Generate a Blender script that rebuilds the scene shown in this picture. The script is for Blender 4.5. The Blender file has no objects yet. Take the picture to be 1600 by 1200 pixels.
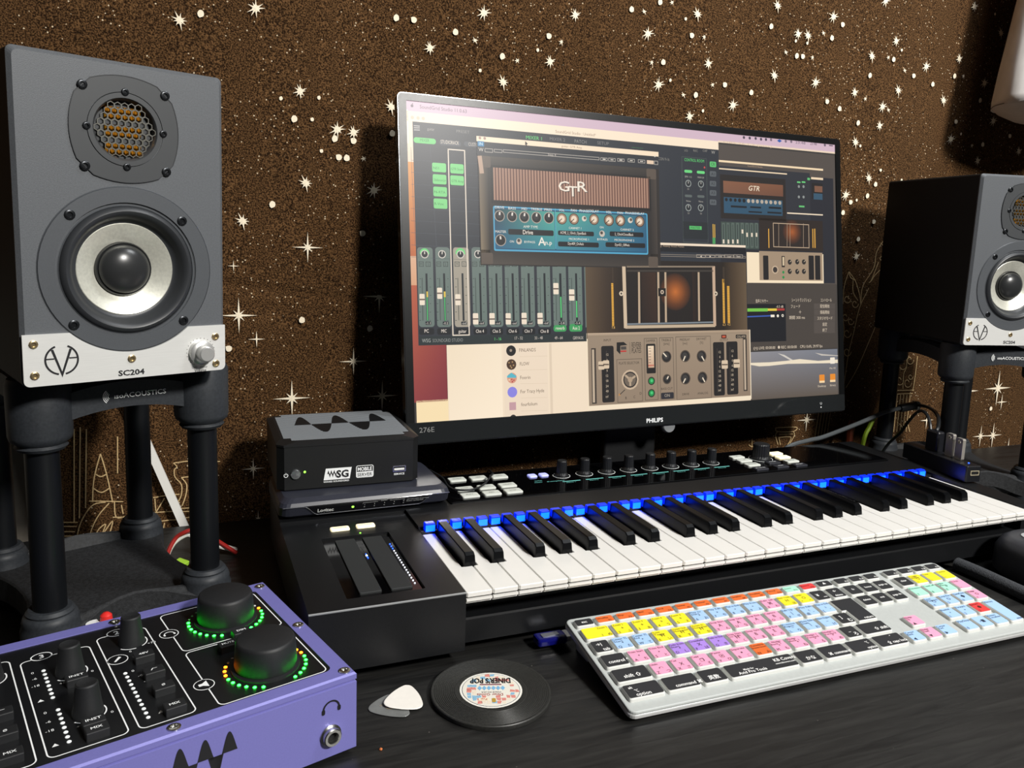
import bpy, math, random
from mathutils import Matrix, Vector, Euler
from mathutils.geometry import tessellate_polygon
random.seed(7)
PI = math.pi
SC = bpy.context.scene
COL = SC.collection

# ------------------------------------------------------------------ camera
def rot3(yaw, pitch, roll=0.0):
    return Matrix.Rotation(yaw, 3, 'Z') @ Matrix.Rotation(pitch, 3, 'X') @ Matrix.Rotation(roll, 3, 'Y')
CAM = Vector((-0.2068, -0.5857, 0.3525))
_rc = rot3(-0.3895, -0.1463, -0.0335)
cam_data = bpy.data.cameras.new('camera')
cam = bpy.data.objects.new('camera', cam_data); COL.objects.link(cam)
cam.matrix_world = Matrix.Translation(CAM) @ Matrix((_rc.col[0], _rc.col[2], -_rc.col[1])).transposed().to_4x4()
cam_data.sensor_width = 36.0; cam_data.lens = 1242.48 / 1600 * 36; cam_data.shift_y = -47.33 / 1600
cam_data.clip_start = 0.01
SC.camera = cam

# ------------------------------------------------------------------ light
SC.view_settings.view_transform = 'Standard'; SC.view_settings.look = 'None'
SC.view_settings.gamma = 1.0; SC.view_settings.use_curve_mapping = False
SC.view_settings.exposure = 0.0
world = bpy.data.worlds.new('room_ambient'); SC.world = world; world.use_nodes = True
world.node_tree.nodes['Background'].inputs[0].default_value = (0.9, 0.95, 1.0, 1)
world.node_tree.nodes['Background'].inputs[1].default_value = 0.010

def lamp(name, loc, target, power, size, color=(1, 1, 1), shape='DISK', size_y=None):
    d = bpy.data.lights.new(name, 'AREA'); d.energy = power; d.size = size; d.shape = shape; d.color = color
    if size_y: d.size_y = size_y
    o = bpy.data.objects.new(name, d); COL.objects.link(o)
    o.location = loc
    o.rotation_euler = (Vector(target) - Vector(loc)).to_track_quat('-Z', 'Y').to_euler()
    return o
lamp('ceiling_lamp', (0.93, -1.92, 1.66), (0.3, 0.2, 0.2), 92, 0.34, (1.0, 0.97, 0.92))
lamp('ceiling_lamp', (1.05, -0.35, 1.95), (0.2, 0.0, 0.0), 19, 0.6, (0.95, 0.98, 1.0))

# ------------------------------------------------------------------ colours and materials
def lin(h):
    if not isinstance(h, str): return tuple(h)
    c = [int(h[i:i + 2], 16) / 255 for i in (0, 2, 4)]
    return tuple(v / 12.92 if v <= 0.04045 else ((v + 0.055) / 1.055) ** 2.4 for v in c)
MATS = {}
def mat(name, color='808080', rough=0.5, metal=0.0, emit=None, strength=1.0, grain=0.0, scale=200.0, bump=0.0, bscale=None,
        coat=0.0, trans=0.0, ior=1.45, spec=None, alpha=None, sss=0.0, stretch=None, rvar=0.0):
    """Node material: Principled with a noise-driven colour grain, roughness variation and bump."""
    if name in MATS: return MATS[name]
    m = bpy.data.materials.new(name); m.use_nodes = True
    nt = m.node_tree; N = nt.nodes; b = N['Principled BSDF']; c = lin(color)
    b.inputs['Base Color'].default_value = (*c, 1); b.inputs['Roughness'].default_value = rough; b.inputs['Metallic'].default_value = metal
    b.inputs['IOR'].default_value = ior
    if coat: b.inputs['Coat Weight'].default_value = coat; b.inputs['Coat Roughness'].default_value = 0.08
    if trans: b.inputs['Transmission Weight'].default_value = trans
    if spec is not None: b.inputs['Specular IOR Level'].default_value = spec
    if emit is not None:
        b.inputs['Emission Color'].default_value = (*lin(emit), 1); b.inputs['Emission Strength'].default_value = strength
    if sss: b.inputs['Subsurface Weight'].default_value = sss; b.inputs['Subsurface Radius'].default_value = (.004, .004, .004)
    tc = N.new('ShaderNodeTexCoord'); src = tc.outputs['Object']
    if stretch:
        mp = N.new('ShaderNodeMapping'); mp.inputs['Scale'].default_value = stretch; nt.links.new(src, mp.inputs[0]); src = mp.outputs[0]
    nz = N.new('ShaderNodeTexNoise'); nz.inputs['Scale'].default_value = scale; nz.inputs['Detail'].default_value = 3
    nt.links.new(src, nz.inputs['Vector'])
    if grain:
        rp = N.new('ShaderNodeValToRGB'); e = rp.color_ramp.elements
        e[0].position = 0.3; e[1].position = 0.7
        e[0].color = (*[max(0, v * (1 - grain)) for v in c], 1); e[1].color = (*[min(1, v * (1 + grain)) for v in c], 1)
        nt.links.new(nz.outputs['Fac'], rp.inputs[0]); nt.links.new(rp.outputs[0], b.inputs['Base Color'])
    mr = N.new('ShaderNodeMapRange'); mr.inputs['To Min'].default_value = max(0.02, rough - rvar - .01); mr.inputs['To Max'].default_value = min(1, rough + rvar + .01)
    nt.links.new(nz.outputs['Fac'], mr.inputs[0]); nt.links.new(mr.outputs[0], b.inputs['Roughness'])
    if bump:
        nb = nz
        if bscale: nb = N.new('ShaderNodeTexNoise'); nb.inputs['Scale'].default_value = bscale; nt.links.new(src, nb.inputs['Vector'])
        bp = N.new('ShaderNodeBump'); bp.inputs['Strength'].default_value = bump; bp.inputs['Distance'].default_value = 0.001
        nt.links.new(nb.outputs['Fac'], bp.inputs['Height']); nt.links.new(bp.outputs[0], b.inputs['Normal'])
    MATS[name] = m
    return m
def print_mat(name, rough=0.55, emit=0.0, coat=0.0, spec=0.5):
    """Flat print: colours come from the mesh's own 'Col' attribute (lettering, labels, screen picture)."""
    if name in MATS: return MATS[name]
    m = bpy.data.materials.new(name); m.use_nodes = True
    nt = m.node_tree; b = nt.nodes['Principled BSDF']
    a = nt.nodes.new('ShaderNodeAttribute'); a.attribute_name = 'Col'
    if emit:
        b.inputs['Base Color'].default_value = (.012, .012, .013, 1)
        nt.links.new(a.outputs['Color'], b.inputs['Emission Color']); b.inputs['Emission Strength'].default_value = emit
    else: nt.links.new(a.outputs['Color'], b.inputs['Base Color'])
    b.inputs['Roughness'].default_value = rough; b.inputs['Specular IOR Level'].default_value = spec
    if coat: b.inputs['Coat Weight'].default_value = coat; b.inputs['Coat Roughness'].default_value = .3
    MATS[name] = m
    return m

# ------------------------------------------------------------------ mesh building
class G:
    def __init__(s): s.v = []; s.f = []; s.sm = []; s.c = []; s.hascol = False
    def add(s, vs, fs, smooth=False, T=None, col=None, cols=None):
        o = len(s.v)
        for p in vs:
            p = Vector(p); s.v.append(T @ p if T is not None else p)
        for i, f in enumerate(fs):
            s.f.append([k + o for k in f]); s.sm.append(smooth)
            if cols is not None: s.c.append([cols[k] for k in f]); s.hascol = True
            elif col is not None: s.c.append([col] * len(f)); s.hascol = True
            else: s.c.append(None)
        return s
    def mesh(s, name):
        me = bpy.data.meshes.new(name); me.from_pydata([tuple(p) for p in s.v], [], s.f); me.update()
        me.polygons.foreach_set('use_smooth', s.sm)
        if any(s.sm): me.set_sharp_from_angle(angle=math.radians(38))
        if s.hascol:
            a = me.color_attributes.new('Col', 'FLOAT_COLOR', 'CORNER'); k = 0; buf = []
            for c in s.c:
                for q in c: buf.extend((*q, 1.0))
            a.data.foreach_set('color', buf)
        return me
def tag(o, label=None, category=None, group=None, kind=None):
    if label: o['label'] = label
    if category: o['category'] = category
    if group: o['group'] = group
    if kind: o['kind'] = kind
    return o
def obj(name, g, m, parent=None, loc=None, rot=None, label=None):
    me = g if isinstance(g, bpy.types.Mesh) else g.mesh(name)
    if not me.materials: me.materials.append(m)
    o = bpy.data.objects.new(name, me); COL.objects.link(o)
    if parent is not None: o.parent = parent
    if loc is not None: o.location = loc
    if rot is not None: o.rotation_euler = rot
    if label: o['label'] = label
    return o
def thing(name, label, category, loc=(0, 0, 0), rot=(0, 0, 0), group=None):
    o = bpy.data.objects.new(name, None); COL.objects.link(o); o.empty_display_size = .02
    o.location = loc; o.rotation_euler = rot
    return tag(o, label, category, group)
def copy_tree(o, parent=None):
    c = o.copy(); COL.objects.link(c); c.parent = parent
    for ch in o.children: copy_tree(ch, c)
    return c
def TR(x=0, y=0, z=0, rx=0, ry=0, rz=0):
    return Matrix.Translation((x, y, z)) @ Euler((rx, ry, rz)).to_matrix().to_4x4()
def FRONT(x=0, y=0, z=0):            # local xy -> world xz, local z -> towards the viewer (-y)
    return Matrix.Translation((x, y, z)) @ Matrix(((1, 0, 0, 0), (0, 0, -1, 0), (0, 1, 0, 0), (0, 0, 0, 1)))
def rrect(w, h, r, n=4, cx=0, cy=0):
    r = max(1e-5, min(r, w / 2 - 1e-6, h / 2 - 1e-6)); P = []
    for qx, qy, a in ((1, 1, 0), (-1, 1, 90), (-1, -1, 180), (1, -1, 270)):
        for k in range(n + 1):
            t = math.radians(a + 90 * k / n); P.append((cx + qx * (w / 2 - r) + r * math.cos(t), cy + qy * (h / 2 - r) + r * math.sin(t)))
    return P
def loft(loops, closed_top=True, closed_bottom=True):
    n = len(loops[0]); vs = [p for l in loops for p in l]; fs = []
    for i in range(len(loops) - 1):
        for k in range(n): fs.append((i * n + k, i * n + (k + 1) % n, (i + 1) * n + (k + 1) % n, (i + 1) * n + k))
    if closed_bottom: fs.append(tuple(reversed(range(n))))
    if closed_top: fs.append(tuple((len(loops) - 1) * n + k for k in range(n)))
    return vs, fs
def rbox(w, d, h, r=.002, b=.001, n=4, bb=0.0):
    """Rounded-corner box on z = 0, centred in x, y; top edge softened by b, bottom by bb."""
    L = []
    def lp(ins, z): L.append([(x, y, z) for x, y in rrect(w - 2 * ins, d - 2 * ins, max(r - ins, .0002), n)])
    if bb: lp(bb, 0); lp(0, bb)
    else: lp(0, 0)
    lp(0, h - b); lp(b * .3, h - b * .3); lp(b, h)
    return loft(L)
def prism(poly, z0, z1):
    return loft([[(x, y, z0) for x, y in poly], [(x, y, z1) for x, y in poly]])
def box(x0, x1, y0, y1, z0, z1):
    return prism([(x0, y0), (x1, y0), (x1, y1), (x0, y1)], z0, z1)
def holed(outer, holes, z0, z1, walls=True):
    rings = [outer] + holes
    tri = tessellate_polygon([[Vector((x, y, 0)) for x, y in r] for r in rings])
    flat = [p for r in rings for p in r]; n = len(flat)
    vs = [(x, y, z1) for x, y in flat] + [(x, y, z0) for x, y in flat]; fs = []
    for t in tri:
        a, b, c = [Vector((*flat[i], 0)) for i in t]
        t = t if (b - a).cross(c - a).z > 0 else tuple(reversed(t))
        fs.append(tuple(t)); fs.append(tuple(i + n for i in reversed(t)))
    if walls:
        o = 0
        for ri, r in enumerate(rings):
            m = len(r)
            for k in range(m):
                a, b = o + k, o + (k + 1) % m
                fs.append((a, a + n, b + n, b) if ri == 0 else (b, b + n, a + n, a))
            o += m
    return vs, fs
def circle(r, n=32, cx=0, cy=0): return [(cx + r * math.cos(2 * PI * k / n), cy + r * math.sin(2 * PI * k / n)) for k in range(n)]
def lathe(prof, n=32, cap=True):
    vs = []; fs = []
    for r, z in prof: vs += [(r * math.cos(2 * PI * k / n), r * math.sin(2 * PI * k / n), z) for k in range(n)]
    for i in range(len(prof) - 1):
        for k in range(n): fs.append((i * n + k, i * n + (k + 1) % n, (i + 1) * n + (k + 1) % n, (i + 1) * n + k))
    if cap:
        if prof[0][0] > 1e-6: fs.append(tuple(reversed(range(n))))
        if prof[-1][0] > 1e-6: fs.append(tuple((len(prof) - 1) * n + k for k in range(n)))
    return vs, fs
def smooth_path(pts, sub=6):
    P = [Vector(p) for p in pts]; out = []
    for i in range(len(P) - 1):
        p0 = P[max(i - 1, 0)]; p1 = P[i]; p2 = P[i + 1]; p3 = P[min(i + 2, len(P) - 1)]
        for k in range(sub):
            t = k / sub
            out.append(.5 * ((2 * p1) + (p2 - p0) * t + (2 * p0 - 5 * p1 + 4 * p2 - p3) * t * t + (3 * p1 - p0 - 3 * p2 + p3) * t ** 3))
    return out + [P[-1]]
def tube(pts, r, n=8, sub=6, flat=1.0):
    P = smooth_path(pts, sub) if sub else [Vector(p) for p in pts]; loops = []; up = None
    for i, p in enumerate(P):
        t = (P[min(i + 1, len(P) - 1)] - P[max(i - 1, 0)]).normalized()
        if up is None: up = t.orthogonal().normalized()
        up = (up - t * up.dot(t)).normalized(); s = t.cross(up)
        loops.append([tuple(p + up * (r * flat * math.cos(2 * PI * k / n)) + s * (r * math.sin(2 * PI * k / n))) for k in range(n)])
    return loft(loops)
def ribbon2d(pts, w):
    """Flat line of width w along 2-D points."""
    P = [Vector((p[0], p[1])) for p in pts]; L = []; R = []
    for i, p in enumerate(P):
        t = (P[min(i + 1, len(P) - 1)] - P[max(i - 1, 0)])
        t = t.normalized() if t.length > 1e-9 else Vector((1, 0)); nn = Vector((-t.y, t.x)) * (w / 2)
        L.append((*(p + nn), 0)); R.append((*(p - nn), 0))
    n = len(P); return L + R, [(i, n + i, n + i + 1, i + 1) for i in range(n - 1)]
def arc(cx, cy, r, a0, a1, n=24): return [(cx + r * math.cos(a0 + (a1 - a0) * k / n), cy + r * math.sin(a0 + (a1 - a0) * k / n)) for k in range(n + 1)]
_tx = {}
def textgeo(s, size, align='L', width=0.0, bold=0.0, shear=0.0):
    """Lettering outline as flat faces; height ~ size, optionally fitted to a width."""
    key = (s, bold, shear)
    if key not in _tx:
        c = bpy.data.curves.new('lettering', 'FONT'); c.body = s; c.size = 1.0; c.resolution_u = 2; c.fill_mode = 'FRONT'; c.offset = bold; c.shear = shear
        o = bpy.data.objects.new('lettering', c); me = bpy.data.meshes.new_from_object(o)
        vs = [tuple(v.co) for v in me.vertices]; fs = [tuple(p.vertices) for p in me.polygons]
        bpy.data.objects.remove(o); bpy.data.curves.remove(c); bpy.data.meshes.remove(me)
        x0 = min((v[0] for v in vs), default=0); x1 = max((v[0] for v in vs), default=1)
        _tx[key] = ([(v[0] - x0, v[1], 0) for v in vs], fs, x1 - x0)
    vs, fs, w = _tx[key]
    k = size / .73; kx = (width / w) if width and w else k
    off = 0 if align == 'L' else (-w * kx / 2 if align == 'C' else -w * kx)
    return [(v[0] * kx + off, v[1] * k, 0) for v in vs], fs
WHITE = lin('f2f0ea'); BLACK = lin('141414')

# ------------------------------------------------------------------ tables: star pattern, tower outlines, screen picture
STARS = [('a',-0.127,0.601,0.0105),('a',-0.078,0.514,0.0105),('a',0.033,0.507,0.0105),('a',-0.034,0.474,0.0105),('a',-0.014,0.472,0.0105),('a',-0.072,0.408,0.0105),('a',0.012,0.404,0.0105),('a',0.081,0.582,0.0105),('a',-0.208,0.578,0.0105),('a',0.151,0.633,0.0105),('a',0.279,0.646,0.0105),('a',0.472,0.673,0.0105),('a',0.393,0.637,0.0105),('a',0.245,0.583,0.0105),('a',0.18,0.551,0.0105),('a',0.415,0.571,0.0105),('a',0.496,0.608,0.0105),('a',0.615,0.604,0.0105),('a',0.545,0.555,0.0105),('a',0.47,0.532,0.0105),('a',0.611,0.703,0.0105),('a',0.715,0.7,0.0105),('a',0.651,0.667,0.0105),('a',0.669,0.667,0.0105),('a',0.817,0.737,0.0105),('a',0.847,0.68,0.0105),('a',0.8,0.652,0.0105),('a',0.691,0.601,0.0105),('a',0.772,0.594,0.0105),('a',0.862,0.606,0.0105),('a',0.921,0.65,0.0105),('a',0.994,0.67,0.0105),('a',0.969,0.601,0.0105),('a',0.832,0.578,0.0105),('a',0.83,0.548,0.0105),('a',0.783,0.519,0.0105),('a',0.995,0.54,0.0105),('a',1.06,0.508,0.0105),('a',0.818,0.465,0.0105),('a',1.055,0.637,0.0105),('a',1.014,0.755,0.0105),('a',1.08,0.721,0.0105),('a',1.086,0.577,0.0105),('a',1.159,0.531,0.0105),('a',-0.145,0.36,0.0105),('a',0.773,0.436,0.0105),('a',0.808,0.339,0.0105),('d',0.038,0.613,0.0038),('d',0.06,0.613,0.0038),('d',0.114,0.605,0.0038),('d',-0.085,0.482,0.0038),('d',-0.032,0.441,0.0038),('d',-0.022,0.441,0.0038),('d',-0.037,0.463,0.0038),('d',-0.014,0.462,0.0038),('d',0.035,0.475,0.0038),('d',0.178,0.583,0.0038),('d',0.242,0.615,0.0038),('d',0.365,0.665,0.0038),('d',0.41,0.681,0.0038),('d',0.465,0.643,0.0038),('d',0.421,0.602,0.0038),('d',0.478,0.563,0.0038),('d',0.528,0.582,0.0038),('d',0.577,0.576,0.0038),('d',0.603,0.673,0.0038),('d',0.735,0.691,0.0038),('d',0.716,0.669,0.0038),('d',0.652,0.636,0.0038),('d',0.663,0.636,0.0038),('d',0.846,0.652,0.0038),('d',0.8,0.623,0.0038),('d',0.894,0.632,0.0038),('d',0.941,0.624,0.0038),('d',0.988,0.642,0.0038),('d',0.717,0.575,0.0038),('d',0.744,0.567,0.0038),('d',0.785,0.549,0.0038),('d',1.002,0.569,0.0038),('d',1.068,0.536,0.0038),('d',1.05,0.608,0.0038),('d',1.132,0.555,0.0038),('d',0.834,0.456,0.0038),('d',0.819,0.437,0.0038),('d',0.785,0.425,0.0038),('d',0.771,0.408,0.0038),('d',0.871,0.42,0.0038),('d',0.838,0.396,0.0038),('d',0.809,0.367,0.0038),('d',-0.111,0.381,0.0038),('d',-0.002,0.35,0.0038),('d',-0.077,0.242,0.0038),('d',0.008,0.23,0.0038),('d',-0.163,0.208,0.0038),('d',1.169,0.066,0.0038),('d',-0.186,0.588,0.0038),('e',0.227,0.596,0.0022),('e',0.453,0.664,0.0022),('e',0.434,0.579,0.0022),('e',0.492,0.542,0.0022),('e',0.148,0.562,0.0022),('e',-0.1,0.504,0.0022),('e',-0.056,0.509,0.0022),('e',-0.053,0.447,0.0022),('e',0.648,0.657,0.0022),('e',0.669,0.656,0.0022),('e',0.861,0.668,0.0022),('e',0.842,0.479,0.0022),('e',0.833,0.455,0.0022),('e',0.841,0.479,0.0022),('e',0.89,0.466,0.0022),('e',0.797,0.429,0.0022),('e',-0.064,0.483,0.0022),('e',1.016,0.55,0.0022),('e',1.061,0.749,0.0022),('e',0.794,0.514,0.0022),('c',0.14,0.598,0.006),('c',0.26,0.61,0.006),('c',0.199,0.58,0.006),('c',0.385,0.665,0.006),('c',0.402,0.6,0.006),('c',0.506,0.58,0.006),('c',0.457,0.561,0.006),('c',0.486,0.644,0.006),('c',0.429,0.683,0.006),('c',0.698,0.674,0.006),('c',0.681,0.637,0.006),('c',0.834,0.654,0.006),('c',0.872,0.638,0.006),('c',1.007,0.644,0.006),('c',0.795,0.587,0.006),('c',0.845,0.574,0.006),('c',1.043,0.533,0.006),('c',-0.001,0.442,0.006),('c',0.632,0.639,0.006),('s',-0.07,0.331,0.0188),('s',-0.151,0.248,0.0216),('s',0.02,0.271,0.0221),('s',-0.013,0.188,0.018),('s',-0.09,0.144,0.0232),('s',0.025,0.141,0.0217),('s',1.181,0.104,0.0346),('s',0.732,0.07,0.0205),('s',1.232,-0.035,0.0414),('s',1.183,0.014,0.0252),('s',1.149,0.015,0.0211),('s',-0.137,0.057,0.0143),('s',-0.132,-0.009,0.0121),('x',-0.156,0.307,0.0069),('x',-0.131,0.219,0.0101),('x',1.108,0.102,0.0207),('x',1.196,0.077,0.0155),('x',1.012,0.052,0.0166),('x',0.041,0.242,0.0041),('x',1.037,0.163,0.0184)]
OUTLINES = [[(-0.2279,0.0708),(-0.2073,0.0725),(-0.1754,0.0689)],[(-0.2279,0.0708),(-0.2241,0.0662),(-0.2272,0.062),(-0.2264,0.0532),(-0.2198,0.0438),(-0.2202,0.0306),(-0.2255,0.0156),(-0.2087,0.014)],[(-0.2196,0.0526),(-0.2139,0.0433),(-0.2152,0.0302),(-0.2195,0.0173)],[(-0.2196,0.0526),(-0.2018,0.0533)],[(-0.2513,0.0303),(-0.2221,0.0319)],[(-0.2518,0.0117),(-0.2068,0.0093)],[(-0.2494,0.029),(-0.2489,0.0136)],[(-0.2388,0.028),(-0.2489,0.0114)],[(-0.2179,0.0015),(-0.207,0.0026)],[(-0.2179,0.0015),(-0.2182,-0.0096),(-0.2134,-0.0147)],[(-0.2435,-0.0002),(-0.2249,0.0)],[(-0.2438,-0.0135),(-0.2331,-0.0125)],[(-0.2397,-0.0028),(-0.2419,-0.0126)],[(-0.3312,0.1183),(-0.3358,0.0076)],[(-0.3249,0.12),(-0.3302,0.0113)],[(-0.3187,0.1175),(-0.3234,0.0234)],[(-0.2868,0.1072),(-0.2883,0.0628)],[(-0.3054,0.0874),(-0.3107,0.0689),(-0.3141,0.0522),(-0.3158,0.0301)],[(-0.3054,0.0874),(-0.301,0.0681),(-0.298,0.0508),(-0.2948,0.028)],[(-0.3118,0.0637),(-0.3061,0.06),(-0.3,0.0627)],[(-0.3146,0.047),(-0.3063,0.0409),(-0.2967,0.046)],[(-0.3352,-0.0224),(-0.3316,-0.0014),(-0.3246,0.015),(-0.315,0.0268),(-0.3021,0.0287)],[(-0.3243,-0.0238),(-0.318,-0.0029),(-0.3101,0.0134),(-0.2985,0.0273)],[(-0.3194,0.0315),(-0.2836,0.028)],[(-0.3518,0.0089),(-0.3322,0.0068)],[(-0.352,0.0041),(-0.3333,0.002)],[(-0.3514,-0.0023),(-0.3354,-0.0042)],[(-0.3508,-0.0077),(-0.3365,-0.0094)],[(-0.3147,-0.0119),(-0.3107,-0.0037),(-0.3031,0.0019),(-0.3073,-0.0106),(-0.2956,0.0054),(-0.2999,-0.0115)],[(-0.2929,0.0289),(-0.2917,0.0093),(-0.2804,0.0103)],[(-0.2954,0.0097),(-0.2776,0.0087)],[(-0.2856,0.0239),(-0.2841,0.0129)],[(-0.3092,-0.0126),(-0.2851,-0.0154)],[(0.6714,0.0595),(0.7122,0.0587),(0.7076,0.0519),(0.6759,0.0532),(0.6714,0.0595)],[(0.6759,0.0532),(0.6727,0.0466),(0.679,0.0311)],[(0.7076,0.0519),(0.7097,0.0442),(0.7007,0.0296)],[(0.6791,0.0483),(0.7067,0.0476)],[(0.6783,0.043),(0.7033,0.0424),(0.698,0.0298)],[(0.6796,0.0429),(0.6835,0.0308)],[(0.6281,0.0442),(0.6293,0.0314)],[(0.6227,0.0339),(0.6294,0.0303),(0.6355,0.0324)],[(0.7581,0.0808),(0.7539,0.0336)],[(0.7648,0.0818),(0.7607,0.0341)],[(0.7716,0.0827),(0.7675,0.0345)],[(0.7783,0.0837),(0.7743,0.0349)],[(0.7851,0.0847),(0.7812,0.0353)],[(0.7964,0.3138),(0.789,0.2902),(0.7901,0.2606)],[(0.7964,0.3138),(0.8125,0.2983),(0.8246,0.2746),(0.8277,0.2606)],[(0.7965,0.3129),(0.8014,0.3041),(0.8122,0.3003)],[(0.8071,0.3002),(0.8095,0.2805),(0.8217,0.2666)],[(0.8724,0.3726),(0.8594,0.3604),(0.851,0.3444),(0.8488,0.3205),(0.8291,0.2905),(0.8287,0.2626)],[(0.8721,0.3647),(0.8679,0.3566),(0.8591,0.3623)],[(0.8581,0.3306),(0.8462,0.3006),(0.8414,0.2966)],[(0.8721,0.3448),(0.8599,0.3366),(0.8743,0.3289),(0.8647,0.3208)],[(0.8721,0.3249),(0.853,0.3087),(0.8464,0.2986)],[(0.7888,0.2712),(0.7904,0.2474),(0.7979,0.2175),(0.7985,0.1913)],[(0.8426,0.2873),(0.827,0.2553),(0.82,0.2172),(0.8122,0.1749),(0.8091,0.126)],[(0.8708,0.2349),(0.8544,0.1963),(0.8338,0.1497),(0.8138,0.1197)],[(0.9175,0.1722),(0.9272,0.1425),(0.9232,0.1109)],[(0.9743,0.1686),(0.9739,0.1324),(0.9719,0.1067)],[(0.9233,0.1099),(0.9745,0.1083)],[(0.9228,0.1035),(0.9725,0.1024)],[(0.9466,0.1736),(0.95,0.1502),(0.9447,0.1377),(0.9469,0.1121)],[(0.8063,0.2692),(0.8055,0.2661),(0.8035,0.2638),(0.8007,0.2627),(0.7977,0.2629),(0.7951,0.2642),(0.7933,0.2663),(0.7926,0.2686),(0.793,0.2708),(0.7942,0.2724),(0.7959,0.2731),(0.7978,0.2731),(0.7993,0.2723),(0.8004,0.2711),(0.8007,0.2698)],[(0.8236,0.2613),(0.823,0.2583),(0.8211,0.2561),(0.8184,0.2551),(0.8155,0.2553),(0.8131,0.2566),(0.8114,0.2585),(0.8107,0.2607),(0.811,0.2628),(0.8122,0.2643),(0.8138,0.265),(0.8156,0.2649),(0.8171,0.2642),(0.818,0.2631),(0.8184,0.2618)],[(0.8056,0.2394),(0.8049,0.2364),(0.803,0.2342),(0.8003,0.2332),(0.7975,0.2334),(0.7951,0.2347),(0.7934,0.2367),(0.7927,0.2389),(0.793,0.241),(0.7942,0.2424),(0.7958,0.2431),(0.7976,0.2431),(0.799,0.2423),(0.8,0.2412),(0.8003,0.24)],[(0.8176,0.2323),(0.817,0.2295),(0.8152,0.2275),(0.8127,0.2265),(0.8101,0.2267),(0.8078,0.2279),(0.8062,0.2298),(0.8055,0.2319),(0.8058,0.2338),(0.8069,0.2352),(0.8085,0.2358),(0.8101,0.2357),(0.8115,0.235),(0.8124,0.234),(0.8127,0.2328)],[(0.8139,0.2122),(0.8131,0.2088),(0.8109,0.2064),(0.8079,0.2052),(0.8047,0.2055),(0.8019,0.207),(0.8,0.2093),(0.7992,0.2118),(0.7996,0.2141),(0.8009,0.2158),(0.8028,0.2166),(0.8047,0.2165),(0.8064,0.2156),(0.8075,0.2143),(0.8079,0.2129)],[(0.8178,0.1808),(0.817,0.1774),(0.8148,0.1749),(0.8118,0.1738),(0.8085,0.1741),(0.8057,0.1756),(0.8038,0.178),(0.803,0.1805),(0.8034,0.1829),(0.8047,0.1845),(0.8066,0.1853),(0.8086,0.1852),(0.8103,0.1843),(0.8114,0.183),(0.8118,0.1816)],[(0.9502,0.1545),(0.9493,0.1505),(0.9467,0.1476),(0.9431,0.1463),(0.9392,0.1467),(0.9358,0.1485),(0.9334,0.1512),(0.9324,0.1543),(0.9328,0.157),(0.9344,0.1589),(0.9367,0.1598),(0.939,0.1596),(0.9411,0.1586),(0.9425,0.1571),(0.9429,0.1554)],[(0.9663,0.1625),(0.9656,0.1589),(0.9632,0.1563),(0.96,0.1552),(0.9564,0.1555),(0.9533,0.1571),(0.9512,0.1596),(0.9503,0.1623),(0.9507,0.1647),(0.9521,0.1664),(0.9541,0.1672),(0.9563,0.1671),(0.9581,0.1662),(0.9594,0.1648),(0.9598,0.1633)],[(0.9465,0.127),(0.9456,0.1232),(0.9432,0.1205),(0.9397,0.1193),(0.936,0.1197),(0.9328,0.1215),(0.9305,0.1241),(0.9296,0.1269),(0.93,0.1295),(0.9315,0.1313),(0.9336,0.1322),(0.9359,0.132),(0.9379,0.131),(0.9391,0.1295),(0.9396,0.128)],[(0.9671,0.1219),(0.9662,0.1181),(0.9638,0.1154),(0.9603,0.1142),(0.9565,0.1146),(0.9532,0.1164),(0.951,0.119),(0.95,0.1219),(0.9504,0.1245),(0.9519,0.1263),(0.9541,0.1272),(0.9564,0.127),(0.9583,0.126),(0.9596,0.1245),(0.9601,0.1229)],[(0.9687,0.1326),(0.9682,0.1302),(0.9667,0.1286),(0.9645,0.1279),(0.9622,0.1281),(0.9602,0.1292),(0.9588,0.1308),(0.9582,0.1325),(0.9585,0.1341),(0.9594,0.1352),(0.9607,0.1358),(0.9621,0.1356),(0.9633,0.135),(0.9641,0.1341),(0.9644,0.1332)],[(0.9187,0.1026),(0.9194,0.0364)],[(0.9266,0.1023),(0.9271,0.0359)],[(0.9345,0.1019),(0.9347,0.0354)],[(0.9424,0.1016),(0.9424,0.0349)],[(0.9504,0.1012),(0.9502,0.0344)],[(0.9584,0.1009),(0.9579,0.0339)],[(0.9665,0.1005),(0.9657,0.0334)],[(0.9724,0.0635),(0.9688,0.0485),(0.9753,0.0328)],[(1.09,0.0319),(1.1085,0.0317),(1.1077,0.0268)],[(0.9457,0.0498),(0.9553,0.0428),(0.9507,0.0344)]]
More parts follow.
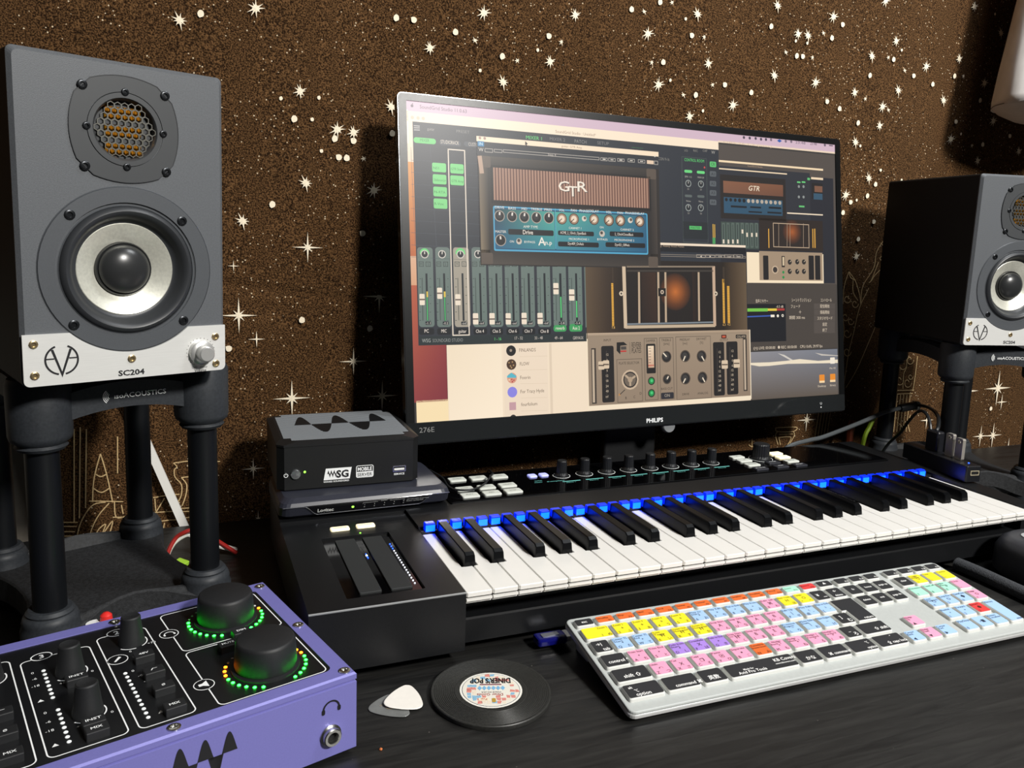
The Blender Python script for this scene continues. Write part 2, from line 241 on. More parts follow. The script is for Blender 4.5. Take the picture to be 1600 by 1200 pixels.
UI = [
["R",1,0,0,1920,34,"d2b6c4",0],
["C",2,21,16,5,"6b5a66"],
["C",2,23,9,2,"6b5a66"],
["T",2,48,22,13,"SoundGrid Studio 11.0.63","6a5662","L",169],
["C",2,1424,8,6,"4a4150"],
["C",2,1454,8,6,"4a4150"],
["C",2,1485,7,6,"4a4150"],
["C",2,1513,8,6,"4a4150"],
["C",2,1539,7,6,"4a4150"],
["C",2,1566,6,6,"7d6d7c"],
["C",2,1645,6,6,"7d6d7c"],
["C",2,1675,5,6,"7d6d7c"],
["P",2,[[1598,7],[1611,0],[1624,6],[1611,14]],"2a5aa8"],
["T",2,1698,11,11,"23:48","6d5f6e","L",55],
["T",2,1780,10,13,"23:48","55485a","L",37],
["C",2,1863,5,6,"6d5f6e"],
["R",2,1887,2,1909,7,"6d5f6e",0],
["R",1,1293,30,1928,38,"f0d9bd",0],
["T",2,1318,38,9,"OBS 26.1.2 (mac)","d8bfa4","L",252],
["R",1,1293,45,1918,605,"524a44",0],
["R",2,1293,146,1907,598,"24252c",0],
["R",3,1292,108,1850,116,"f2d8b2",0],
["T",4,1440,125,6,"SoundGrid Studio","b89c80","L",78],
["R",3,1295,131,1774,456,"2c2e34",0],
["R",4,1295,140,1648,145,"efd6b4",0],
["R",4,1299,165,1639,341,"241f1c",0],
["G",5,1314,190,1625,238,["84583f","7c5038","6b4634","7b5440"]],
["T",6,1471,222,21,"GTR","efe0c6","C",56],
["G",5,1315,255,1620,319,["2d5068","33566a","2c4c62","2b5068"]],
["C",6,1328,265,7,"17191c"],
["C",6,1350,265,7,"17191c"],
["C",6,1373,265,7,"17191c"],
["C",6,1395,265,8,"17191c"],
["C",6,1418,265,8,"17191c"],
["C",6,1441,265,8,"b5a898"],
["C",6,1464,265,8,"b5a898"],
["C",6,1487,265,8,"b5a898"],
["C",6,1511,265,8,"b5a898"],
["C",6,1534,265,8,"b5a898"],
["C",6,1558,265,8,"b5a898"],
["C",6,1582,265,8,"b5a898"],
["C",6,1606,265,8,"b5a898"],
["R",6,1350,287,1431,295,"15191e",0],
["R",6,1449,286,1506,293,"15191e",0],
["R",6,1546,283,1613,291,"15191e",0],
["R",6,1440,306,1510,312,"15191e",0],
["R",6,1539,304,1614,311,"15191e",0],
["R",4,1702,170,1722,176,"6ad07a",3],
["C",4,1712,191,6,"8a8f8c"],
["C",4,1711,235,6,"8a8f8c"],
["R",4,1728,168,1749,174,"6ad07a",3],
["C",4,1738,190,6,"8a8f8c"],
["C",4,1737,234,6,"8a8f8c"],
["R",4,1760,151,1775,161,"5fb870",2],
["R",4,1711,271,1741,278,"63bd70",0],
["R",4,1782,118,1849,126,"544c44",0],
["R",4,1781,147,1849,156,"efd6b4",0],
["R",4,1784,171,1846,238,"1f1c1b",0],
["R",5,1799,183,1844,209,"7a5440",0],
["R",5,1793,215,1844,241,"345368",0],
["R",4,1645,303,1844,308,"f0dcc0",0],
["R",4,1298,354,1491,462,"3c4842",0],
["R",5,1303,359,1319,460,"55625a",3],
["R",6,1309,365,1312,453,"20262a",0],
["R",7,1306,426,1314,442,"e4d4be",0],
["R",5,1326,358,1342,459,"55625a",3],
["R",6,1333,365,1336,452,"20262a",0],
["R",7,1330,426,1338,442,"e4d4be",0],
["R",5,1350,357,1366,459,"55625a",3],
["R",6,1357,364,1359,452,"20262a",0],
["R",7,1353,425,1361,441,"e4d4be",0],
["R",5,1374,356,1390,458,"55625a",3],
["R",6,1380,363,1383,451,"20262a",0],
["R",7,1377,424,1385,440,"e4d4be",0],
["R",5,1398,355,1414,457,"55625a",3],
["R",6,1405,362,1407,451,"20262a",0],
["R",7,1402,383,1411,399,"e4d4be",0],
["R",5,1422,355,1439,457,"55625a",3],
["R",6,1429,361,1432,450,"20262a",0],
["R",7,1426,395,1434,412,"e4d4be",0],
["R",5,1446,354,1463,456,"55625a",3],
["R",6,1453,360,1456,449,"20262a",0],
["R",7,1451,395,1459,411,"e4d4be",0],
["R",5,1471,353,1488,456,"55625a",3],
["R",6,1478,359,1481,449,"20262a",0],
["R",7,1475,394,1483,410,"e4d4be",0],
["R",4,1494,332,1842,463,"2a211b",0],
["O",6,1567,349,1764,450,3,"bfa68a"],
["X",5,1670,384,53,"a85a2a","2a211b"],
["L",6,1598,351,1596,449,2,"a8917a"],
["L",6,1644,350,1641,448,2,"a8917a"],
["L",6,1659,349,1657,448,2,"a8917a"],
["L",6,1733,346,1731,446,2,"a8917a"],
["R",6,1541,375,1546,454,"d8a040",0],
["R",6,1782,367,1787,448,"d8a040",0],
["R",6,1793,366,1799,448,"d8a040",0],
["R",3,1426,474,1842,599,"f4e0c0",0],
["R",4,1491,468,1837,588,"a08a72",0],
["R",5,1511,486,1539,586,"1e1b1a",4],
["R",5,1758,481,1788,584,"1e1b1a",4],
["R",5,1794,480,1824,584,"1e1b1a",4],
["C",5,1574,544,17,"c4ac90"],
["C",6,1574,544,12,"3a332e"],
["R",5,1610,486,1627,533,"2a2522",0],
["R",6,1615,490,1624,526,"d8c2a0",0],
["C",5,1618,554,6,"1f8a48"],
["C",5,1618,575,6,"1f8a48"],
["C",5,1654,511,11,"2a2725"],
["L",6,1654,511,1662,505,2,"dcc8ac"],
["C",5,1653,550,11,"2a2725"],
["L",6,1653,550,1661,544,2,"dcc8ac"],
["C",5,1695,509,11,"2a2725"],
["L",6,1695,509,1702,503,2,"dcc8ac"],
["C",5,1732,509,11,"2a2725"],
["L",6,1732,509,1740,502,2,"dcc8ac"],
["C",5,1694,550,11,"2a2725"],
["L",6,1694,550,1701,543,2,"dcc8ac"],
["C",5,1731,549,11,"2a2725"],
["L",6,1731,549,1739,543,2,"dcc8ac"],
["R",2,1425,602,1915,878,"463f39",0],
["R",3,1423,686,1627,842,"121318",0],
["R",4,1424,704,1531,717,"76c247",0],
["R",4,1531,705,1579,715,"e0c242",0],
["R",4,1579,705,1621,714,"a83430",0],
["L",4,1423,738,1552,735,5,"3a5cb4"],
["R",5,1546,731,1566,741,"f4ead8",0],
["C",4,1584,736,6,"f4ead8"],
["C",4,1610,735,6,"f4ead8"],
["C",5,1610,735,3,"121318"],
["T",4,1576,702,10,"-0.3 dB","dccbb4","L",0],
["T",3,1468,680,12,"音声ミキサー","dccbb4","L",65],
["T",3,1661,677,13,"シーントランジション","dccbb4","L",108],
["T",3,1823,677,12,"コントロール","dccbb4","L",63],
["T",3,1656,703,12,"フェード","dccbb4","L",51],
["T",3,1699,728,14,"＋","dccbb4","L",0],
["T",3,1646,750,12,"期間 300 ms","dccbb4","L",86],
["R",3,1784,685,1904,709,"524a44",0],
["T",4,1846,703,12,"配信開始","dccbb4","C",53],
["R",3,1784,711,1903,735,"524a44",0],
["T",4,1845,729,12,"録画開始","dccbb4","C",53],
["R",3,1783,737,1903,762,"524a44",0],
["T",4,1845,755,12,"スタジオモード","dccbb4","C",86],
["R",3,1782,763,1902,788,"524a44",0],
["T",4,1844,781,12,"設定","dccbb4","C",26],
["R",3,1782,788,1901,813,"524a44",0],
["T",4,1843,806,12,"終了","dccbb4","C",26],
["T",3,1452,873,12,"((•)) LIVE: 00:00:00   ● REC: 00:00:00    CPU: 0.6%, 29.97 fps","dccbb4","L",376],
["G",1,1435,883,1914,1103,["8c8a8e","757984","5e5348","5c5249"]],
["P",2,[[1434,927],[1534,928],[1625,925],[1699,920],[1802,931],[1915,929],[1915,944],[1764,941],[1634,938],[1534,943],[1481,943],[1433,935]],"eadcc2"],
["P",2,[[1580,892],[1616,900],[1662,923],[1648,924]],"cfc8be"],
["P",2,[[1784,896],[1831,903],[1916,911],[1916,914],[1822,909]],"c4bcb2"],
["R",3,1807,991,1837,1026,"e68c2c",3],
["R",4,1807,1017,1837,1026,"f4d4a4",0],
["R",3,1869,990,1899,1025,"e68c2c",3],
["R",4,1868,1016,1899,1025,"f4d4a4",0],
["T",3,1821,1044,9,"Desktop","dccbb4","C",46],
["T",3,1884,1043,9,"library","dccbb4","C",33],
["R",3,1871,919,1898,946,"efe4d2",3],
["T",3,1884,969,8,"iMac HD","dccbb4","C",36],
["G",1,0,34,60,830,["f6e2ca","f6e2ca","c87a3a","c87a3a"]],
["G",3,-8,204,23,519,["e09a4c","d58a44","c06836","b86038"]],
["R",3,-6,30,6,143,"fbead4",0],
["G",2,-4,617,120,1012,["b85a3a","963c38","7e3038","8c3a3c"]],
["R",2,8,1006,123,1092,"f6deb0",0],
["R",2,121,821,1433,1091,"f0dcc2",0],
["G",3,125,821,325,1095,["efdcc0","f4e2c8","fae8ce","f6e4ca"]],
["R",3,332,826,505,1094,"ecd8c0",0],
["R",3,513,825,523,1082,"dfcbb2",0],
["C",4,362,847,19,"1d1b1b"],
["T",4,394,852,13,"FINLANDS","6e5d4e","L",65],
["L",4,394,869,506,870,1,"d6c2a8"],
["C",4,362,896,19,"4a3426"],
["T",4,395,901,13,"FLOW","6e5d4e","L",37],
["L",4,394,917,504,919,1,"d6c2a8"],
["C",4,363,944,19,"d79a80"],
["T",4,395,950,13,"Foorin","6e5d4e","L",40],
["L",4,395,966,503,969,1,"d6c2a8"],
["C",4,363,994,19,"8a84dd"],
["T",4,395,1000,13,"For Tracy Hyde","6e5d4e","L",94],
["L",4,395,1017,502,1020,1,"d6c2a8"],
["R",4,350,1030,376,1058,"c49aa0",0],
["T",4,396,1046,13,"fourfolium","6e5d4e","L",64],
["L",4,395,1063,500,1067,1,"d6c2a8"],
["C",5,361,846,5,"9a8a7a"],
["P",5,[[344,936],[361,925],[380,937],[379,944],[344,942]],"58b4c4"],
["C",5,353,889,3,"a8865c"],
["C",5,366,887,3,"a8865c"],
["C",5,370,899,3,"a8865c"],
["C",5,358,901,3,"a8865c"],
["C",5,362,907,3,"a8865c"],
["C",5,352,950,3,"f0d4b4"],
["C",5,362,949,3,"b84a4a"],
["C",5,370,952,3,"b84a4a"],
["C",5,364,957,3,"b84a4a"],
["C",4,364,1086,12,"2a2624"],
["R",3,-4,34,1294,68,"f8e4ca",0],
["C",4,21,55,6,"efc0a8"],
["C",4,41,55,6,"efc0a8"],
["C",4,59,55,6,"efc0a8"],
["T",4,560,61,11,"SoundGrid Studio : Untitled*","98806c","L",169],
["R",4,21,68,1294,820,"2b2f36",0],
["L",5,25,82,46,82,3,"b4b0ac"],
["L",5,25,89,46,88,3,"b4b0ac"],
["L",5,25,96,46,95,3,"b4b0ac"],
["T",5,72,93,10,"guitar","a09a94","L",26],
["T",5,177,92,10,"PRESET","8a8682","L",48],
["T",5,441,93,13,"MIXER 1","63d475","L",63],
["T",5,536,90,12,"MIXER 2","7d7a78","L",63],
["T",5,638,91,13,"PATCH","8d8a86","L",50],
["T",5,734,89,12,"SETUP","7d7a78","L",50],
["R",5,23,120,102,139,"68c96e",9],
["T",6,62,133,11,"MIXER","3f7a48","C",33],
["R",5,113,122,193,140,"474b52",9],
["T",6,152,134,13,"STUDIORACK","e0d2c0","C",66],
["R",5,203,120,282,138,"474b52",9],
["T",6,220,134,12,"CUSTOM","c8bcae","L",43],
["L",5,13,155,19,486,1,"4c525a"],
["L",5,81,150,94,484,1,"4c525a"],
["L",5,271,135,285,479,1,"4c525a"],
["L",5,13,198,280,193,1,"474d55"],
["L",5,12,239,279,235,1,"474d55"],
["L",5,11,279,278,278,1,"474d55"],
["L",5,10,320,277,320,1,"474d55"],
["L",5,8,360,275,362,1,"474d55"],
["L",5,7,401,274,404,1,"474d55"],
["L",5,6,441,273,446,1,"474d55"],
["L",5,5,482,272,489,1,"474d55"],
["L",5,4,522,271,531,1,"474d55"],
["O",8,143,150,207,790,4,"e2d4c2"],
["R",6,86,201,136,232,"78d07c",5],
["T",7,90,223,9,"NS1","3a7a46","L",20],
["R",6,87,240,136,273,"78d07c",5],
["T",7,91,263,9,"Sibilance-Liv","3a7a46","L",43],
["R",6,88,282,137,315,"78d07c",5],
["T",7,91,304,9,"F6-RTA","3a7a46","L",40],
["R",6,88,322,137,356,"78d07c",5],
["T",7,91,344,9,"R-Vox","3a7a46","L",33],
["R",6,151,200,200,233,"78d07c",5],
["T",7,154,222,9,"GTR Stom","3a7a46","L",43],
["R",6,150,240,200,273,"78d07c",5],
["T",7,154,263,9,"GTR Amp","3a7a46","L",44],
["R",5,25,489,80,758,"67756e",10],
["C",6,51,509,17,"6ed07a"],
["R",7,31,512,71,529,"67756e",0],
["C",8,51,512,14,"d4ccc0"],
["C",9,51,512,11,"24282a"],
["L",10,51,512,51,503,3,"e8e0d2"],
["O",6,30,537,47,554,2,"3c4642"],
["T",6,38,550,9,"M","3c4642","C",0],
["O",6,54,537,71,554,2,"3c4642"],
["T",6,63,550,9,"S","3c4642","C",0],
["L",6,40,592,39,736,2,"2f3835"],
["L",6,31,595,36,595,2,"3c4642"],
["L",6,67,594,71,594,2,"3c4642"],
["L",6,30,623,35,623,2,"3c4642"],
["L",6,66,623,70,623,2,"3c4642"],
["L",6,29,651,34,651,2,"3c4642"],
["L",6,66,651,70,651,2,"3c4642"],
["L",6,28,679,33,679,2,"3c4642"],
["L",6,65,679,69,679,2,"3c4642"],
["L",6,27,707,32,707,2,"3c4642"],
["L",6,64,708,68,708,2,"3c4642"],
["L",6,27,735,32,735,2,"3c4642"],
["L",6,63,736,67,736,2,"3c4642"],
["R",6,52,577,59,737,"1b2226",0],
["R",7,54,638,57,736,"58c876",0],
["R",8,54,638,59,657,"e4c24a",0],
["R",8,29,646,47,684,"ecdcc6",3],
["L",9,29,665,48,665,5,"6a5a50"],
["R",7,47,739,68,751,"20262a",3],
["T",8,57,749,8,"-1.1","d8d0c4","C",17],
["R",6,25,762,78,784,"16191c",6],
["T",7,51,777,12,"PC","f4e8da","C",15],
["R",5,89,487,141,759,"67756e",10],
["C",8,113,511,14,"d4ccc0"],
["C",9,113,511,11,"24282a"],
["L",10,113,511,114,501,3,"e8e0d2"],
["O",6,92,536,109,553,2,"3c4642"],
["T",6,100,549,9,"M","3c4642","C",0],
["O",6,117,536,134,553,2,"3c4642"],
["T",6,125,549,9,"S","3c4642","C",0],
["L",6,102,592,101,736,2,"2f3835"],
["L",6,93,594,98,594,2,"3c4642"],
["L",6,130,594,134,594,2,"3c4642"],
["L",6,92,623,97,623,2,"3c4642"],
["L",6,129,622,133,622,2,"3c4642"],
["L",6,91,651,96,651,2,"3c4642"],
["L",6,128,651,132,651,2,"3c4642"],
["L",6,90,679,95,679,2,"3c4642"],
["L",6,127,680,132,680,2,"3c4642"],
["L",6,89,708,95,708,2,"3c4642"],
["L",6,127,708,131,708,2,"3c4642"],
["L",6,89,736,94,736,2,"3c4642"],
["L",6,126,737,130,737,2,"3c4642"],
["R",6,115,576,122,738,"1b2226",0],
["R",7,117,638,120,737,"58c876",0],
["R",8,116,638,122,657,"e4c24a",0],
["R",8,92,625,110,663,"ecdcc6",3],
["L",9,91,644,111,644,5,"6a5a50"],
["R",7,109,740,131,752,"20262a",3],
["T",8,120,750,8,"-0.2","d8d0c4","C",17],
["R",6,89,763,139,785,"16191c",6],
["T",7,113,778,12,"MIC","f4e8da","C",19],
["R",5,153,486,211,760,"a39a8a",10],
["C",6,180,506,18,"6ed07a"],
["R",7,159,510,201,526,"a39a8a",0],
["C",8,180,510,14,"d4ccc0"],
["C",9,180,510,11,"24282a"],
["L",10,180,510,180,500,3,"e8e0d2"],
["O",6,158,535,176,552,2,"3c4642"],
["T",6,167,548,9,"M","3c4642","C",0],
["O",6,184,534,201,552,2,"3c4642"],
["T",6,192,548,9,"S","3c4642","C",0],
["L",6,168,591,168,737,2,"2f3835"],
["L",6,159,594,164,594,2,"3c4642"],
["L",6,197,593,201,593,2,"3c4642"],
["L",6,158,622,163,622,2,"3c4642"],
["L",6,196,622,200,622,2,"3c4642"],
["L",6,157,651,163,651,2,"3c4642"],
["L",6,195,651,200,651,2,"3c4642"],
["L",6,157,680,162,680,2,"3c4642"],
["L",6,195,680,199,680,2,"3c4642"],
["L",6,156,708,161,708,2,"3c4642"],
["L",6,194,709,198,709,2,"3c4642"],
["L",6,155,737,160,737,2,"3c4642"],
["L",6,193,738,197,738,2,"3c4642"],
["R",6,182,575,189,739,"1b2226",0],
["R",8,157,647,176,685,"ecdcc6",3],
["L",9,157,666,177,666,5,"6a5a50"],
["R",7,176,741,198,753,"20262a",3],
["T",8,187,751,8,"-inf","d8d0c4","C",18],
["R",6,153,764,209,786,"16191c",6],
["T",7,180,780,12,"guitar","f4e8da","C",29],
["R",5,221,484,274,761,"67756e",10],
["C",8,245,508,14,"d4ccc0"],
["C",9,245,508,11,"24282a"],
["L",10,245,508,246,498,3,"e8e0d2"],
["O",6,223,534,241,551,2,"3c4642"],
["T",6,232,547,9,"M","3c4642","C",0],
["O",6,249,533,267,551,2,"3c4642"],
["T",6,258,547,9,"S","3c4642","C",0],
["L",6,233,590,233,738,2,"2f3835"],
["L",6,224,593,229,593,2,"3c4642"],
["L",6,262,593,267,593,2,"3c4642"],
["L",6,223,622,228,622,2,"3c4642"],
["L",6,262,622,266,622,2,"3c4642"],
["L",6,222,651,227,651,2,"3c4642"],
["L",6,261,651,265,651,2,"3c4642"],
["L",6,221,680,227,680,2,"3c4642"],
["L",6,260,680,264,680,2,"3c4642"],
["L",6,220,709,226,709,2,"3c4642"],
["L",6,259,709,264,709,2,"3c4642"],
["L",6,220,738,225,738,2,"3c4642"],
["L",6,258,738,263,738,2,"3c4642"],
["R",6,247,574,254,740,"1b2226",0],
["R",8,220,713,240,752,"ecdcc6",3],
["L",9,220,733,240,733,5,"6a5a50"],
["R",7,241,742,263,754,"20262a",3],
["T",8,252,752,8,"-inf","d8d0c4","C",18],
["R",6,221,765,272,787,"16191c",6],
["T",7,245,781,12,"Chn 4","f4e8da","C",30],
["R",5,283,482,335,762,"67756e",10],
["O",6,285,533,303,550,2,"3c4642"],
["T",6,294,546,9,"M","3c4642","C",0],
["O",6,311,532,329,550,2,"3c4642"],
["T",6,320,546,9,"S","3c4642","C",0],
["L",6,295,590,294,739,2,"2f3835"],
["L",6,285,592,291,592,2,"3c4642"],
["L",6,325,592,329,592,2,"3c4642"],
["L",6,285,622,290,622,2,"3c4642"],
["L",6,324,622,328,622,2,"3c4642"],
["L",6,284,651,289,651,2,"3c4642"],
["L",6,323,651,328,651,2,"3c4642"],
["L",6,283,680,288,680,2,"3c4642"],
["L",6,322,680,327,680,2,"3c4642"],
["L",6,282,709,288,709,2,"3c4642"],
["L",6,322,710,326,710,2,"3c4642"],
["L",6,281,739,287,739,2,"3c4642"],
["L",6,321,739,325,739,2,"3c4642"],
["R",6,309,574,316,741,"1b2226",0],
["R",8,282,713,302,753,"ecdcc6",3],
["L",9,281,734,302,734,5,"6a5a50"],
["R",7,303,742,326,755,"20262a",3],
["T",8,314,753,8,"-inf","d8d0c4","C",18],
["R",6,284,766,333,789,"16191c",6],
["T",7,308,782,12,"Chn 5","f4e8da","C",30],
["R",5,345,481,398,763,"67756e",10],
["O",6,346,531,365,550,2,"3c4642"],
["T",6,356,545,9,"M","3c4642","C",0],
["O",6,373,531,392,549,2,"3c4642"],
["T",6,382,545,9,"S","3c4642","C",0],
["L",6,357,589,356,740,2,"2f3835"],
["L",6,347,592,353,592,2,"3c4642"],
["L",6,387,592,392,592,2,"3c4642"],
["L",6,346,621,352,621,2,"3c4642"],
["L",6,386,621,391,621,2,"3c4642"],
["L",6,345,651,351,651,2,"3c4642"],
["L",6,386,651,390,651,2,"3c4642"],
["L",6,345,680,350,680,2,"3c4642"],
["L",6,385,681,389,681,2,"3c4642"],
["L",6,344,710,349,710,2,"3c4642"],
["L",6,384,710,389,710,2,"3c4642"],
["L",6,343,739,349,739,2,"3c4642"],
["L",6,383,740,388,740,2,"3c4642"],
["R",6,371,573,379,741,"1b2226",0],
["R",8,344,714,364,754,"ecdcc6",3],
["L",9,343,734,364,735,5,"6a5a50"],
["R",7,365,743,388,756,"20262a",3],
["T",8,377,754,8,"-inf","d8d0c4","C",19],
["R",6,346,767,396,790,"16191c",6],
["T",7,370,783,12,"Chn 6","f4e8da","C",31],
["R",5,408,479,460,764,"67756e",10],
["O",6,409,530,427,549,2,"3c4642"],
["T",6,418,544,9,"M","3c4642","C",0],
["O",6,436,530,455,548,2,"3c4642"],
["T",6,445,544,9,"S","3c4642","C",0],
["L",6,420,589,419,740,2,"2f3835"],
["L",6,409,591,415,591,2,"3c4642"],
["L",6,450,591,455,591,2,"3c4642"],
["L",6,408,621,414,621,2,"3c4642"],
["L",6,449,621,454,621,2,"3c4642"],
["L",6,408,651,413,651,2,"3c4642"],
["L",6,449,651,453,651,2,"3c4642"],
["L",6,407,681,412,681,2,"3c4642"],
["L",6,448,681,452,681,2,"3c4642"],
["L",6,406,710,412,710,2,"3c4642"],
["L",6,447,711,452,711,2,"3c4642"],
["L",6,405,740,411,740,2,"3c4642"],
["L",6,446,741,451,741,2,"3c4642"],
["R",6,434,572,442,742,"1b2226",0],
["R",8,406,713,426,754,"ecdcc6",3],
["L",9,405,734,427,734,5,"6a5a50"],
["R",7,428,744,451,757,"20262a",3],
["T",8,440,755,8,"-inf","d8d0c4","C",19],
["R",6,408,768,459,791,"16191c",6],
["T",7,432,784,12,"Chn 7","f4e8da","C",31],
["R",5,471,478,524,765,"67756e",10],
["O",6,471,529,491,548,2,"3c4642"],
["T",6,481,543,9,"M","3c4642","C",0],
["O",6,499,529,518,547,2,"3c4642"],
["T",6,509,543,9,"S","3c4642","C",0],
["L",6,483,588,482,741,2,"2f3835"],
["L",6,472,591,478,591,2,"3c4642"],
["L",6,514,590,518,590,2,"3c4642"],
["L",6,471,621,477,621,2,"3c4642"],
["L",6,513,621,518,621,2,"3c4642"],
["L",6,470,651,476,651,2,"3c4642"],
["L",6,512,651,517,651,2,"3c4642"],
["L",6,470,681,475,681,2,"3c4642"],
["L",6,511,681,516,681,2,"3c4642"],
["L",6,469,711,475,711,2,"3c4642"],
["L",6,511,711,515,711,2,"3c4642"],
["L",6,468,741,474,741,2,"3c4642"],
["L",6,510,742,514,742,2,"3c4642"],
["R",6,497,571,505,743,"1b2226",0],
["R",8,469,714,490,754,"ecdcc6",3],
["L",9,468,734,490,734,5,"6a5a50"],
["R",7,491,745,515,758,"20262a",3],
["T",8,503,755,8,"-inf","d8d0c4","C",19],
["R",6,471,770,522,792,"16191c",6],
["T",7,496,786,12,"Chn 8","f4e8da","C",32],
["R",5,534,476,589,766,"67756e",10],
["O",6,535,528,555,547,2,"3c4642"],
["T",6,545,542,9,"M","3c4642","C",0],
["O",6,564,528,583,546,2,"3c4642"],
["T",6,573,542,9,"S","3c4642","C",0],
["L",6,547,588,546,742,2,"2f3835"],
["L",6,536,590,542,590,2,"3c4642"],
["L",6,579,590,583,590,2,"3c4642"],
["L",6,535,621,541,621,2,"3c4642"],
["L",6,578,620,582,620,2,"3c4642"],
["L",6,534,651,540,651,2,"3c4642"],
["L",6,577,651,582,651,2,"3c4642"],
["L",6,534,681,539,681,2,"3c4642"],
["L",6,576,681,581,681,2,"3c4642"],
["L",6,533,711,539,712,2,"3c4642"],
["L",6,575,712,580,712,2,"3c4642"],
["L",6,532,742,538,742,2,"3c4642"],
["L",6,574,742,579,742,2,"3c4642"],
["R",6,561,571,570,744,"1b2226",0],
["R",7,563,656,568,732,"58c876",0],
["R",8,536,606,557,647,"ecdcc6",3],
["L",9,535,627,557,627,5,"6a5a50"],
["R",7,555,746,580,759,"20262a",3],
["T",8,568,756,8,"-2.8","d8d0c4","C",20],
["R",6,533,759,586,783,"3d9a58",9],
["T",7,560,776,13,"reverb","f4e8da","C",36],
["R",5,599,474,655,767,"67756e",10],
["O",6,600,527,620,546,2,"3c4642"],
["T",6,610,541,9,"M","3c4642","C",0],
["O",6,629,527,649,545,2,"3c4642"],
["T",6,639,541,10,"S","3c4642","C",0],
["L",6,612,587,611,743,2,"2f3835"],
["L",6,601,590,607,590,2,"3c4642"],
["L",6,644,589,649,589,2,"3c4642"],
["L",6,600,620,606,620,2,"3c4642"],
["L",6,644,620,648,620,2,"3c4642"],
["L",6,600,651,605,651,2,"3c4642"],
["L",6,643,651,648,651,2,"3c4642"],
["L",6,599,681,605,681,2,"3c4642"],
["L",6,642,682,647,682,2,"3c4642"],
["L",6,598,712,604,712,2,"3c4642"],
["L",6,641,712,646,712,2,"3c4642"],
["L",6,597,743,603,743,2,"3c4642"],
["L",6,640,743,645,743,2,"3c4642"],
["R",6,627,570,635,745,"1b2226",0],
["R",7,628,671,633,732,"58c876",0],
["R",8,600,629,622,670,"ecdcc6",3],
["L",9,600,650,622,650,5,"6a5a50"],
["R",7,621,747,646,760,"20262a",3],
["T",8,633,757,8,"-5.4","d8d0c4","C",20],
["R",6,598,756,652,784,"3d9a58",9],
["T",7,626,777,13,"Aux 2","f4e8da","C",30],
["R",5,666,473,673,769,"67756e",0],
["R",5,23,789,1294,820,"252e2f",0],
["T",6,34,810,13,"WSG","a8aaa4","L",30],
["T",6,71,810,12,"SOUNDGRID STUDIO","8a8c88","L",110],
["T",6,300,809,11,"1 - 16","63d475","L",25],
["T",6,393,808,11,"17 - 32","c8beb2","C",31],
["T",6,472,809,11,"33 - 48","c8beb2","C",32],
["T",6,553,811,12,"49 - 64","c8beb2","C",33],
["T",6,634,813,12,"GRP/AUX","c8beb2","C",44],
["T",5,884,88,8,"_______","4faa5c","L",52],
["T",5,1004,129,12,"CON 9-16","858179","L",51],
["T",5,1136,87,9,"I/O","8a867e","C",0],
["T",5,1181,84,9,"REC","8a867e","C",0],
["T",5,1227,81,9,"CAP","8a867e","C",0],
["T",5,1267,86,13,"W","a8a49c","C",0],
["O",5,1113,107,1234,443,2,"48524f"],
["T",5,1174,124,12,"CONTROL ROOM","5fd072","C",95],
["C",5,1223,143,4,"c84848"],
["R",5,1125,158,1163,169,"6ad47c",8],
["T",5,1143,188,7,"SPK 1-2","b0aca2","C",32],
["R",5,1185,158,1224,169,"6ad47c",8],
["T",5,1204,187,7,"MAIN LR","b0aca2","C",32],
["C",5,1143,211,14,"9aa09c"],
["C",6,1143,211,11,"25292c"],
["L",7,1143,211,1143,202,2,"d8d4cc"],
["T",5,1142,236,7,"50","9a968e","C",0],
["C",5,1204,210,14,"9aa09c"],
["C",6,1204,210,11,"25292c"],
["L",7,1204,210,1204,201,2,"d8d4cc"],
["T",5,1203,235,7,"50","9a968e","C",0],
["C",5,1141,306,14,"9aa09c"],
["C",6,1141,306,11,"25292c"],
["L",7,1141,306,1141,296,2,"d8d4cc"],
["T",5,1141,331,7,"50","9a968e","C",0],
["C",5,1201,304,14,"9aa09c"],
["C",6,1201,304,11,"25292c"],
["L",7,1201,304,1202,295,2,"d8d4cc"],
["T",5,1201,330,7,"50","9a968e","C",0],
["R",5,1125,255,1160,265,"5a6260",7],
["T",5,1142,283,7,"None","b0aca2","C",0],
["R",5,1185,254,1220,264,"5a6260",7],
["T",5,1202,282,7,"None","b0aca2","C",0],
["R",5,1114,361,1233,428,"23282b",0],
["R",6,1144,377,1203,391,"56b866",0],
["T",7,1173,388,9,"MASTER","2a5a34","C",45],
["R",5,1249,117,1281,139,"5cba6c",5],
["T",6,1265,133,12,"CR","2a4a34","C",19],
["R",5,1248,155,1280,177,"575c60",5],
["T",6,1264,172,12,"A1","2c3034","C",19],
["R",5,1247,194,1279,216,"575c60",5],
["T",6,1263,210,12,"A2","2c3034","C",19],
["R",5,1246,231,1279,253,"575c60",5],
["T",6,1262,247,12,"A3","2c3034","C",19],
["R",5,1245,268,1278,290,"575c60",5],
["T",6,1261,284,12,"A4","2c3034","C",19],
["R",5,1257,366,1261,444,"dcae44",0],
["R",5,1265,367,1269,444,"dcae44",0],
["R",6,1255,420,1269,445,"4a9a58",0],
["R",9,670,447,1421,456,"f0dcc4",0],
["T",10,1004,463,8,"g: Abbey Road Plates","a8907a","L",112],
["R",9,670,456,1421,481,"15161a",0],
["O",10,980,491,1420,500,2,"8f8478"],
["O",10,1174,489,1218,502,2,"a89c8e"],
["O",10,1219,488,1264,501,2,"a89c8e"],
["O",10,1267,487,1312,500,2,"a89c8e"],
["O",10,1313,486,1359,499,2,"a89c8e"],
["O",10,1359,485,1406,499,2,"a89c8e"],
["T",11,1196,500,7,"◀","d8ccbc","C",0],
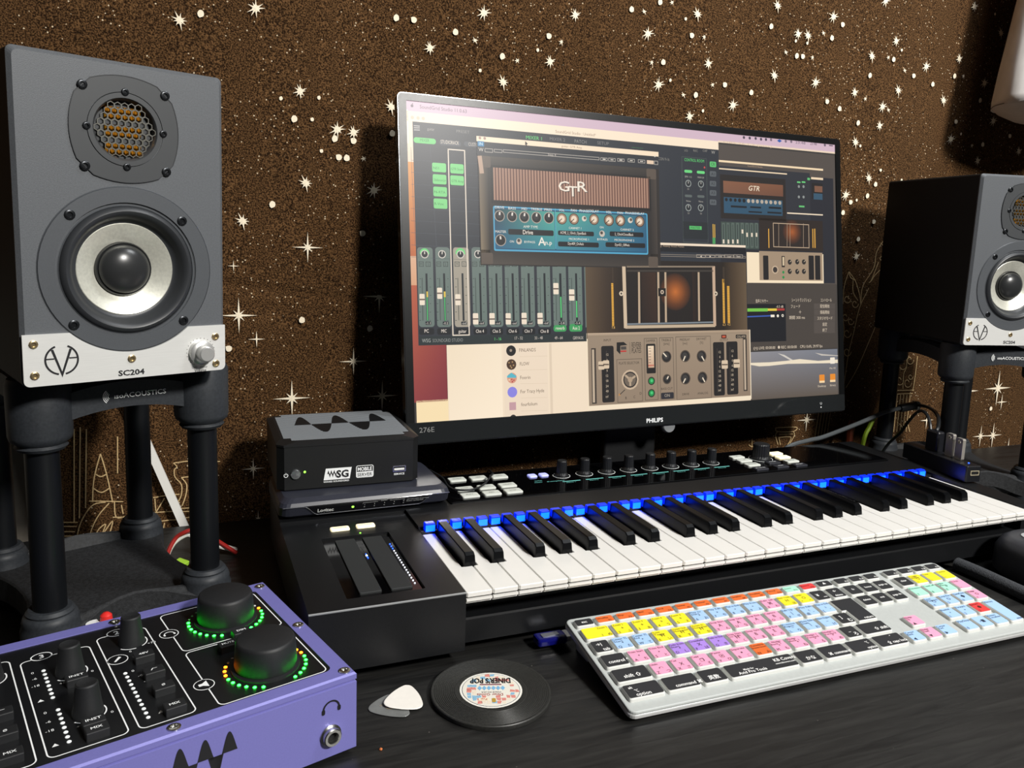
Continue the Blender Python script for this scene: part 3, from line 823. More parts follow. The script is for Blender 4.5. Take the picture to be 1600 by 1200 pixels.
["T",11,1242,499,7,"▶","d8ccbc","C",0],
["T",11,1290,498,7,"A>B","d8ccbc","C",0],
["T",11,1336,497,7,"Load","d8ccbc","C",0],
["T",11,1383,496,8,"Save","d8ccbc","C",0],
["G",9,670,517,760,812,["5a4834","3a2c20","3a2c20","5a4834"]],
["G",9,760,517,835,812,["3a2c20","20180f","20180f","3a2c20"]],
["G",9,835,517,1301,812,["231b15","231b15","231b15","231b15"]],
["G",9,1301,517,1361,812,["20180f","4a3a28","4a3a28","20180f"]],
["G",9,1361,517,1421,812,["4a3a28","63513c","63513c","4a3a28"]],
["R",10,780,605,789,766,"dfa640",0],
["L",11,780,610,793,610,1,"5a4018"],
["L",11,780,617,793,616,1,"5a4018"],
["L",11,780,623,793,623,1,"5a4018"],
["L",11,780,629,793,629,1,"5a4018"],
["L",11,779,635,793,635,1,"5a4018"],
["L",11,779,642,793,642,1,"5a4018"],
["L",11,779,648,792,648,1,"5a4018"],
["L",11,779,654,792,654,1,"5a4018"],
["L",11,779,661,792,661,1,"5a4018"],
["L",11,779,667,792,667,1,"5a4018"],
["L",11,778,673,792,673,1,"5a4018"],
["L",11,778,680,792,680,1,"5a4018"],
["L",11,778,686,791,686,1,"5a4018"],
["L",11,778,692,791,692,1,"5a4018"],
["L",11,778,698,791,699,1,"5a4018"],
["L",11,778,705,791,705,1,"5a4018"],
["L",11,777,711,791,711,1,"5a4018"],
["L",11,777,717,790,718,1,"5a4018"],
["L",11,777,724,790,724,1,"5a4018"],
["L",11,777,730,790,730,1,"5a4018"],
["L",11,777,736,790,736,1,"5a4018"],
["L",11,777,743,790,743,1,"5a4018"],
["L",11,776,749,790,749,1,"5a4018"],
["L",11,776,755,789,755,1,"5a4018"],
["L",11,776,762,789,762,1,"5a4018"],
["R",10,1299,585,1309,763,"dfa640",0],
["L",11,1298,590,1314,590,1,"5a4018"],
["L",11,1298,597,1313,597,1,"5a4018"],
["L",11,1298,604,1313,604,1,"5a4018"],
["L",11,1298,611,1313,610,1,"5a4018"],
["L",11,1298,617,1313,617,1,"5a4018"],
["L",11,1298,624,1313,624,1,"5a4018"],
["L",11,1297,631,1313,631,1,"5a4018"],
["L",11,1297,638,1312,638,1,"5a4018"],
["L",11,1297,644,1312,644,1,"5a4018"],
["L",11,1297,651,1312,651,1,"5a4018"],
["L",11,1297,658,1312,658,1,"5a4018"],
["L",11,1297,665,1312,665,1,"5a4018"],
["L",11,1296,671,1311,671,1,"5a4018"],
["L",11,1296,678,1311,678,1,"5a4018"],
["L",11,1296,685,1311,685,1,"5a4018"],
["L",11,1296,692,1311,692,1,"5a4018"],
["L",11,1296,698,1311,698,1,"5a4018"],
["L",11,1295,705,1311,705,1,"5a4018"],
["L",11,1295,712,1310,712,1,"5a4018"],
["L",11,1295,719,1310,719,1,"5a4018"],
["L",11,1295,725,1310,725,1,"5a4018"],
["L",11,1295,732,1310,732,1,"5a4018"],
["L",11,1295,739,1310,739,1,"5a4018"],
["L",11,1294,746,1310,746,1,"5a4018"],
["L",11,1294,752,1309,753,1,"5a4018"],
["L",11,1294,759,1309,759,1,"5a4018"],
["R",10,1322,613,1334,763,"dfa640",0],
["L",11,1322,619,1337,618,1,"5a4018"],
["L",11,1322,625,1337,625,1,"5a4018"],
["L",11,1322,632,1337,632,1,"5a4018"],
["L",11,1322,639,1337,639,1,"5a4018"],
["L",11,1321,646,1337,646,1,"5a4018"],
["L",11,1321,652,1337,652,1,"5a4018"],
["L",11,1321,659,1336,659,1,"5a4018"],
["L",11,1321,666,1336,666,1,"5a4018"],
["L",11,1321,673,1336,673,1,"5a4018"],
["L",11,1321,680,1336,680,1,"5a4018"],
["L",11,1320,686,1336,686,1,"5a4018"],
["L",11,1320,693,1335,693,1,"5a4018"],
["L",11,1320,700,1335,700,1,"5a4018"],
["L",11,1320,707,1335,707,1,"5a4018"],
["L",11,1320,713,1335,714,1,"5a4018"],
["L",11,1320,720,1335,720,1,"5a4018"],
["L",11,1319,727,1335,727,1,"5a4018"],
["L",11,1319,734,1334,734,1,"5a4018"],
["L",11,1319,740,1334,741,1,"5a4018"],
["L",11,1319,747,1334,747,1,"5a4018"],
["L",11,1319,754,1334,754,1,"5a4018"],
["L",11,1319,761,1334,761,1,"5a4018"],
["R",10,784,543,791,603,"3c3024",0],
["R",10,1302,536,1311,600,"3c3024",0],
["T",10,785,776,9,"7.8","e0b060","C",0],
["T",10,1304,773,9,"6.3","e0b060","C",0],
["T",10,1328,772,9,"4.2","e0b060","C",0],
["R",10,848,542,1252,773,"1c1612",0],
["G",11,913,562,981,754,["2c1d14","3c2618","33221a","241a14"]],
["X",11,1070,637,73,"c06a2c","2e1d13"],
["G",11,1152,559,1172,757,["2c1d14","201812","201812","2c1d14"]],
["L",12,904,562,901,758,9,"b9a186"],
["L",12,992,561,990,756,9,"b9a186"],
["L",12,1025,561,1023,755,9,"b9a186"],
["L",12,1183,559,1181,752,9,"b9a186"],
["L",12,837,541,839,775,15,"cfb89c"],
["L",12,1257,534,1257,773,14,"c4a68c"],
["L",12,850,542,1258,536,6,"8a7a68"],
["L",12,838,771,1259,771,12,"c0ab90"],
["L",12,844,760,1250,758,6,"7a8288"],
["L",12,850,558,1255,553,7,"3c3630"],
["R",13,990,623,1025,654,"15120f",0],
["C",14,1008,638,8,"cdb8a0"],
["C",15,1008,638,4,"3a3028"],
["C",12,823,644,9,"dccab0"],
["C",13,823,644,4,"3a3028"],
["C",12,1265,644,9,"dccab0"],
["C",13,1265,644,4,"3a3028"],
["R",8,669,791,1436,1075,"f2e0c4",0],
["G",10,673,791,1432,805,["c2aa90","b49c82","93806c","8c7a66"]],
["G",10,673,805,1432,1061,["978470","a08c76","8f7b68","93806c"]],
["R",11,730,840,784,1052,"1e1b19",7],
["R",11,1246,838,1301,1053,"1e1b19",7],
["R",11,1312,837,1369,1052,"1e1b19",7],
["L",12,752,858,750,1041,3,"3a3430"],
["T",12,756,877,9,"12","c8b69e","C",0],
["T",12,755,897,9,"6","c8b69e","C",0],
["T",12,754,916,9,"0","c8b69e","C",0],
["T",12,754,936,9,"6","c8b69e","C",0],
["T",12,753,956,9,"12","c8b69e","C",0],
["T",12,753,975,9,"18","c8b69e","C",0],
["T",12,752,995,9,"24","c8b69e","C",0],
["T",12,752,1014,9,"40","c8b69e","C",0],
["T",12,751,1034,9,"inf","c8b69e","C",0],
["L",12,1266,863,1265,1041,3,"3a3430"],
["T",12,1279,883,10,"12","c8b69e","C",0],
["T",12,1279,902,10,"6","c8b69e","C",0],
["T",12,1278,921,10,"0","c8b69e","C",0],
["T",12,1278,941,10,"6","c8b69e","C",0],
["T",12,1277,960,10,"12","c8b69e","C",0],
["T",12,1277,979,10,"18","c8b69e","C",0],
["T",12,1276,998,10,"24","c8b69e","C",0],
["T",12,1276,1017,10,"40","c8b69e","C",0],
["T",12,1275,1036,10,"inf","c8b69e","C",0],
["L",12,1330,859,1328,1041,3,"3a3430"],
["T",12,1343,880,10,"12","c8b69e","C",0],
["T",12,1342,900,10,"6","c8b69e","C",0],
["T",12,1342,919,10,"0","c8b69e","C",0],
["T",12,1341,939,10,"6","c8b69e","C",0],
["T",12,1341,958,10,"12","c8b69e","C",0],
["T",12,1340,977,10,"18","c8b69e","C",0],
["T",12,1340,997,10,"24","c8b69e","C",0],
["T",12,1339,1016,10,"40","c8b69e","C",0],
["T",12,1339,1036,10,"inf","c8b69e","C",0],
["R",13,716,897,742,928,"d6c0a4",4],
["L",14,717,912,741,913,5,"5a4c40"],
["R",13,736,894,763,925,"d6c0a4",4],
["L",14,737,909,762,910,5,"5a4c40"],
["R",13,1287,912,1318,946,"d6c0a4",4],
["L",14,1288,929,1317,930,5,"5a4c40"],
["R",13,1347,910,1379,944,"d6c0a4",4],
["L",14,1348,926,1377,927,5,"5a4c40"],
["L",11,697,847,696,1054,20,"3e362f"],
["L",12,695,852,694,1049,9,"c0ac94"],
["L",11,1407,825,1406,1041,20,"3e362f"],
["L",12,1405,831,1405,1036,9,"c0ac94"],
["P",12,[[798,828],[829,827],[845,839],[814,841],[813,874],[797,859]],"1c1a18"],
["R",12,816,844,840,856,"4a4440",0],
["L",12,814,862,840,862,6,"b83a34"],
["L",12,856,828,856,874,2,"6a5c4e"],
["T",12,885,850,22,"REVERB","3a322a","C",42],
["T",12,885,870,19,"PLATES","3a322a","C",42],
["T",12,758,823,9,"INPUT","3a322a","C",32],
["O",11,796,892,909,1056,2,"5c5044"],
["T",12,851,912,10,"PLATE SELECTOR","3a322a","C",91],
["C",12,854,971,38,"c9b196"],
["C",13,854,971,31,"2c2724"],
["C",14,854,971,26,"6e6154"],
["C",15,854,971,11,"a8937c"],
["L",15,854,971,832,953,8,"b8a288"],
["L",15,854,971,878,958,8,"b8a288"],
["L",15,854,971,854,995,8,"b8a288"],
["L",12,830,1008,806,1026,3,"2c2724"],
["T",12,805,1030,10,"A","d89038","C",0],
["T",12,834,1044,10,"B","3a322a","C",0],
["T",12,871,1042,10,"C","3a322a","C",0],
["T",12,900,1030,10,"D","3a322a","C",0],
["O",11,920,815,980,1054,2,"5c5044"],
["T",12,950,830,10,"DAMPER","3a322a","C",43],
["R",12,929,837,971,951,"1e1b18",4],
["G",13,937,845,964,929,["f0dcc0","e4ccae","c8a88a","c89a80"]],
["L",14,937,920,963,920,3,"b83828"],
["L",14,940,854,951,854,2,"5a4a3c"],
["L",14,940,865,951,865,2,"5a4a3c"],
["L",14,940,876,950,876,2,"5a4a3c"],
["L",14,939,887,950,887,2,"5a4a3c"],
["L",14,939,898,950,898,2,"5a4a3c"],
["L",14,939,909,949,909,2,"5a4a3c"],
["C",12,950,980,16,"2a2622"],
["C",13,950,980,12,"1c8c46"],
["C",14,951,979,6,"4cc878"],
["C",12,949,1027,16,"2a2622"],
["C",13,949,1027,12,"1c8c46"],
["C",14,950,1026,6,"4cc878"],
["O",11,990,814,1055,1054,2,"5c5044"],
["O",11,1066,812,1235,1060,2,"5c5044"],
["T",12,1022,829,10,"TREBLE","3a322a","C",46],
["T",12,1110,829,10,"PREDELAY","3a322a","C",48],
["T",12,1190,828,10,"DRY/WET","3a322a","C",49],
["T",12,1023,843,9,"[kHz]","3a322a","C",0],
["T",12,1110,843,9,"[ms]","3a322a","C",0],
["T",12,1190,842,9,"[%]","3a322a","C",0],
["T",12,1021,1017,9,"BASS CUT","3a322a","C",0],
["T",12,1109,1043,9,"DRIVE","3a322a","C",0],
["T",12,1191,1043,9,"ANALOG","3a322a","C",0],
["C",12,1022,889,23,"55493e"],
["C",13,1022,889,20,"232120"],
["C",14,1020,886,13,"3c3936"],
["L",15,1022,889,1007,874,5,"ecdcc4"],
["C",12,1110,889,24,"55493e"],
["C",13,1110,889,20,"232120"],
["C",14,1108,887,13,"3c3936"],
["L",15,1110,889,1100,908,5,"ecdcc4"],
["C",12,1189,892,24,"55493e"],
["C",13,1189,892,20,"232120"],
["C",14,1186,889,13,"3c3936"],
["L",15,1189,892,1201,910,5,"ecdcc4"],
["C",12,1022,976,20,"55493e"],
["C",13,1022,976,16,"232120"],
["C",14,1020,973,9,"3c3936"],
["L",15,1022,976,1029,965,5,"ecdcc4"],
["C",12,1109,977,24,"55493e"],
["C",13,1109,977,20,"232120"],
["C",14,1107,975,13,"3c3936"],
["L",15,1109,977,1098,994,5,"ecdcc4"],
["C",12,1191,977,24,"55493e"],
["C",13,1191,977,20,"232120"],
["C",14,1188,975,13,"3c3936"],
["L",15,1191,977,1202,995,5,"ecdcc4"],
["R",12,993,1028,1052,1052,"2a2a30",4],
["T",13,1021,1045,12,"ON","b0a494","C",0],
["R",12,1288,809,1314,824,"4a1a14",3],
["R",13,1293,813,1309,820,"c85a3a",0],
["T",12,1301,834,9,"OUTPUT","3a322a","C",42],
["R",12,1361,810,1415,825,"1e1b18",3],
["T",13,1388,822,9,"COLLAPSE","c8b49c","C",44],
["R",11,250,98,1005,116,"f6dfc2",0],
["R",11,250,116,1005,164,"2a2d33",0],
["R",11,253,164,1005,546,"2a2522",0],
["C",12,263,104,5,"a8887a"],
["C",12,281,104,5,"a8887a"],
["T",12,583,111,8,"guitar: GTR Amp","8a7464","L",85],
["R",12,254,115,278,133,"2b7ca8",2],
["T",13,266,129,11,"IN","d8ecf4","C",0],
["T",12,266,150,13,"W","e0d8cc","C",18],
["O",12,280,138,311,152,2,"b4aca2"],
["O",12,315,138,347,150,2,"b4aca2"],
["O",12,350,137,741,148,2,"b4aca2"],
["T",12,543,146,8,"Step 4","c8beb2","C",32],
["O",12,746,137,776,149,2,"b4aca2"],
["R",13,755,141,768,145,"d8d0c4",0],
["O",12,780,136,811,149,2,"b4aca2"],
["R",13,789,141,802,144,"d8d0c4",0],
["O",12,819,135,850,147,2,"b4aca2"],
["R",13,828,139,841,143,"d8d0c4",0],
["O",12,865,133,896,146,2,"b4aca2"],
["R",13,874,138,887,141,"d8d0c4",0],
["O",12,911,133,943,146,2,"b4aca2"],
["R",13,920,138,934,141,"d8d0c4",0],
["R",12,951,133,982,147,"e4c8ac",0],
["O",12,984,133,1002,148,2,"b4aca2"],
["C",12,988,116,3,"d8d0c4"],
["G",12,257,165,992,201,["4a433c","3c3631","2a2624","2e2a27"]],
["G",12,257,165,291,542,["6a5c4c","2e2a27","2a2624","8a7a62"]],
["G",12,958,165,992,542,["2a2624","4a4038","3c3631","221f1d"]],
["G",12,257,492,992,542,["2e2a27","2a2624","3a342f","4c443c"]],
["R",13,257,165,301,205,"5a4e44",6],
["R",13,948,165,992,205,"5a4e44",6],
["R",13,257,502,301,542,"5a4e44",6],
["R",13,948,502,992,542,"5a4e44",6],
["L",14,260,166,267,227,16,"b89a84"],
["G",13,302,195,966,327,["1c1917","1c1917","1c1917","1c1917"]],
["Z",14,310,203,958,317,56,"6e4c40","b28a74"],
["T",14,591,273,38,"G","1c1210","C",45],
["T",14.3,628,290,39,"T","1c1210","C",37],
["T",14,668,271,39,"R","1c1210","C",42],
["T",15,589,271,38,"G","f2e6d4","C",45],
["T",15.3,625,288,39,"T","f2e6d4","C",37],
["T",15,666,269,39,"R","f2e6d4","C",42],
["R",13,306,337,948,495,"4fa2c4",6],
["R",14,311,342,943,489,"20506c",4],
["G",15,311,348,547,485,["1e3240","4ea898","3c8c94","205a7c"]],
["G",15,551,348,941,485,["4ea898","2c607c","24587a","3c8496"]],
["L",16,551,336,549,482,2,"60b4cc"],
["T",16,331,346,9,"DRIVE","f0e6d8","C",35],
["T",16,379,347,9,"BASS","f0e6d8","C",29],
["T",16,427,347,9,"MID","f0e6d8","C",22],
["T",16,475,346,9,"TREBLE","f0e6d8","C",44],
["T",16,522,346,9,"PRES","f0e6d8","C",30],
["T",16,577,345,9,"VOL","f0e6d8","C",23],
["T",16,627,344,10,"PAN","f0e6d8","C",23],
["T",16,671,344,10,"PHASE","f0e6d8","C",39],
["T",16,713,343,10,"DELAY","f0e6d8","C",40],
["T",16,776,344,10,"VOL","f0e6d8","C",24],
["T",16,826,344,9,"PAN","f0e6d8","C",24],
["T",16,870,343,9,"PHASE","f0e6d8","C",41],
["T",16,913,343,9,"DELAY","f0e6d8","C",41],
["C",16,330,372,20,"a89c90"],
["C",17,330,372,17,"141414"],
["C",18,328,370,11,"2c2c2e"],
["L",19,330,369,331,358,6,"e4dcd0"],
["C",16,378,372,20,"a89c90"],
["C",17,378,372,17,"141414"],
["C",18,376,370,11,"2c2c2e"],
["L",19,378,369,380,358,6,"e4dcd0"],
["C",16,426,372,21,"a89c90"],
["C",17,426,372,17,"141414"],
["C",18,424,370,11,"2c2c2e"],
["L",19,426,369,428,358,6,"e4dcd0"],
["C",16,474,372,21,"a89c90"],
["C",17,474,372,18,"141414"],
["C",18,472,370,11,"2c2c2e"],
["L",19,474,368,476,357,6,"e4dcd0"],
["C",16,524,371,21,"a89c90"],
["C",17,524,371,18,"141414"],
["C",18,522,369,11,"2c2c2e"],
["L",19,524,368,525,356,6,"e4dcd0"],
["C",16,577,372,21,"4a3a30"],
["C",17,577,372,18,"a08068"],
["C",18,577,372,12,"e8d4bc"],
["L",19,577,372,562,385,3,"2a1c14"],
["C",16,627,371,21,"4a3a30"],
["C",17,627,371,18,"a08068"],
["C",18,627,371,12,"e8d4bc"],
["L",19,627,371,613,384,3,"2a1c14"],
["C",16,712,369,21,"4a3a30"],
["C",17,712,369,18,"a08068"],
["C",18,712,369,12,"e8d4bc"],
["L",19,712,369,697,382,3,"2a1c14"],
["C",16,776,370,22,"4a3a30"],
["C",17,776,370,18,"a08068"],
["C",18,776,370,12,"e8d4bc"],
["L",19,776,370,761,383,3,"2a1c14"],
["C",16,826,369,22,"4a3a30"],
["C",17,826,369,18,"a08068"],
["C",18,826,369,12,"e8d4bc"],
["L",19,826,369,811,383,3,"2a1c14"],
["C",16,912,369,22,"4a3a30"],
["C",17,912,369,18,"a08068"],
["C",18,912,369,12,"e8d4bc"],
["L",19,912,369,896,382,3,"2a1c14"],
["C",17,670,368,10,"d8ccbc"],
["C",18,673,366,5,"5a5048"],
["C",17,870,366,11,"d8ccbc"],
["C",18,873,364,6,"5a5048"],
["C",17,745,421,12,"c8bcae"],
["C",18,743,418,6,"4a423c"],
["C",17,403,459,11,"c8bcae"],
["C",18,402,456,6,"4a423c"],
["T",16,450,410,9,"AMP TYPE","f0e6d8","C",57],
["R",16,362,416,542,436,"14181c",5],
["T",17,419,433,16,"Drive","f0e6d8","L",40],
["T",16,333,431,9,"MASTER","f0e6d8","C",42],
["C",16,332,457,21,"a89c90"],
["C",17,332,457,18,"141414"],
["L",19,332,454,331,443,6,"e4dcd0"],
["T",16,375,464,8,"ON","f0e6d8","C",0],
["T",16,445,464,8,"BYPASS","f0e6d8","C",43],
["T",16,479,471,31,"A","f0e6d8","L",0],
["T",16,501,468,16,"m.p","f0e6d8","L",33],
["T",16,631,408,8,"CABINET 1","f0e6d8","C",52],
["R",16,560,415,710,432,"14181c",5],
["T",17,569,427,10,"ACME_2_15Inch_OpenBack","f0e6d8","L",108],
["T",16,646,448,8,"MICROPHONE 1","f0e6d8","C",83],
["R",16,559,455,730,473,"14181c",5],
["T",17,600,466,10,"Dyn409_OnAxis","f0e6d8","L",65],
["T",16,744,401,8,"ON","f0e6d8","C",0],
["T",16,746,446,8,"BYPASS","f0e6d8","C",44],
["T",16,855,406,8,"CABINET 2","f0e6d8","C",59],
["R",16,778,411,928,429,"14181c",5],
["T",17,800,425,10,"2_12InchClosedBack","f0e6d8","L",82],
["T",16,842,446,8,"MICROPHONE 2","f0e6d8","C",87],
["R",16,759,452,935,470,"14181c",5],
["T",17,800,465,10,"Dyn421_OffAxis","f0e6d8","L",64],
["P",20,[[437,101],[447,111],[442,113],[444,118],[441,119],[439,114],[436,116]],"1a1a1c"]]
# ------------------------------------------------------------------ the setting: wall, desk
YW = 0.42
g = G(); g.add(*box(-1.3, 3.4, YW + .02, YW + .06, -.75, 1.9))
tag(obj('wall_back', g, mat('wall_paint', '8c857a', .8, grain=.05, scale=60, bump=.1, bscale=300)), 'pale painted wall behind the brown hanging', 'wall', kind='structure')

def wood_black():
    m = bpy.data.materials.new('black_stained_wood'); m.use_nodes = True; nt = m.node_tree; N = nt.nodes; b = N['Principled BSDF']
    tc = N.new('ShaderNodeTexCoord'); mp = N.new('ShaderNodeMapping'); mp.inputs['Scale'].default_value = (9, 95, 9); mp.inputs['Rotation'].default_value = (0, 0, .03)
    nz = N.new('ShaderNodeTexNoise'); nz.inputs['Scale'].default_value = 1.6; nz.inputs['Detail'].default_value = 6; nz.inputs['Distortion'].default_value = .8
    nt.links.new(tc.outputs['Object'], mp.inputs[0]); nt.links.new(mp.outputs[0], nz.inputs['Vector'])
    rp = N.new('ShaderNodeValToRGB'); e = rp.color_ramp.elements
    e[0].position = .3; e[0].color = (.0055, .0055, .0057, 1); e[1].position = .75; e[1].color = (.020, .0195, .018, 1)
    nt.links.new(nz.outputs['Fac'], rp.inputs[0])
    du = N.new('ShaderNodeTexVoronoi'); du.inputs['Scale'].default_value = 85; nt.links.new(tc.outputs['Object'], du.inputs['Vector'])
    dm = N.new('ShaderNodeMath'); dm.operation = 'LESS_THAN'; dm.inputs[1].default_value = .045; nt.links.new(du.outputs['Distance'], dm.inputs[0])
    wn = N.new('ShaderNodeTexNoise'); wn.inputs['Scale'].default_value = 23; nt.links.new(tc.outputs['Object'], wn.inputs['Vector'])
    wm = N.new('ShaderNodeMath'); wm.operation = 'GREATER_THAN'; wm.inputs[1].default_value = .56; nt.links.new(wn.outputs['Fac'], wm.inputs[0])
    ml = N.new('ShaderNodeMath'); ml.operation = 'MULTIPLY'; nt.links.new(dm.outputs[0], ml.inputs[0]); nt.links.new(wm.outputs[0], ml.inputs[1])
    mx = N.new('ShaderNodeMix'); mx.data_type = 'RGBA'; nt.links.new(ml.outputs[0], mx.inputs['Factor']); nt.links.new(rp.outputs[0], mx.inputs['A']); mx.inputs['B'].default_value = (.11, .10, .09, 1)
    nt.links.new(mx.outputs['Result'], b.inputs['Base Color'])
    mr = N.new('ShaderNodeMapRange'); mr.inputs['To Min'].default_value = .33; mr.inputs['To Max'].default_value = .55; nt.links.new(nz.outputs['Fac'], mr.inputs[0]); nt.links.new(mr.outputs[0], b.inputs['Roughness'])
    bp = N.new('ShaderNodeBump'); bp.inputs['Strength'].default_value = .35; bp.inputs['Distance'].default_value = .0008; nt.links.new(nz.outputs['Fac'], bp.inputs['Height']); nt.links.new(bp.outputs[0], b.inputs['Normal'])
    b.inputs['Specular IOR Level'].default_value = .5
    MATS['wood'] = m; return m
desk = thing('desk', 'black stained wooden desk with visible grain under all the gear', 'desk', (0, 0, 0))
g = G(); g.add(*rbox(2.2, .85, .03, .006, .002, bb=.002), T=TR(.25, -.03, -.03)); obj('desk_top', g, wood_black(), desk)
for x in (-.8, 1.3):
    for y in (-.41, .35):
        g = G(); g.add(*rbox(.05, .05, .70, .004, .001), T=TR(x, y, -.73)); obj('leg', g, MATS['wood'], desk)
g = G(); g.add(*box(-1.3, 3.4, -2.6, YW + .02, -.76, -.735))
tag(obj('floor', g, mat('floor_board', '4a3a2c', .6, grain=.2, scale=8, stretch=(1, 12, 1))), 'brown wooden floor under the black desk', 'floor', kind='structure')

# ------------------------------------------------------------------ brown velvet hanging with stars
def velvet():
    m = bpy.data.materials.new('brown_velvet'); m.use_nodes = True; nt = m.node_tree; N = nt.nodes; b = N['Principled BSDF']
    tc = N.new('ShaderNodeTexCoord')
    nz = N.new('ShaderNodeTexNoise'); nz.inputs['Scale'].default_value = 620; nz.inputs['Detail'].default_value = 2; nt.links.new(tc.outputs['Object'], nz.inputs['Vector'])
    rp = N.new('ShaderNodeValToRGB'); e = rp.color_ramp.elements
    e[0].position = .40; e[0].color = (.013, .0055, .0018, 1); e[1].position = .68; e[1].color = (.150, .076, .030, 1)
    nt.links.new(nz.outputs['Fac'], rp.inputs[0])
    n2 = N.new('ShaderNodeTexNoise'); n2.inputs['Scale'].default_value = 6; nt.links.new(tc.outputs['Object'], n2.inputs['Vector'])
    m2 = N.new('ShaderNodeMapRange'); m2.inputs['To Min'].default_value = .8; m2.inputs['To Max'].default_value = 1.2; nt.links.new(n2.outputs['Fac'], m2.inputs[0])
    mu = N.new('ShaderNodeMix'); mu.data_type = 'RGBA'; mu.blend_type = 'MULTIPLY'; mu.inputs['Factor'].default_value = 1
    nt.links.new(rp.outputs[0], mu.inputs['A']); nt.links.new(m2.outputs[0], mu.inputs['B'])
    vo = N.new('ShaderNodeTexVoronoi'); vo.inputs['Scale'].default_value = 150; nt.links.new(tc.outputs['Object'], vo.inputs['Vector'])
    lt = N.new('ShaderNodeMath'); lt.operation = 'LESS_THAN'; lt.inputs[1].default_value = .13; nt.links.new(vo.outputs['Distance'], lt.inputs[0])
    n3 = N.new('ShaderNodeTexNoise'); n3.inputs['Scale'].default_value = 14; n3.inputs['Detail'].default_value = 3; nt.links.new(tc.outputs['Object'], n3.inputs['Vector'])
    gt = N.new('ShaderNodeMath'); gt.operation = 'GREATER_THAN'; gt.inputs[1].default_value = .47; nt.links.new(n3.outputs['Fac'], gt.inputs[0])
    ml = N.new('ShaderNodeMath'); ml.operation = 'MULTIPLY'; nt.links.new(lt.outputs[0], ml.inputs[0]); nt.links.new(gt.outputs[0], ml.inputs[1])
    mx = N.new('ShaderNodeMix'); mx.data_type = 'RGBA'; nt.links.new(ml.outputs[0], mx.inputs['Factor']); nt.links.new(mu.outputs['Result'], mx.inputs['A']); mx.inputs['B'].default_value = (.62, .50, .34, 1)
    nt.links.new(mx.outputs['Result'], b.inputs['Base Color'])
    b.inputs['Roughness'].default_value = .95; b.inputs['Specular IOR Level'].default_value = .1
    b.inputs['Sheen Weight'].default_value = .25; b.inputs['Sheen Tint'].default_value = (.5, .3, .15, 1)
    bp = N.new('ShaderNodeBump'); bp.inputs['Strength'].default_value = .6; bp.inputs['Distance'].default_value = .002; nt.links.new(nz.outputs['Fac'], bp.inputs['Height']); nt.links.new(bp.outputs[0], b.inputs['Normal'])
    return m
def fold(x, z):
    """Depth of the hanging cloth at (x, z): soft vertical folds."""
    return .0022 * math.sin(x * 14 + .6) + .0012 * math.sin(x * 33 + z * 2) + .0025 * math.exp(-((x + .235) / .012) ** 2) + .0025 * math.exp(-((x - .30 + z * .02) / .012) ** 2) + .004 * math.exp(-((x - 1.26) / .05) ** 2)
def left_edge(z):                      # the cloth is pulled aside low down at its left, baring the wall
    return -1.0 if z > .30 else -1.0 + (.645 - .05 * max(0, z) / .3) * min(1, (.30 - z) / .05)
tap = thing('wall_hanging', 'brown velvet hanging with cream stars and outlined towers behind the monitor', 'wall hanging', (0, YW, 0))
g = G(); NX, NZ = 260, 40
zs = [-.5 + 1.9 * k / NZ for k in range(NZ + 1)]
for z in zs:
    xl = left_edge(z)
    for i in range(NX + 1):
        x = xl + (3.3 - xl) * i / NX; g.v.append(Vector((x, fold(x, z), z)))
for j in range(NZ):
    for i in range(NX):
        a = j * (NX + 1) + i; g.f.append([a, a + 1, a + NX + 2, a + NX + 1]); g.sm.append(True); g.c.append(None)
cl = obj('cloth', g, velvet(), tap)
so = cl.modifiers.new('thickness', 'SOLIDIFY'); so.thickness = .002; so.offset = -1
CREAM = mat('cream_thread', 'f4e6cc', .8, grain=.12, scale=900, bump=.4, bscale=1500)
CREAM2 = mat('tan_thread', 'c9ac7c', .8, grain=.2, scale=700, bump=.4, bscale=1500)
def star_mesh(kind, r, seed):
    rnd = random.Random(seed); g = G()
    def ray(a, r0, w):
        ca, sa = math.cos(a), math.sin(a)
        g.add([(-sa * w, ca * w, 0), (sa * w, -ca * w, 0), (ca * r0, sa * r0, 0)], [(0, 1, 2)])
    if kind in 'de':
        P = [(r * (1 + rnd.uniform(-.16, .16)) * math.cos(2 * PI * k / 10), r * 1.1 * (1 + rnd.uniform(-.16, .16)) * math.sin(2 * PI * k / 10)) for k in range(10)]
        g.add([(x, y, 0) for x, y in P], [tuple(range(10))])
    elif kind == 'a':
        P = [(r * .36 * (1 + rnd.uniform(-.2, .2)) * math.cos(2 * PI * k / 9), r * .4 * (1 + rnd.uniform(-.2, .2)) * math.sin(2 * PI * k / 9)) for k in range(9)]
        g.add([(x, y, 0) for x, y in P], [tuple(range(9))])
        for k in range(9): ray(2 * PI * k / 9 + rnd.uniform(-.2, .2), r * rnd.uniform(.65, 1.1), r * .13)
    elif kind == 'c':
        for k in range(6): ray(2 * PI * k / 6 + rnd.uniform(-.3, .3), r * rnd.uniform(.4, 1), r * .16)
    else:
        for k in range(4): ray(PI / 2 * k, r, r * (.075 if kind == 's' else .09))
        if kind == 's':
            for k in range(4): ray(PI / 4 + PI / 2 * k, r * .42, r * .07)
            g.add([(x, y, 0) for x, y in circle(r * .15, 8)], [tuple(range(8))])
    for j, f in enumerate(g.f):                   # the threads lie over one another
        for i in f: g.v[i].z = .00005 * j
    return g.mesh('star')
_st = {}
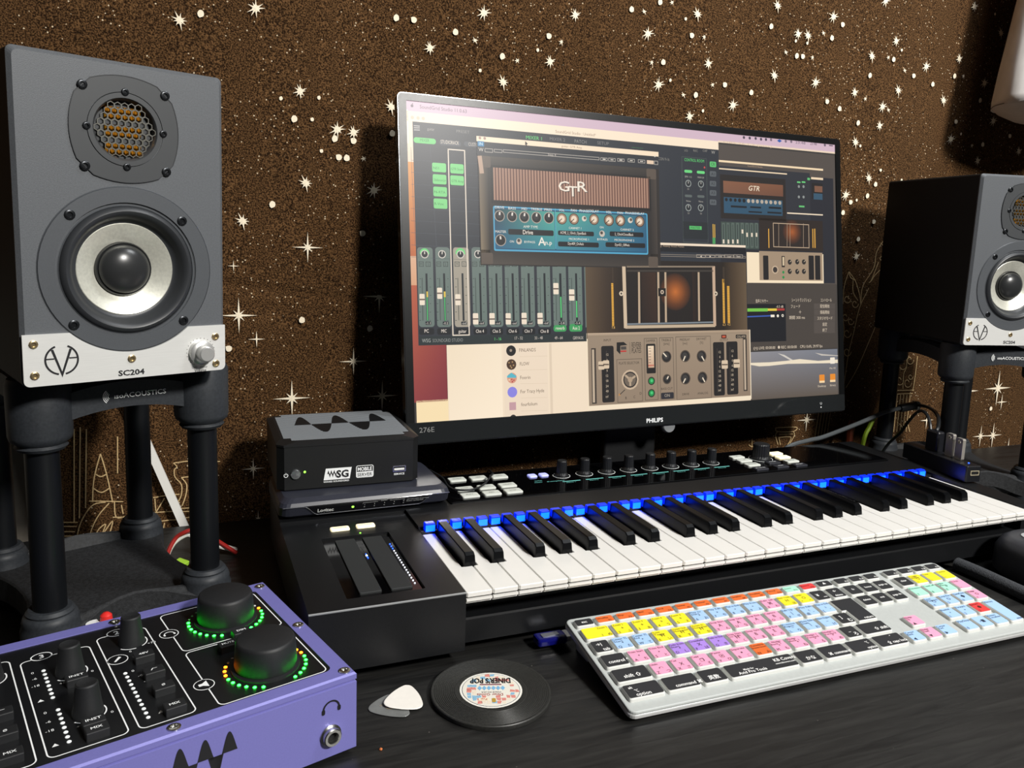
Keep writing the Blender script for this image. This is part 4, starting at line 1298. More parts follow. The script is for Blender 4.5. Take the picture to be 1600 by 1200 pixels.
for i, (k, x, z, r) in enumerate(STARS):
    key = (k, i % 3, round(r, 4))
    if key not in _st:
        _st[key] = star_mesh(k, r, i); _st[key].materials.append(CREAM)
    o = obj('star' if k != 'd' and k != 'e' else 'dot', _st[key], CREAM, tap, (x, fold(x, z) - .0024, z), (PI / 2, 0, 0))
for pl in OUTLINES:
    P = smooth_path([(x, z, 0) for x, z in pl], 4) if len(pl) > 2 else [Vector((pl[0][0] * (1 - t / 8) + pl[1][0] * t / 8, pl[0][1] * (1 - t / 8) + pl[1][1] * t / 8, 0)) for t in range(9)]
    g = G(); vs, fs = ribbon2d([(p.x, p.y) for p in P], .0013)
    g.add([(v[0], fold(v[0], v[1]) - .0012, v[1]) for v in vs], fs)
    obj('outline', g, CREAM2, tap)

# ------------------------------------------------------------------ speakers
SCREW = {}
def screw_mesh(r, m, key):
    if key not in SCREW:
        g = G(); g.add(*lathe([(r, 0), (r, .0007), (r * .8, .0011), (r * .52, .0011), (r * .48, .0002), (0, .0002)], 12), smooth=True)
        me = g.mesh('screw'); me.materials.append(m); SCREW[key] = me
    return SCREW[key]
BLK_SCREW = mat('black_screw', '2a2c2f', .3, .7); STEEL = mat('steel_screw', 'c9b48c', .28, .9); NICKEL = mat('nickel', 'c8c8c4', .25, 1.0)
CAB = mat('anthracite_cabinet', '55585c', .5, 0, grain=.10, scale=900, bump=.12, bscale=1600)
CABM = mat('anthracite_driver_frame', '4a4d51', .45, 0, grain=.05, scale=900)
RUB = mat('black_rubber', '303235', .42, 0)
CONE = mat('silver_cone', 'd8d8cc', .38, .45, grain=.08, scale=500, stretch=(1, 1, 1))
CAPM = mat('dust_cap', '2b2c2d', .28, 0)
ALU = mat('brushed_aluminium', 'e6e6e3', .36, .35, grain=.03, scale=60, stretch=(1, 40, 40))
GOLD = mat('gold_ribbon', 'c8902c', .35, .7)
INK = mat('black_ink', '141318', .6); INKG = mat('grey_ink', '7a7a78', .6); WINK = mat('white_ink', 'eef0f0', .6)
DARK = mat('dark_cavity', '0a0a0a', .8)
def make_speaker():
    t = thing('studio_speaker', 'x', 'speaker')
    W, H, DP = .145, .23, .197; wc = (.0725, .082); tcn = (.0725, .183)
    g = G()
    lp = lambda i, z: [(x, y, z) for x, y in rrect(W - 2 * i, H - 2 * i, .004, 4, W / 2, H / 2)]
    g.add(*loft([lp(.002, -DP), lp(0, -DP + .002), lp(0, -.0045)], closed_top=False), T=FRONT())
    vs, fs = holed(rrect(W - .0056, H - .0056, .004, 4, W / 2, H / 2), [circle(.049, 48, *wc), circle(.023, 32, *tcn)], -.012, 0); gb = G(); gb.add(vs, fs, T=FRONT()); gb.add(*loft([lp(0, -.0045), lp(0, -.003), lp(.0028, 0)], closed_top=False, closed_bottom=False), T=FRONT())
    obj('cabinet', g, mat('black_cabinet_wrap', '0d0d0e', .6, 0, spec=.3, grain=.2, scale=600), t); obj('baffle', gb, CAB, t)
    g = G(); g.add(*lathe([(.0606, 0), (.0606, .0003), (.0602, .0009), (.0494, .0009), (.0490, -.0006), (.0478, -.0006), (.047, .0002), (.0468, -.012)], 64, cap=False), smooth=True, T=FRONT(wc[0], 0, wc[1]))
    g.add(*lathe([(.0612, .0), (.0606, .0006)], 64, cap=False), T=FRONT(wc[0], 0, wc[1])); obj('woofer_frame', g, CABM, t)
    g = G(); g.add(*lathe([(.0478, -.004), (.0466, .0003), (.0450, .0026), (.0432, .0034), (.0412, .0026), (.0394, .0), (.0378, -.004), (.0362, -.0066), (.0345, -.0074), (.0335, -.0075)], 64, cap=False), smooth=True, T=FRONT(wc[0], 0, wc[1])); obj('surround', g, RUB, t)
    g = G(); g.add(*lathe([(.0343, -.0073), (.0338, -.0070), (.0265, -.0102), (.0188, -.0145), (.0185, -.016)], 64, cap=False), smooth=True, T=FRONT(wc[0], 0, wc[1])); obj('cone', g, CONE, t)
    g = G(); g.add(*lathe([(.0202, -.0155), (.0202, -.0118), (.0194, -.0105), (.0186, -.0110)] + [(.0184 * math.cos(a), -.0112 + .0100 * math.sin(a)) for a in [k * PI / 20 for k in range(0, 11)]], 48, cap=False), smooth=True, T=FRONT(wc[0], 0, wc[1])); obj('dust_cap', g, CAPM, t)
    # tweeter plate with bowed sides
    P = []
    cr = .0302
    cs = [(cr, cr), (-cr, cr), (-cr, -cr), (cr, -cr)]
    for i in range(4):
        a = Vector(cs[i]); b = Vector(cs[(i + 1) % 4]); d = (b - a); nn = Vector((d.y, -d.x)).normalized()
        for k in range(1, 12):
            s = k / 12; P.append(tuple(a + d * (.05 + .9 * s) + nn * (.0062 * (1 - (2 * s - 1) ** 2) + .0012)))
    P = list(reversed(P)) if sum(P[i][0] * P[(i + 1) % len(P)][1] - P[(i + 1) % len(P)][0] * P[i][1] for i in range(len(P))) < 0 else P
    g = G(); g.add(*holed(P, [circle(.0262, 48)], 0, .0008), T=FRONT(tcn[0], 0, tcn[1])); obj('tweeter_plate', g, mat('graphite_plate', '3e4042', .42, 0), t)
    g = G(); vs, fs = holed(P, [[(x * .987, y * .987) for x, y in P]], 0, .0011); g.add(vs, fs, T=FRONT(tcn[0], 0, tcn[1])); obj('plate_edge', g, RUB, t)
    g = G(); g.add(*lathe([(.0259, 0), (.0256, .0010), (.0222, .0010), (.0205, -.0015), (.0205, -.007), (0, -.007)], 48, cap=False), smooth=True, T=FRONT(tcn[0], 0, tcn[1])); obj('tweeter_ring', g, MATS['graphite_plate'], t)
    for k in range(3):
        g = G(); hh = .0042
        P2 = []
        for i in range(33):
            P2.append((-.0125 + .025 * i / 32, .0006 * (i % 2)))
        vs = [(x, -hh + tcn_ * 2 * hh, z) for tcn_ in (0, 1) for x, z in P2]; n = 33
        g.add(vs, [(i, i + 1, n + i + 1, n + i) for i in range(n - 1)], T=FRONT(tcn[0], .0055, tcn[1] + (-.0135 + .0126 * k)))
        obj('ribbon', g, GOLD, t)
    g = G(); pitch = .0047; hr = pitch / math.sqrt(3)
    for j in range(-6, 7):
        for i in range(-6, 7):
            x = (i + (.5 if j % 2 else 0)) * pitch; y = j * hr * 1.5
            if x * x + y * y > .0196 ** 2 or abs(y) > .0182: continue
            vs = []; fs = []
            for q in range(6):
                a = PI / 6 + q * PI / 3
                for rr, zz in ((hr * 1.02, 0), (hr * .80, 0), (hr * .80, -.0015)): vs.append((x + rr * math.cos(a), y + rr * math.sin(a), zz))
            for q in range(6):
                u, v_ = q * 3, ((q + 1) % 6) * 3; fs += [(u, v_, v_ + 1, u + 1), (u + 1, v_ + 1, v_ + 2, u + 2)]
            g.add(vs, fs)
    gg = G(); gg.add(g.v, g.f, T=FRONT(tcn[0], 0, tcn[1])); obj('grille', gg, mat('grey_mesh', '66655f', .4, .6), t)
    for dx, dz, r in [(-.028, .0275, .0034), (.028, .0275, .0034), (-.028, -.0275, .0034), (.028, -.0275, .0034), (0, .0262, .0027), (0, -.0262, .0027), (-.0262, 0, .0027), (.0262, 0, .0027)]:
        obj('screw', screw_mesh(r, BLK_SCREW, 'b%.4f' % r), BLK_SCREW, t, (tcn[0] + dx, -.0008, tcn[1] + dz), (PI / 2, 0, 0))
    for dx, dz in [(-.039, .039), (.039, .0375), (-.039, -.039), (.039, -.0395)]:
        obj('screw', screw_mesh(.0037, BLK_SCREW, 'bw'), BLK_SCREW, t, (wc[0] + dx, -.0008, wc[1] + dz), (PI / 2, 0, 0))
    # aluminium face plate with the arc cut out for the woofer
    R0 = .0612; zt = .0375; dx = math.sqrt(R0 ** 2 - (wc[1] - zt) ** 2); a0 = math.atan2(zt - wc[1], -dx) % (2 * PI); a1 = math.atan2(zt - wc[1], dx) % (2 * PI)
    P = [(.0004, zt)] + [(.0004 + .004 - .004 * math.cos(PI / 2 * k / 5), .0046 - .004 * math.sin(PI / 2 * k / 5)) for k in range(6)]
    P += [(W - .0044 + .004 * math.sin(PI / 2 * k / 5), .0046 - .004 * math.cos(PI / 2 * k / 5)) for k in range(6)] + [(W - .0004, zt)]
    P += [(wc[0] + R0 * math.cos(a1 + (a0 - a1) * k / 28), wc[1] + R0 * math.sin(a1 + (a0 - a1) * k / 28)) for k in range(29)]
    g = G(); g.add(*holed(P, [], 0, .0016), T=FRONT()); fp = obj('face_plate', g, ALU, t, label='brushed aluminium strip with maker emblem')
    for x, z in [(.0072, .0307), (.0072, .0085), (.072, .0155), (.1365, .0283), (.1368, .0062)]:
        obj('screw', screw_mesh(.0030, STEEL, 's'), STEEL, fp, (x, -.0015, z), (PI / 2, 0, 0))
    g = G(); T = FRONT(.0246, -.00175, .0185); r = .0105
    for a, b in ((math.radians(112), math.radians(258)), (math.radians(68), math.radians(-78))): g.add(*ribbon2d(arc(0, 0, r, a, b), .0013), T=T)
    g.add([(-.0068, .0074, 0), (-.0052, .0079, 0), (0, -.0085, 0), (0, -.0128, 0)], [(0, 3, 2, 1)], T=T)
    g.add([(.0068, .0074, 0), (.0052, .0079, 0), (0, -.0085, 0), (0, -.0128, 0)], [(0, 1, 2, 3)], T=T)
    for s in (-1, 1): g.add(*ribbon2d([(s * .0098, .001), (s * .0048, .001)], .001), T=T)
    obj('emblem', g, INK, fp)
    g = G(); g.add(*textgeo('SC204', .0042, 'C', .0188, .03), T=FRONT(.0716, -.00175, .0030)); obj('model_name', g, INK, fp); g = G(); g.add(*textgeo('Volume', .0024, 'C', .0094, .01), T=FRONT(.1240, -.00175, .0005)); obj('knob_caption', g, INK, fp)
    g = G()
    for k in range(21):
        a = math.radians(-60 + 300 * k / 20); g.add([(.0112 * math.cos(a) + .0004 * math.cos(b), .0112 * math.sin(a) + .0004 * math.sin(b), 0) for b in [PI / 3 * q for q in range(6)]], [tuple(range(6))], T=FRONT(.1245, -.00175, .0165))
    g.add(*textgeo('LED   Setup', .0017, 'C', .0125), T=FRONT(.1235, -.00175, .0036)); obj('dial_marks', g, INKG, fp)
    g = G(); g.add(*lathe([(.0098, 0), (.0096, .004), (.0082, .0052), (.0064, .0056), (.0062, .0125), (.0052, .0134), (0, .0134)], 32), smooth=True, T=FRONT(.1245, -.0016, .0165)); obj('volume_knob', g, mat('satin_knob', 'c4c4c2', .35, .6), fp)
    return t
spk = make_speaker()
spk.location = (-.315, .0462, .2364); spk.rotation_euler = (.0278, 0, .3776)
tag(spk, 'dark grey two-way studio speaker, nearer one, whole front visible at far left', 'speaker', 'pair of studio speakers')
sp2 = copy_tree(spk); sp2.location = (.7517, .1647, .2284); sp2.rotation_euler = (.0072, 0, -.211); sp2.scale = (.98,) * 3
tag(sp2, 'dark grey two-way studio speaker beyond the monitor, cut off by the right edge', 'speaker', 'pair of studio speakers')

# ------------------------------------------------------------------ speaker stands
STAND = mat('black_plastic_stand', '2e3135', .5, 0, spec=.35, grain=.15, scale=500, rvar=.06)
DUSTY = mat('dusty_black_plastic', '1f2022', .7, 0, grain=.45, scale=350, bump=.3, bscale=900)
TUBE = mat('satin_black_tube', '0e1013', .42, .0, spec=.35)
def make_stand(label, loc, yaw, H, rise):
    t = thing('speaker_stand', label, 'speaker stand', loc, (0, 0, yaw), 'pair of tube speaker stands')
    px, py = .062, .0815
    P = []
    def cat(pts): P.extend(pts)
    cs = [(px, -py), (px, py), (-px, py), (-px, -py)]
    for i, (x, y) in enumerate(cs):
        a0 = {0: -120, 1: -30, 2: 60, 3: 150}[i]
        cat([(x + .021 * math.cos(math.radians(a0 + 150 * k / 8)), y + .021 * math.sin(math.radians(a0 + 150 * k / 8))) for k in range(9)])
        x2, y2 = cs[(i + 1) % 4]; mx, my = (x + x2) / 2, (y + y2) / 2; dn = Vector((-mx, -my)).normalized() * .016
        A = Vector(P[-1]); n2 = {0: 60, 1: 150, 2: 240, 3: 330}[i] - 90
        B = Vector((x2 + .021 * math.cos(math.radians({0: -30, 1: 60, 2: 150, 3: 240}[i])), y2 + .021 * math.sin(math.radians({0: -30, 1: 60, 2: 150, 3: 240}[i]))))
        for k in range(1, 8):
            s = k / 8; P.append(tuple(A.lerp(B, s) + dn * (1 - (2 * s - 1) ** 2)))
    n = len(P)
    def zb(x, y): return .012 + .012 * max(0, 1 - (x / .045) ** 2) if abs(y) > .05 else .012
    vs = [(x, y, zb(x, y)) for x, y in P] + [(x, y, zb(x, y) + .020) for x, y in P] + [(x * .975, y * .975, zb(x, y) + .0215) for x, y in P]
    fs = [(k, (k + 1) % n, n + (k + 1) % n, n + k) for k in range(n)] + [(n + k, n + (k + 1) % n, 2 * n + (k + 1) % n, 2 * n + k) for k in range(n)]
    tri = tessellate_polygon([[Vector((x, y, 0)) for x, y in P]])
    for q in tri:
        a, b, c = [Vector((*P[i], 0)) for i in q]; q = q if (b - a).cross(c - a).z > 0 else tuple(reversed(q))
        fs.append(tuple(2 * n + i for i in q)); fs.append(tuple(reversed(q)))
    g = G(); g.add(vs, fs); obj('base_plate', g, DUSTY, t)
    for x in (-px, px):
        for y in (-py, py):
            top = H + rise * (y + py) / (2 * py)
            g = G(); g.add(*lathe([(.0215, 0), (.0215, .036), (.0200, .040), (.0205, .042), (.0192, .046), (.0170, .0475), (.0175, .0490), (.0155, .0515), (.0122, .0515)], 32, cap=True), smooth=True, T=TR(x, y, 0)); obj('socket', g, STAND, t)
            g = G(); g.add(*lathe([(.0121, .044), (.0121, top - .03)], 32), smooth=True, T=TR(x, y, 0)); obj('tube', g, TUBE, t)
            g = G(); g.add(*lathe([(.013, top - .056), (.0165, top - .0555), (.0185, top - .053), (.0170, top - .051), (.0175, top - .0505), (.0212, top - .0475), (.0222, top - .044), (.0225, top - .004), (.0205, top), (0, top)], 32), smooth=True, T=TR(x, y, 0)); obj('isolator_cap', g, STAND, t)
    def bar(p0, p1, bow, hh, nm):
        g = G(); A = Vector(p0); B = Vector(p1); d = (B - A).normalized(); s = Vector((-d.y, d.x)); L = []
        for k in range(13):
            u = k / 12; e = 1 - (2 * u - 1) ** 2; c = A.lerp(B, u); z0 = H - .034 + .006 * e; z1 = z0 + hh
            q = c + s * bow * e; th = .007
            L.append([(q.x - s.x * th, q.y - s.y * th, z0), (q.x + s.x * th, q.y + s.y * th, z0), (q.x + s.x * th, q.y + s.y * th, z1), (q.x - s.x * th * .3, q.y - s.y * th * .3, z1 + .0005), (q.x - s.x * th, q.y - s.y * th, z1 - .003)])
        g.add(*loft(L)); return obj(nm, g, STAND, t)
    fb = bar((-px + .018, -py - .004), (px - .018, -py - .004), .0, .024, 'front_bar')
    bar((px - .018, py), (-px + .018, py), .010, .024, 'rear_bar'); bar((px, -py + .018), (px, py - .018), .0, .022, 'side_bar'); bar((-px, py - .018), (-px, -py + .018), .0, .022, 'side_bar')
    g = G(); T = FRONT(.002, -py - .0112, H - .0205)
    g.add(*textgeo('ısoACOUSTICS', .0040, 'L', .040, .01), T=T @ TR(-.014, 0, .0006))
    for k in range(4): g.add(*ribbon2d(arc(-.0145, .002, .0022 + .0012 * k, math.radians(125), math.radians(235), 10), .0006), T=T @ TR(-.002, 0, .0006))
    obj('lettering', g, WINK, fb)
    return t
make_stand('black tube stand under the nearer speaker, beside the purple interface', (-.286, .195, 0), .3776, .2355, .0045)
make_stand('black tube stand under the farther speaker, behind the usb hub', (.865, .250, 0), -.32, .2277, .001)
# ------------------------------------------------------------------ monitor
K = 1.12; SW, SH = .5979 * K, .3363 * K
GLOSS = mat('gloss_black_plastic', '0b0c0d', .06, 0, coat=.5)
MATT = mat('matt_black_plastic', '131416', .5, 0, grain=.1, scale=600)
mon = thing('computer_monitor', 'wide black glossy-bezel monitor showing an audio mixer and amp plug-ins', 'monitor', (.0358, .2994, .1323), (-.1417, 0, .0363))
def build_screen():
    g = G(); LY = .00004
    sx = SW / 1920; sy = SH / 1080
    T0 = FRONT()
    def pos(x, y, l): return (x * sx, (1080 - y) * sy, .0002 + l * LY)
    cl = lambda x: max(0, min(1920, x)); cy_ = lambda y: max(0, min(1080, y))
    def poly(pts, l, c): g.add([pos(cl(x), cy_(y), l) for x, y in pts], [tuple(reversed(range(len(pts))))] if _area(pts) > 0 else [tuple(range(len(pts)))], T=T0, col=lin(c))
    def _area(p): return sum(p[i][0] * p[(i + 1) % len(p)][1] - p[(i + 1) % len(p)][0] * p[i][1] for i in range(len(p)))
    g.add([pos(0, 1080, 0), pos(1920, 1080, 0), pos(1920, 0, 0), pos(0, 0, 0)], [(0, 1, 2, 3)], T=T0, col=lin('3a3734'))
    for e in UI:
        t, l = e[0], e[1]
        if t == 'R':
            x0, y0, x1, y1, c, r = e[2:]
            if x1 <= x0 or y1 <= y0: continue
            poly(rrect(x1 - x0, y1 - y0, r, 3, (x0 + x1) / 2, (y0 + y1) / 2) if r else [(x0, y0), (x1, y0), (x1, y1), (x0, y1)], l, c)
        elif t == 'G':
            x0, y0, x1, y1, c = e[2:]; x0, x1, y0, y1 = cl(x0), cl(x1), cy_(y0), cy_(y1); c = [lin(q) for q in c]; n = 6
            vs = []; cs = []
            for j in range(n + 1):
                for i in range(n + 1):
                    u, v = i / n, j / n; vs.append(pos(x0 + (x1 - x0) * u, y0 + (y1 - y0) * v, l))
                    cs.append(tuple((c[0][k] * (1 - u) + c[1][k] * u) * (1 - v) + (c[3][k] * (1 - u) + c[2][k] * u) * v for k in range(3)))
            g.add(vs, [(j * (n + 1) + i, (j + 1) * (n + 1) + i, (j + 1) * (n + 1) + i + 1, j * (n + 1) + i + 1) for j in range(n) for i in range(n)], T=T0, cols=cs)
        elif t == 'C': x, y, r, c = e[2:]; poly(circle(max(r, 1), 16, x, y), l, c)
        elif t == 'L':
            x0, y0, x1, y1, w, c = e[2:]; d = Vector((x1 - x0, y1 - y0)); n = Vector((-d.y, d.x)).normalized() * w / 2 if d.length else Vector((0, 1))
            poly([(x0 + n.x, y0 + n.y), (x1 + n.x, y1 + n.y), (x1 - n.x, y1 - n.y), (x0 - n.x, y0 - n.y)], l, c)
        elif t == 'O':
            x0, y0, x1, y1, w, c = e[2:]
            for a in ((x0, y0, x1, y0 + w), (x0, y1 - w, x1, y1), (x0, y0, x0 + w, y1), (x1 - w, y0, x1, y1)): poly([(a[0], a[1]), (a[2], a[1]), (a[2], a[3]), (a[0], a[3])], l, c)
        elif t == 'P': poly(e[2], l, e[3])
        elif t == 'X':
            x, y, r, c0, c1 = e[2:]; a, b = lin(c0), lin(c1); n = 24; vs = [pos(x, y, l)]; cs = [a]
            for k, f in enumerate((.33, .66, 1.0)):
                for q in range(n): vs.append(pos(x + r * f * math.cos(2 * PI * q / n), y + r * f * math.sin(2 * PI * q / n), l)); w = [.55, .2, 0][k]; cs.append(tuple(a[i] * w + b[i] * (1 - w) for i in range(3)))
            fs = [(0, 1 + (q + 1) % n, 1 + q) for q in range(n)]
            for k in range(2): fs += [(1 + k * n + q, 1 + k * n + (q + 1) % n, 1 + (k + 1) * n + (q + 1) % n, 1 + (k + 1) * n + q) for q in range(n)]
            g.add(vs, fs, T=T0, cols=cs)
        elif t == 'Z':
            x0, y0, x1, y1, n, c0, c1 = e[2:]; w = (x1 - x0) / n
            poly([(x0, y0), (x1, y0), (x1, y1), (x0, y1)], l, c0)
            for k in range(n): poly([(x0 + w * k, y0), (x0 + w * (k + .45), y0), (x0 + w * (k + .45), y1), (x0 + w * k, y1)], l + .3, c1)
        elif t == 'T':
            x, y, h, s, c, al, w = e[2:]; vs, fs = textgeo(s, h, al, w, .025 if h > 40 else (.008 if h > 15 else 0), .25 if s == 'GTR' or (h > 40 and s in 'GTR') else 0)
            g.add([pos(x + v[0], y - v[1], l + .5) for v in vs], fs, T=T0, col=lin(c))
    return obj('screen', g, print_mat('screen_picture', .34, emit=1.0, spec=.20), mon, label='lit screen with mixer, amplifier and reverb windows')
build_screen()
zb = -.0225 * K; xo, zt = -.0085 * K, (.3363 + .0075) * K; xo2 = (.5979 + .0085) * K
g = G(); OUT = rrect(xo2 - xo, zt - zb, .005, 4, (xo + xo2) / 2, (zt + zb) / 2)
g.add(*holed(OUT, [[(0, 0), (SW, 0), (SW, SH), (0, SH)]], -.003, .0016), T=FRONT()); obj('bezel', g, mat('satin_bezel', '0e0f10', .32, 0, spec=.3), mon)
g = G(); g.add(*rbox(xo2 - xo - .0006, -zb - .0008, .0004, .002, .0002), T=FRONT((xo + xo2) / 2, -.0016, zb / 2)); obj('chin_strip', g, mat('gloss_chin_painted_reflection', '202223', .07, 0, coat=.4), mon)  # black plastic with its base lightened to stand in for the reflected room
g = G(); g.add(*holed(rrect(xo2 - xo + .0016, zt - zb + .0016, .0058, 4, (xo + xo2) / 2, (zt + zb) / 2), [OUT], -.012, .0008), T=FRONT()); obj('edge_trim', g, mat('dark_chrome_trim', '5a5d60', .22, .9), mon)
g = G(); L = []
for y, ins in ((.002, 0), (.014, .002), (.026, .03), (.034, .09)): L.append([(x, y, z) for x, z in rrect(xo2 - xo - 2 * ins, zt - zb - 2 * ins, .006, 4, (xo + xo2) / 2, (zt + zb) / 2)])
g.add(*loft(L)); obj('housing', g, MATT, mon)
g = G(); g.add(*textgeo('PHILIPS', .0052 * K, 'C', .0235 * K, .02), T=FRONT(.2985 * K, -.0022, -.0185 * K)); obj('maker_name', g, WINK, mon); g = G(); g.add(*textgeo('276E', .0055 * K, 'L', .0165 * K), T=FRONT(.0045 * K, -.0022, -.0105 * K)); obj('model_name', g, INKG, mon); g = G()
g.add(*ribbon2d(arc(.5631 * K, -.0105 * K, .0016, math.radians(120), math.radians(420), 14), .0004), T=FRONT(0, -.0022, 0)); obj('power_icon', g, WINK, mon); g = G(); g.add([(x, y, 0) for x, y in circle(.0011, 8, .5631 * K, -.0155 * K)], [tuple(range(8))], T=FRONT(0, -.0022, 0)); obj('power_led', g, WINK, mon)
g = G(); g.add(*lathe([(.0001, 0), (.009, 0), (.0105, .002), (.0105, .006), (.009, .008), (.0001, .008)], 32), smooth=True, T=TR(.3225 * K, .0105, zb - .0022) @ TR(rx=PI / 2)); obj('sensor', g, mat('grey_gloss', '9a9d9e', .2, .4), mon)
# neck and base stand upright on the desk: undo the panel's tilt
inv = Euler((-.1417, 0, 0)).to_matrix().inverted().to_4x4(); cx = SW / 2; base_z = -.1323
g2 = G(); vs, fs = rbox(.085, .014, .185, .004, .001); g2.add([inv @ (Vector(v) + Vector((cx, .058, base_z + .008))) for v in vs], fs); obj('neck', g2, MATT, mon)
g3 = G(); vs, fs = rbox(.24, .10, .010, .03, .003, 6); g3.add([inv @ (Vector(v) + Vector((cx, .053, base_z + .001))) for v in vs], fs); obj('foot', g3, GLOSS, mon)

# ------------------------------------------------------------------ keyboard controller
KW = .0236; ZK = .0602; S12 = 7 * KW / 12
PBLK = mat('black_controller_body', '131416', .42, .1, spec=.4, grain=.12, scale=800, bump=.06, bscale=1500)
PGLS = mat('black_glass_panel', '050506', .07, 0)
IVORY = mat('white_key_plastic', 'e8e6e1', .30, 0, grain=.015, scale=40)
EBONY = mat('black_key_plastic', '08090b', .30, 0, spec=.16)
BTN = mat('pale_rubber_button', 'cfd3cb', .55, 0, grain=.04, scale=300)
BTNL = mat('lit_rubber_button', 'fff4d0', .5, emit='ffefc0', strength=.75)
BTND = mat('dark_rubber_button', '23252c', .5)
BTNB = mat('violet_lit_button', 'b4b8ff', .5, emit='a8acff', strength=.55)
GUIDE = mat('blue_light_guide', '1030c0', .25, emit=(0, .022, 1), strength=.8); GLOW = mat('blue_guide_face', '2060ff', .25, emit=(0, .030, 1), strength=9.0)
pia = thing('keyboard_controller', 'black 49-key music keyboard with blue-lit keys and white key tops', 'music keyboard', (0, 0, 0))
ZP = .066
g = G(); g.add(*box(-.128, .712, .03, .298, .012, .044)); g.add(*box(-.0012, .6856, .1352, .146, .044, .0632)); obj('chassis', g, PBLK, pia)
for x, y in [(-.10, .05), (.68, .05), (-.10, .27), (.68, .27), (.3, .05), (.3, .27)]:
    g = G(); g.add(*lathe([(.011, 0), (.012, .002), (.012, .012)], 20), T=TR(x, y, 0)); obj('rubber_foot', g, RUB, pia)
# left control block with the two touch strips let in
LB = [(-.128, -.0045), (-.0015, -.0045), (-.0015, .1945), (-.128, .1945)]
hole = rrect(.0648, .1325, .0015, 2, -.0632, .0800)
g = G(); g.add(*holed(LB, [hole], .0595, .0628)); g.add(*box(-.128, -.0015, -.0045, .03, .012, .0595)); g.add(*box(-.128, -.124, .03, .1945, .044, .0595)); g.add(*box(-.0055, -.0015, .03, .1945, .044, .0595))
obj('control_block', g, PBLK, pia)
g = G(); g.add(*loft([[(x, -.0046, .0618), (x, -.0034, .06295), (x, -.0050, .0628)] for x in (-.128, -.0015)])); obj('edge_highlight', g, mat('painted_edge_highlight', 'b4b7b9', .4, .3), pia)  # pale strip: the bright highlight along the front bevel, put into the colour
g = G(); g.add(*prism(hole, .058, .0604)); obj('strip_panel', g, PGLS, pia)
for cx in (-.0745, -.0485):
    g = G(); g.add(*rbox(.0185, .118, .0018, .0012, .0004), T=TR(cx, .0815, .0604)); obj('touch_strip', g, mat('grey_touch_strip', '2a2c2d', .6, grain=.1, scale=900), pia)
WL = mat('white_led', 'f4f6ff', .4, emit='f0f4ff', strength=2.2); BL = mat('blue_led', '3060ff', .4, emit='2a5cff', strength=4.0); GRL = mat('green_led', '70ff60', .4, emit='9cff40', strength=2.0)
led_me = {}
def led(m, r, key, n=8):
    if key not in led_me:
        g = G(); g.add(*lathe([(r, 0), (r, .0003), (r * .7, .0006), (0, .0006)], n)); me = g.mesh('led'); me.materials.append(m); led_me[key] = me
    return led_me[key]
for k in range(17): obj('led', led(BL if k < 3 else WL, .0007, 'b' if k < 3 else 'w'), WL, pia, (-.0355, .120 - .0056 * k, .0606))
for k in range(4): obj('led', led([BL, WL, BL, BL][k], .0006 + .0004 * (k == 1), 'm%d' % k), WL, pia, (-.0618, .103 - .003 * k, .0606))
obj('led', led(GRL, .0009, 'g'), GRL, pia, (-.0575, .1505, .0628))
def button(w, d, h, m, x, y, z, txt=None, ink=INK):
    g = G(); g.add(*rbox(w, d, h, .0022, .0010), T=TR(x, y, z)); b = obj('button', g, m, pia)
    if txt:
        g = G(); g.add(*textgeo(txt, .0024, 'C', min(w * .7, len(txt) * .0021)), T=TR(x, y - .001, z + h + .0001)); obj('lettering', g, ink, b)
    return b
button(.0185, .0090, .0020, BTNL, -.0745, .1655, .0628, 'TRANSPOSE'); button(.0185, .0090, .0020, BTNL, -.0490, .1668, .0628, 'OCTAVE')
# front lip, right cheek, slope behind the keys, glass panel
g = G(); g.add(*loft([[(x, .011, .010), (x, .034, .010), (x, .034, .0315), (x, .0125, .0318), (x, .011, .0305)] for x in (-.0015, .712)])); obj('key_slip', g, PBLK, pia)
g = G(); g.add(*loft([[(x, .011, .030), (x, .1428, .030), (x, .1428, .0655), (x, .135, .0655), (x, .020, .0605), (x, .011, .056)] for x in (.6862, .712)])); obj('end_cheek', g, PBLK, pia)
g = G(); g.add(*loft([[(x, .1428, .050), (x, .195, .050), (x, .195, ZP), (x, .146, ZP), (x, .1428, .0655)] for x in (-.0013, .712)])); g.add(*box(-.128, .712, .195, .298, .044, ZP - .0012)); obj('top_panel', g, PBLK, pia)
g = G(); g.add(*rbox(.63, .093, .0018, .002, .0003), T=TR(.365, .2455, ZP - .0012)); obj('display_panel', g, PGLS, pia)
BK = {1: 1, 3: 1, 6: 1, 8: 1, 10: 1}
white_n = 0
def key_poly(i, wi):
    """Outline of a white key seen from above, notched beside its black neighbours."""
    x0, x1 = wi * KW + .0004, (wi + 1) * KW - .0004; yb = .1345; yn = .0505; r = .0012
    s = i % 12; last = i == 48
    lft = (s in (2, 4, 7, 9, 11)) ; rgt = (s in (0, 2, 5, 7, 9)) and not last
    tl = max(x0, i * S12 + .0006) if lft else x0; tr = min(x1, (i + 1) * S12 - .0006) if rgt else x1
    P = [(x0, r), (x0 + r, 0), (x1 - r, 0), (x1, r)]
    if rgt: P += [(x1, yn), (tr, yn)]
    P += [(tr, yb), (tl, yb)]
    if lft: P += [(tl, yn), (x0, yn)]
    return P
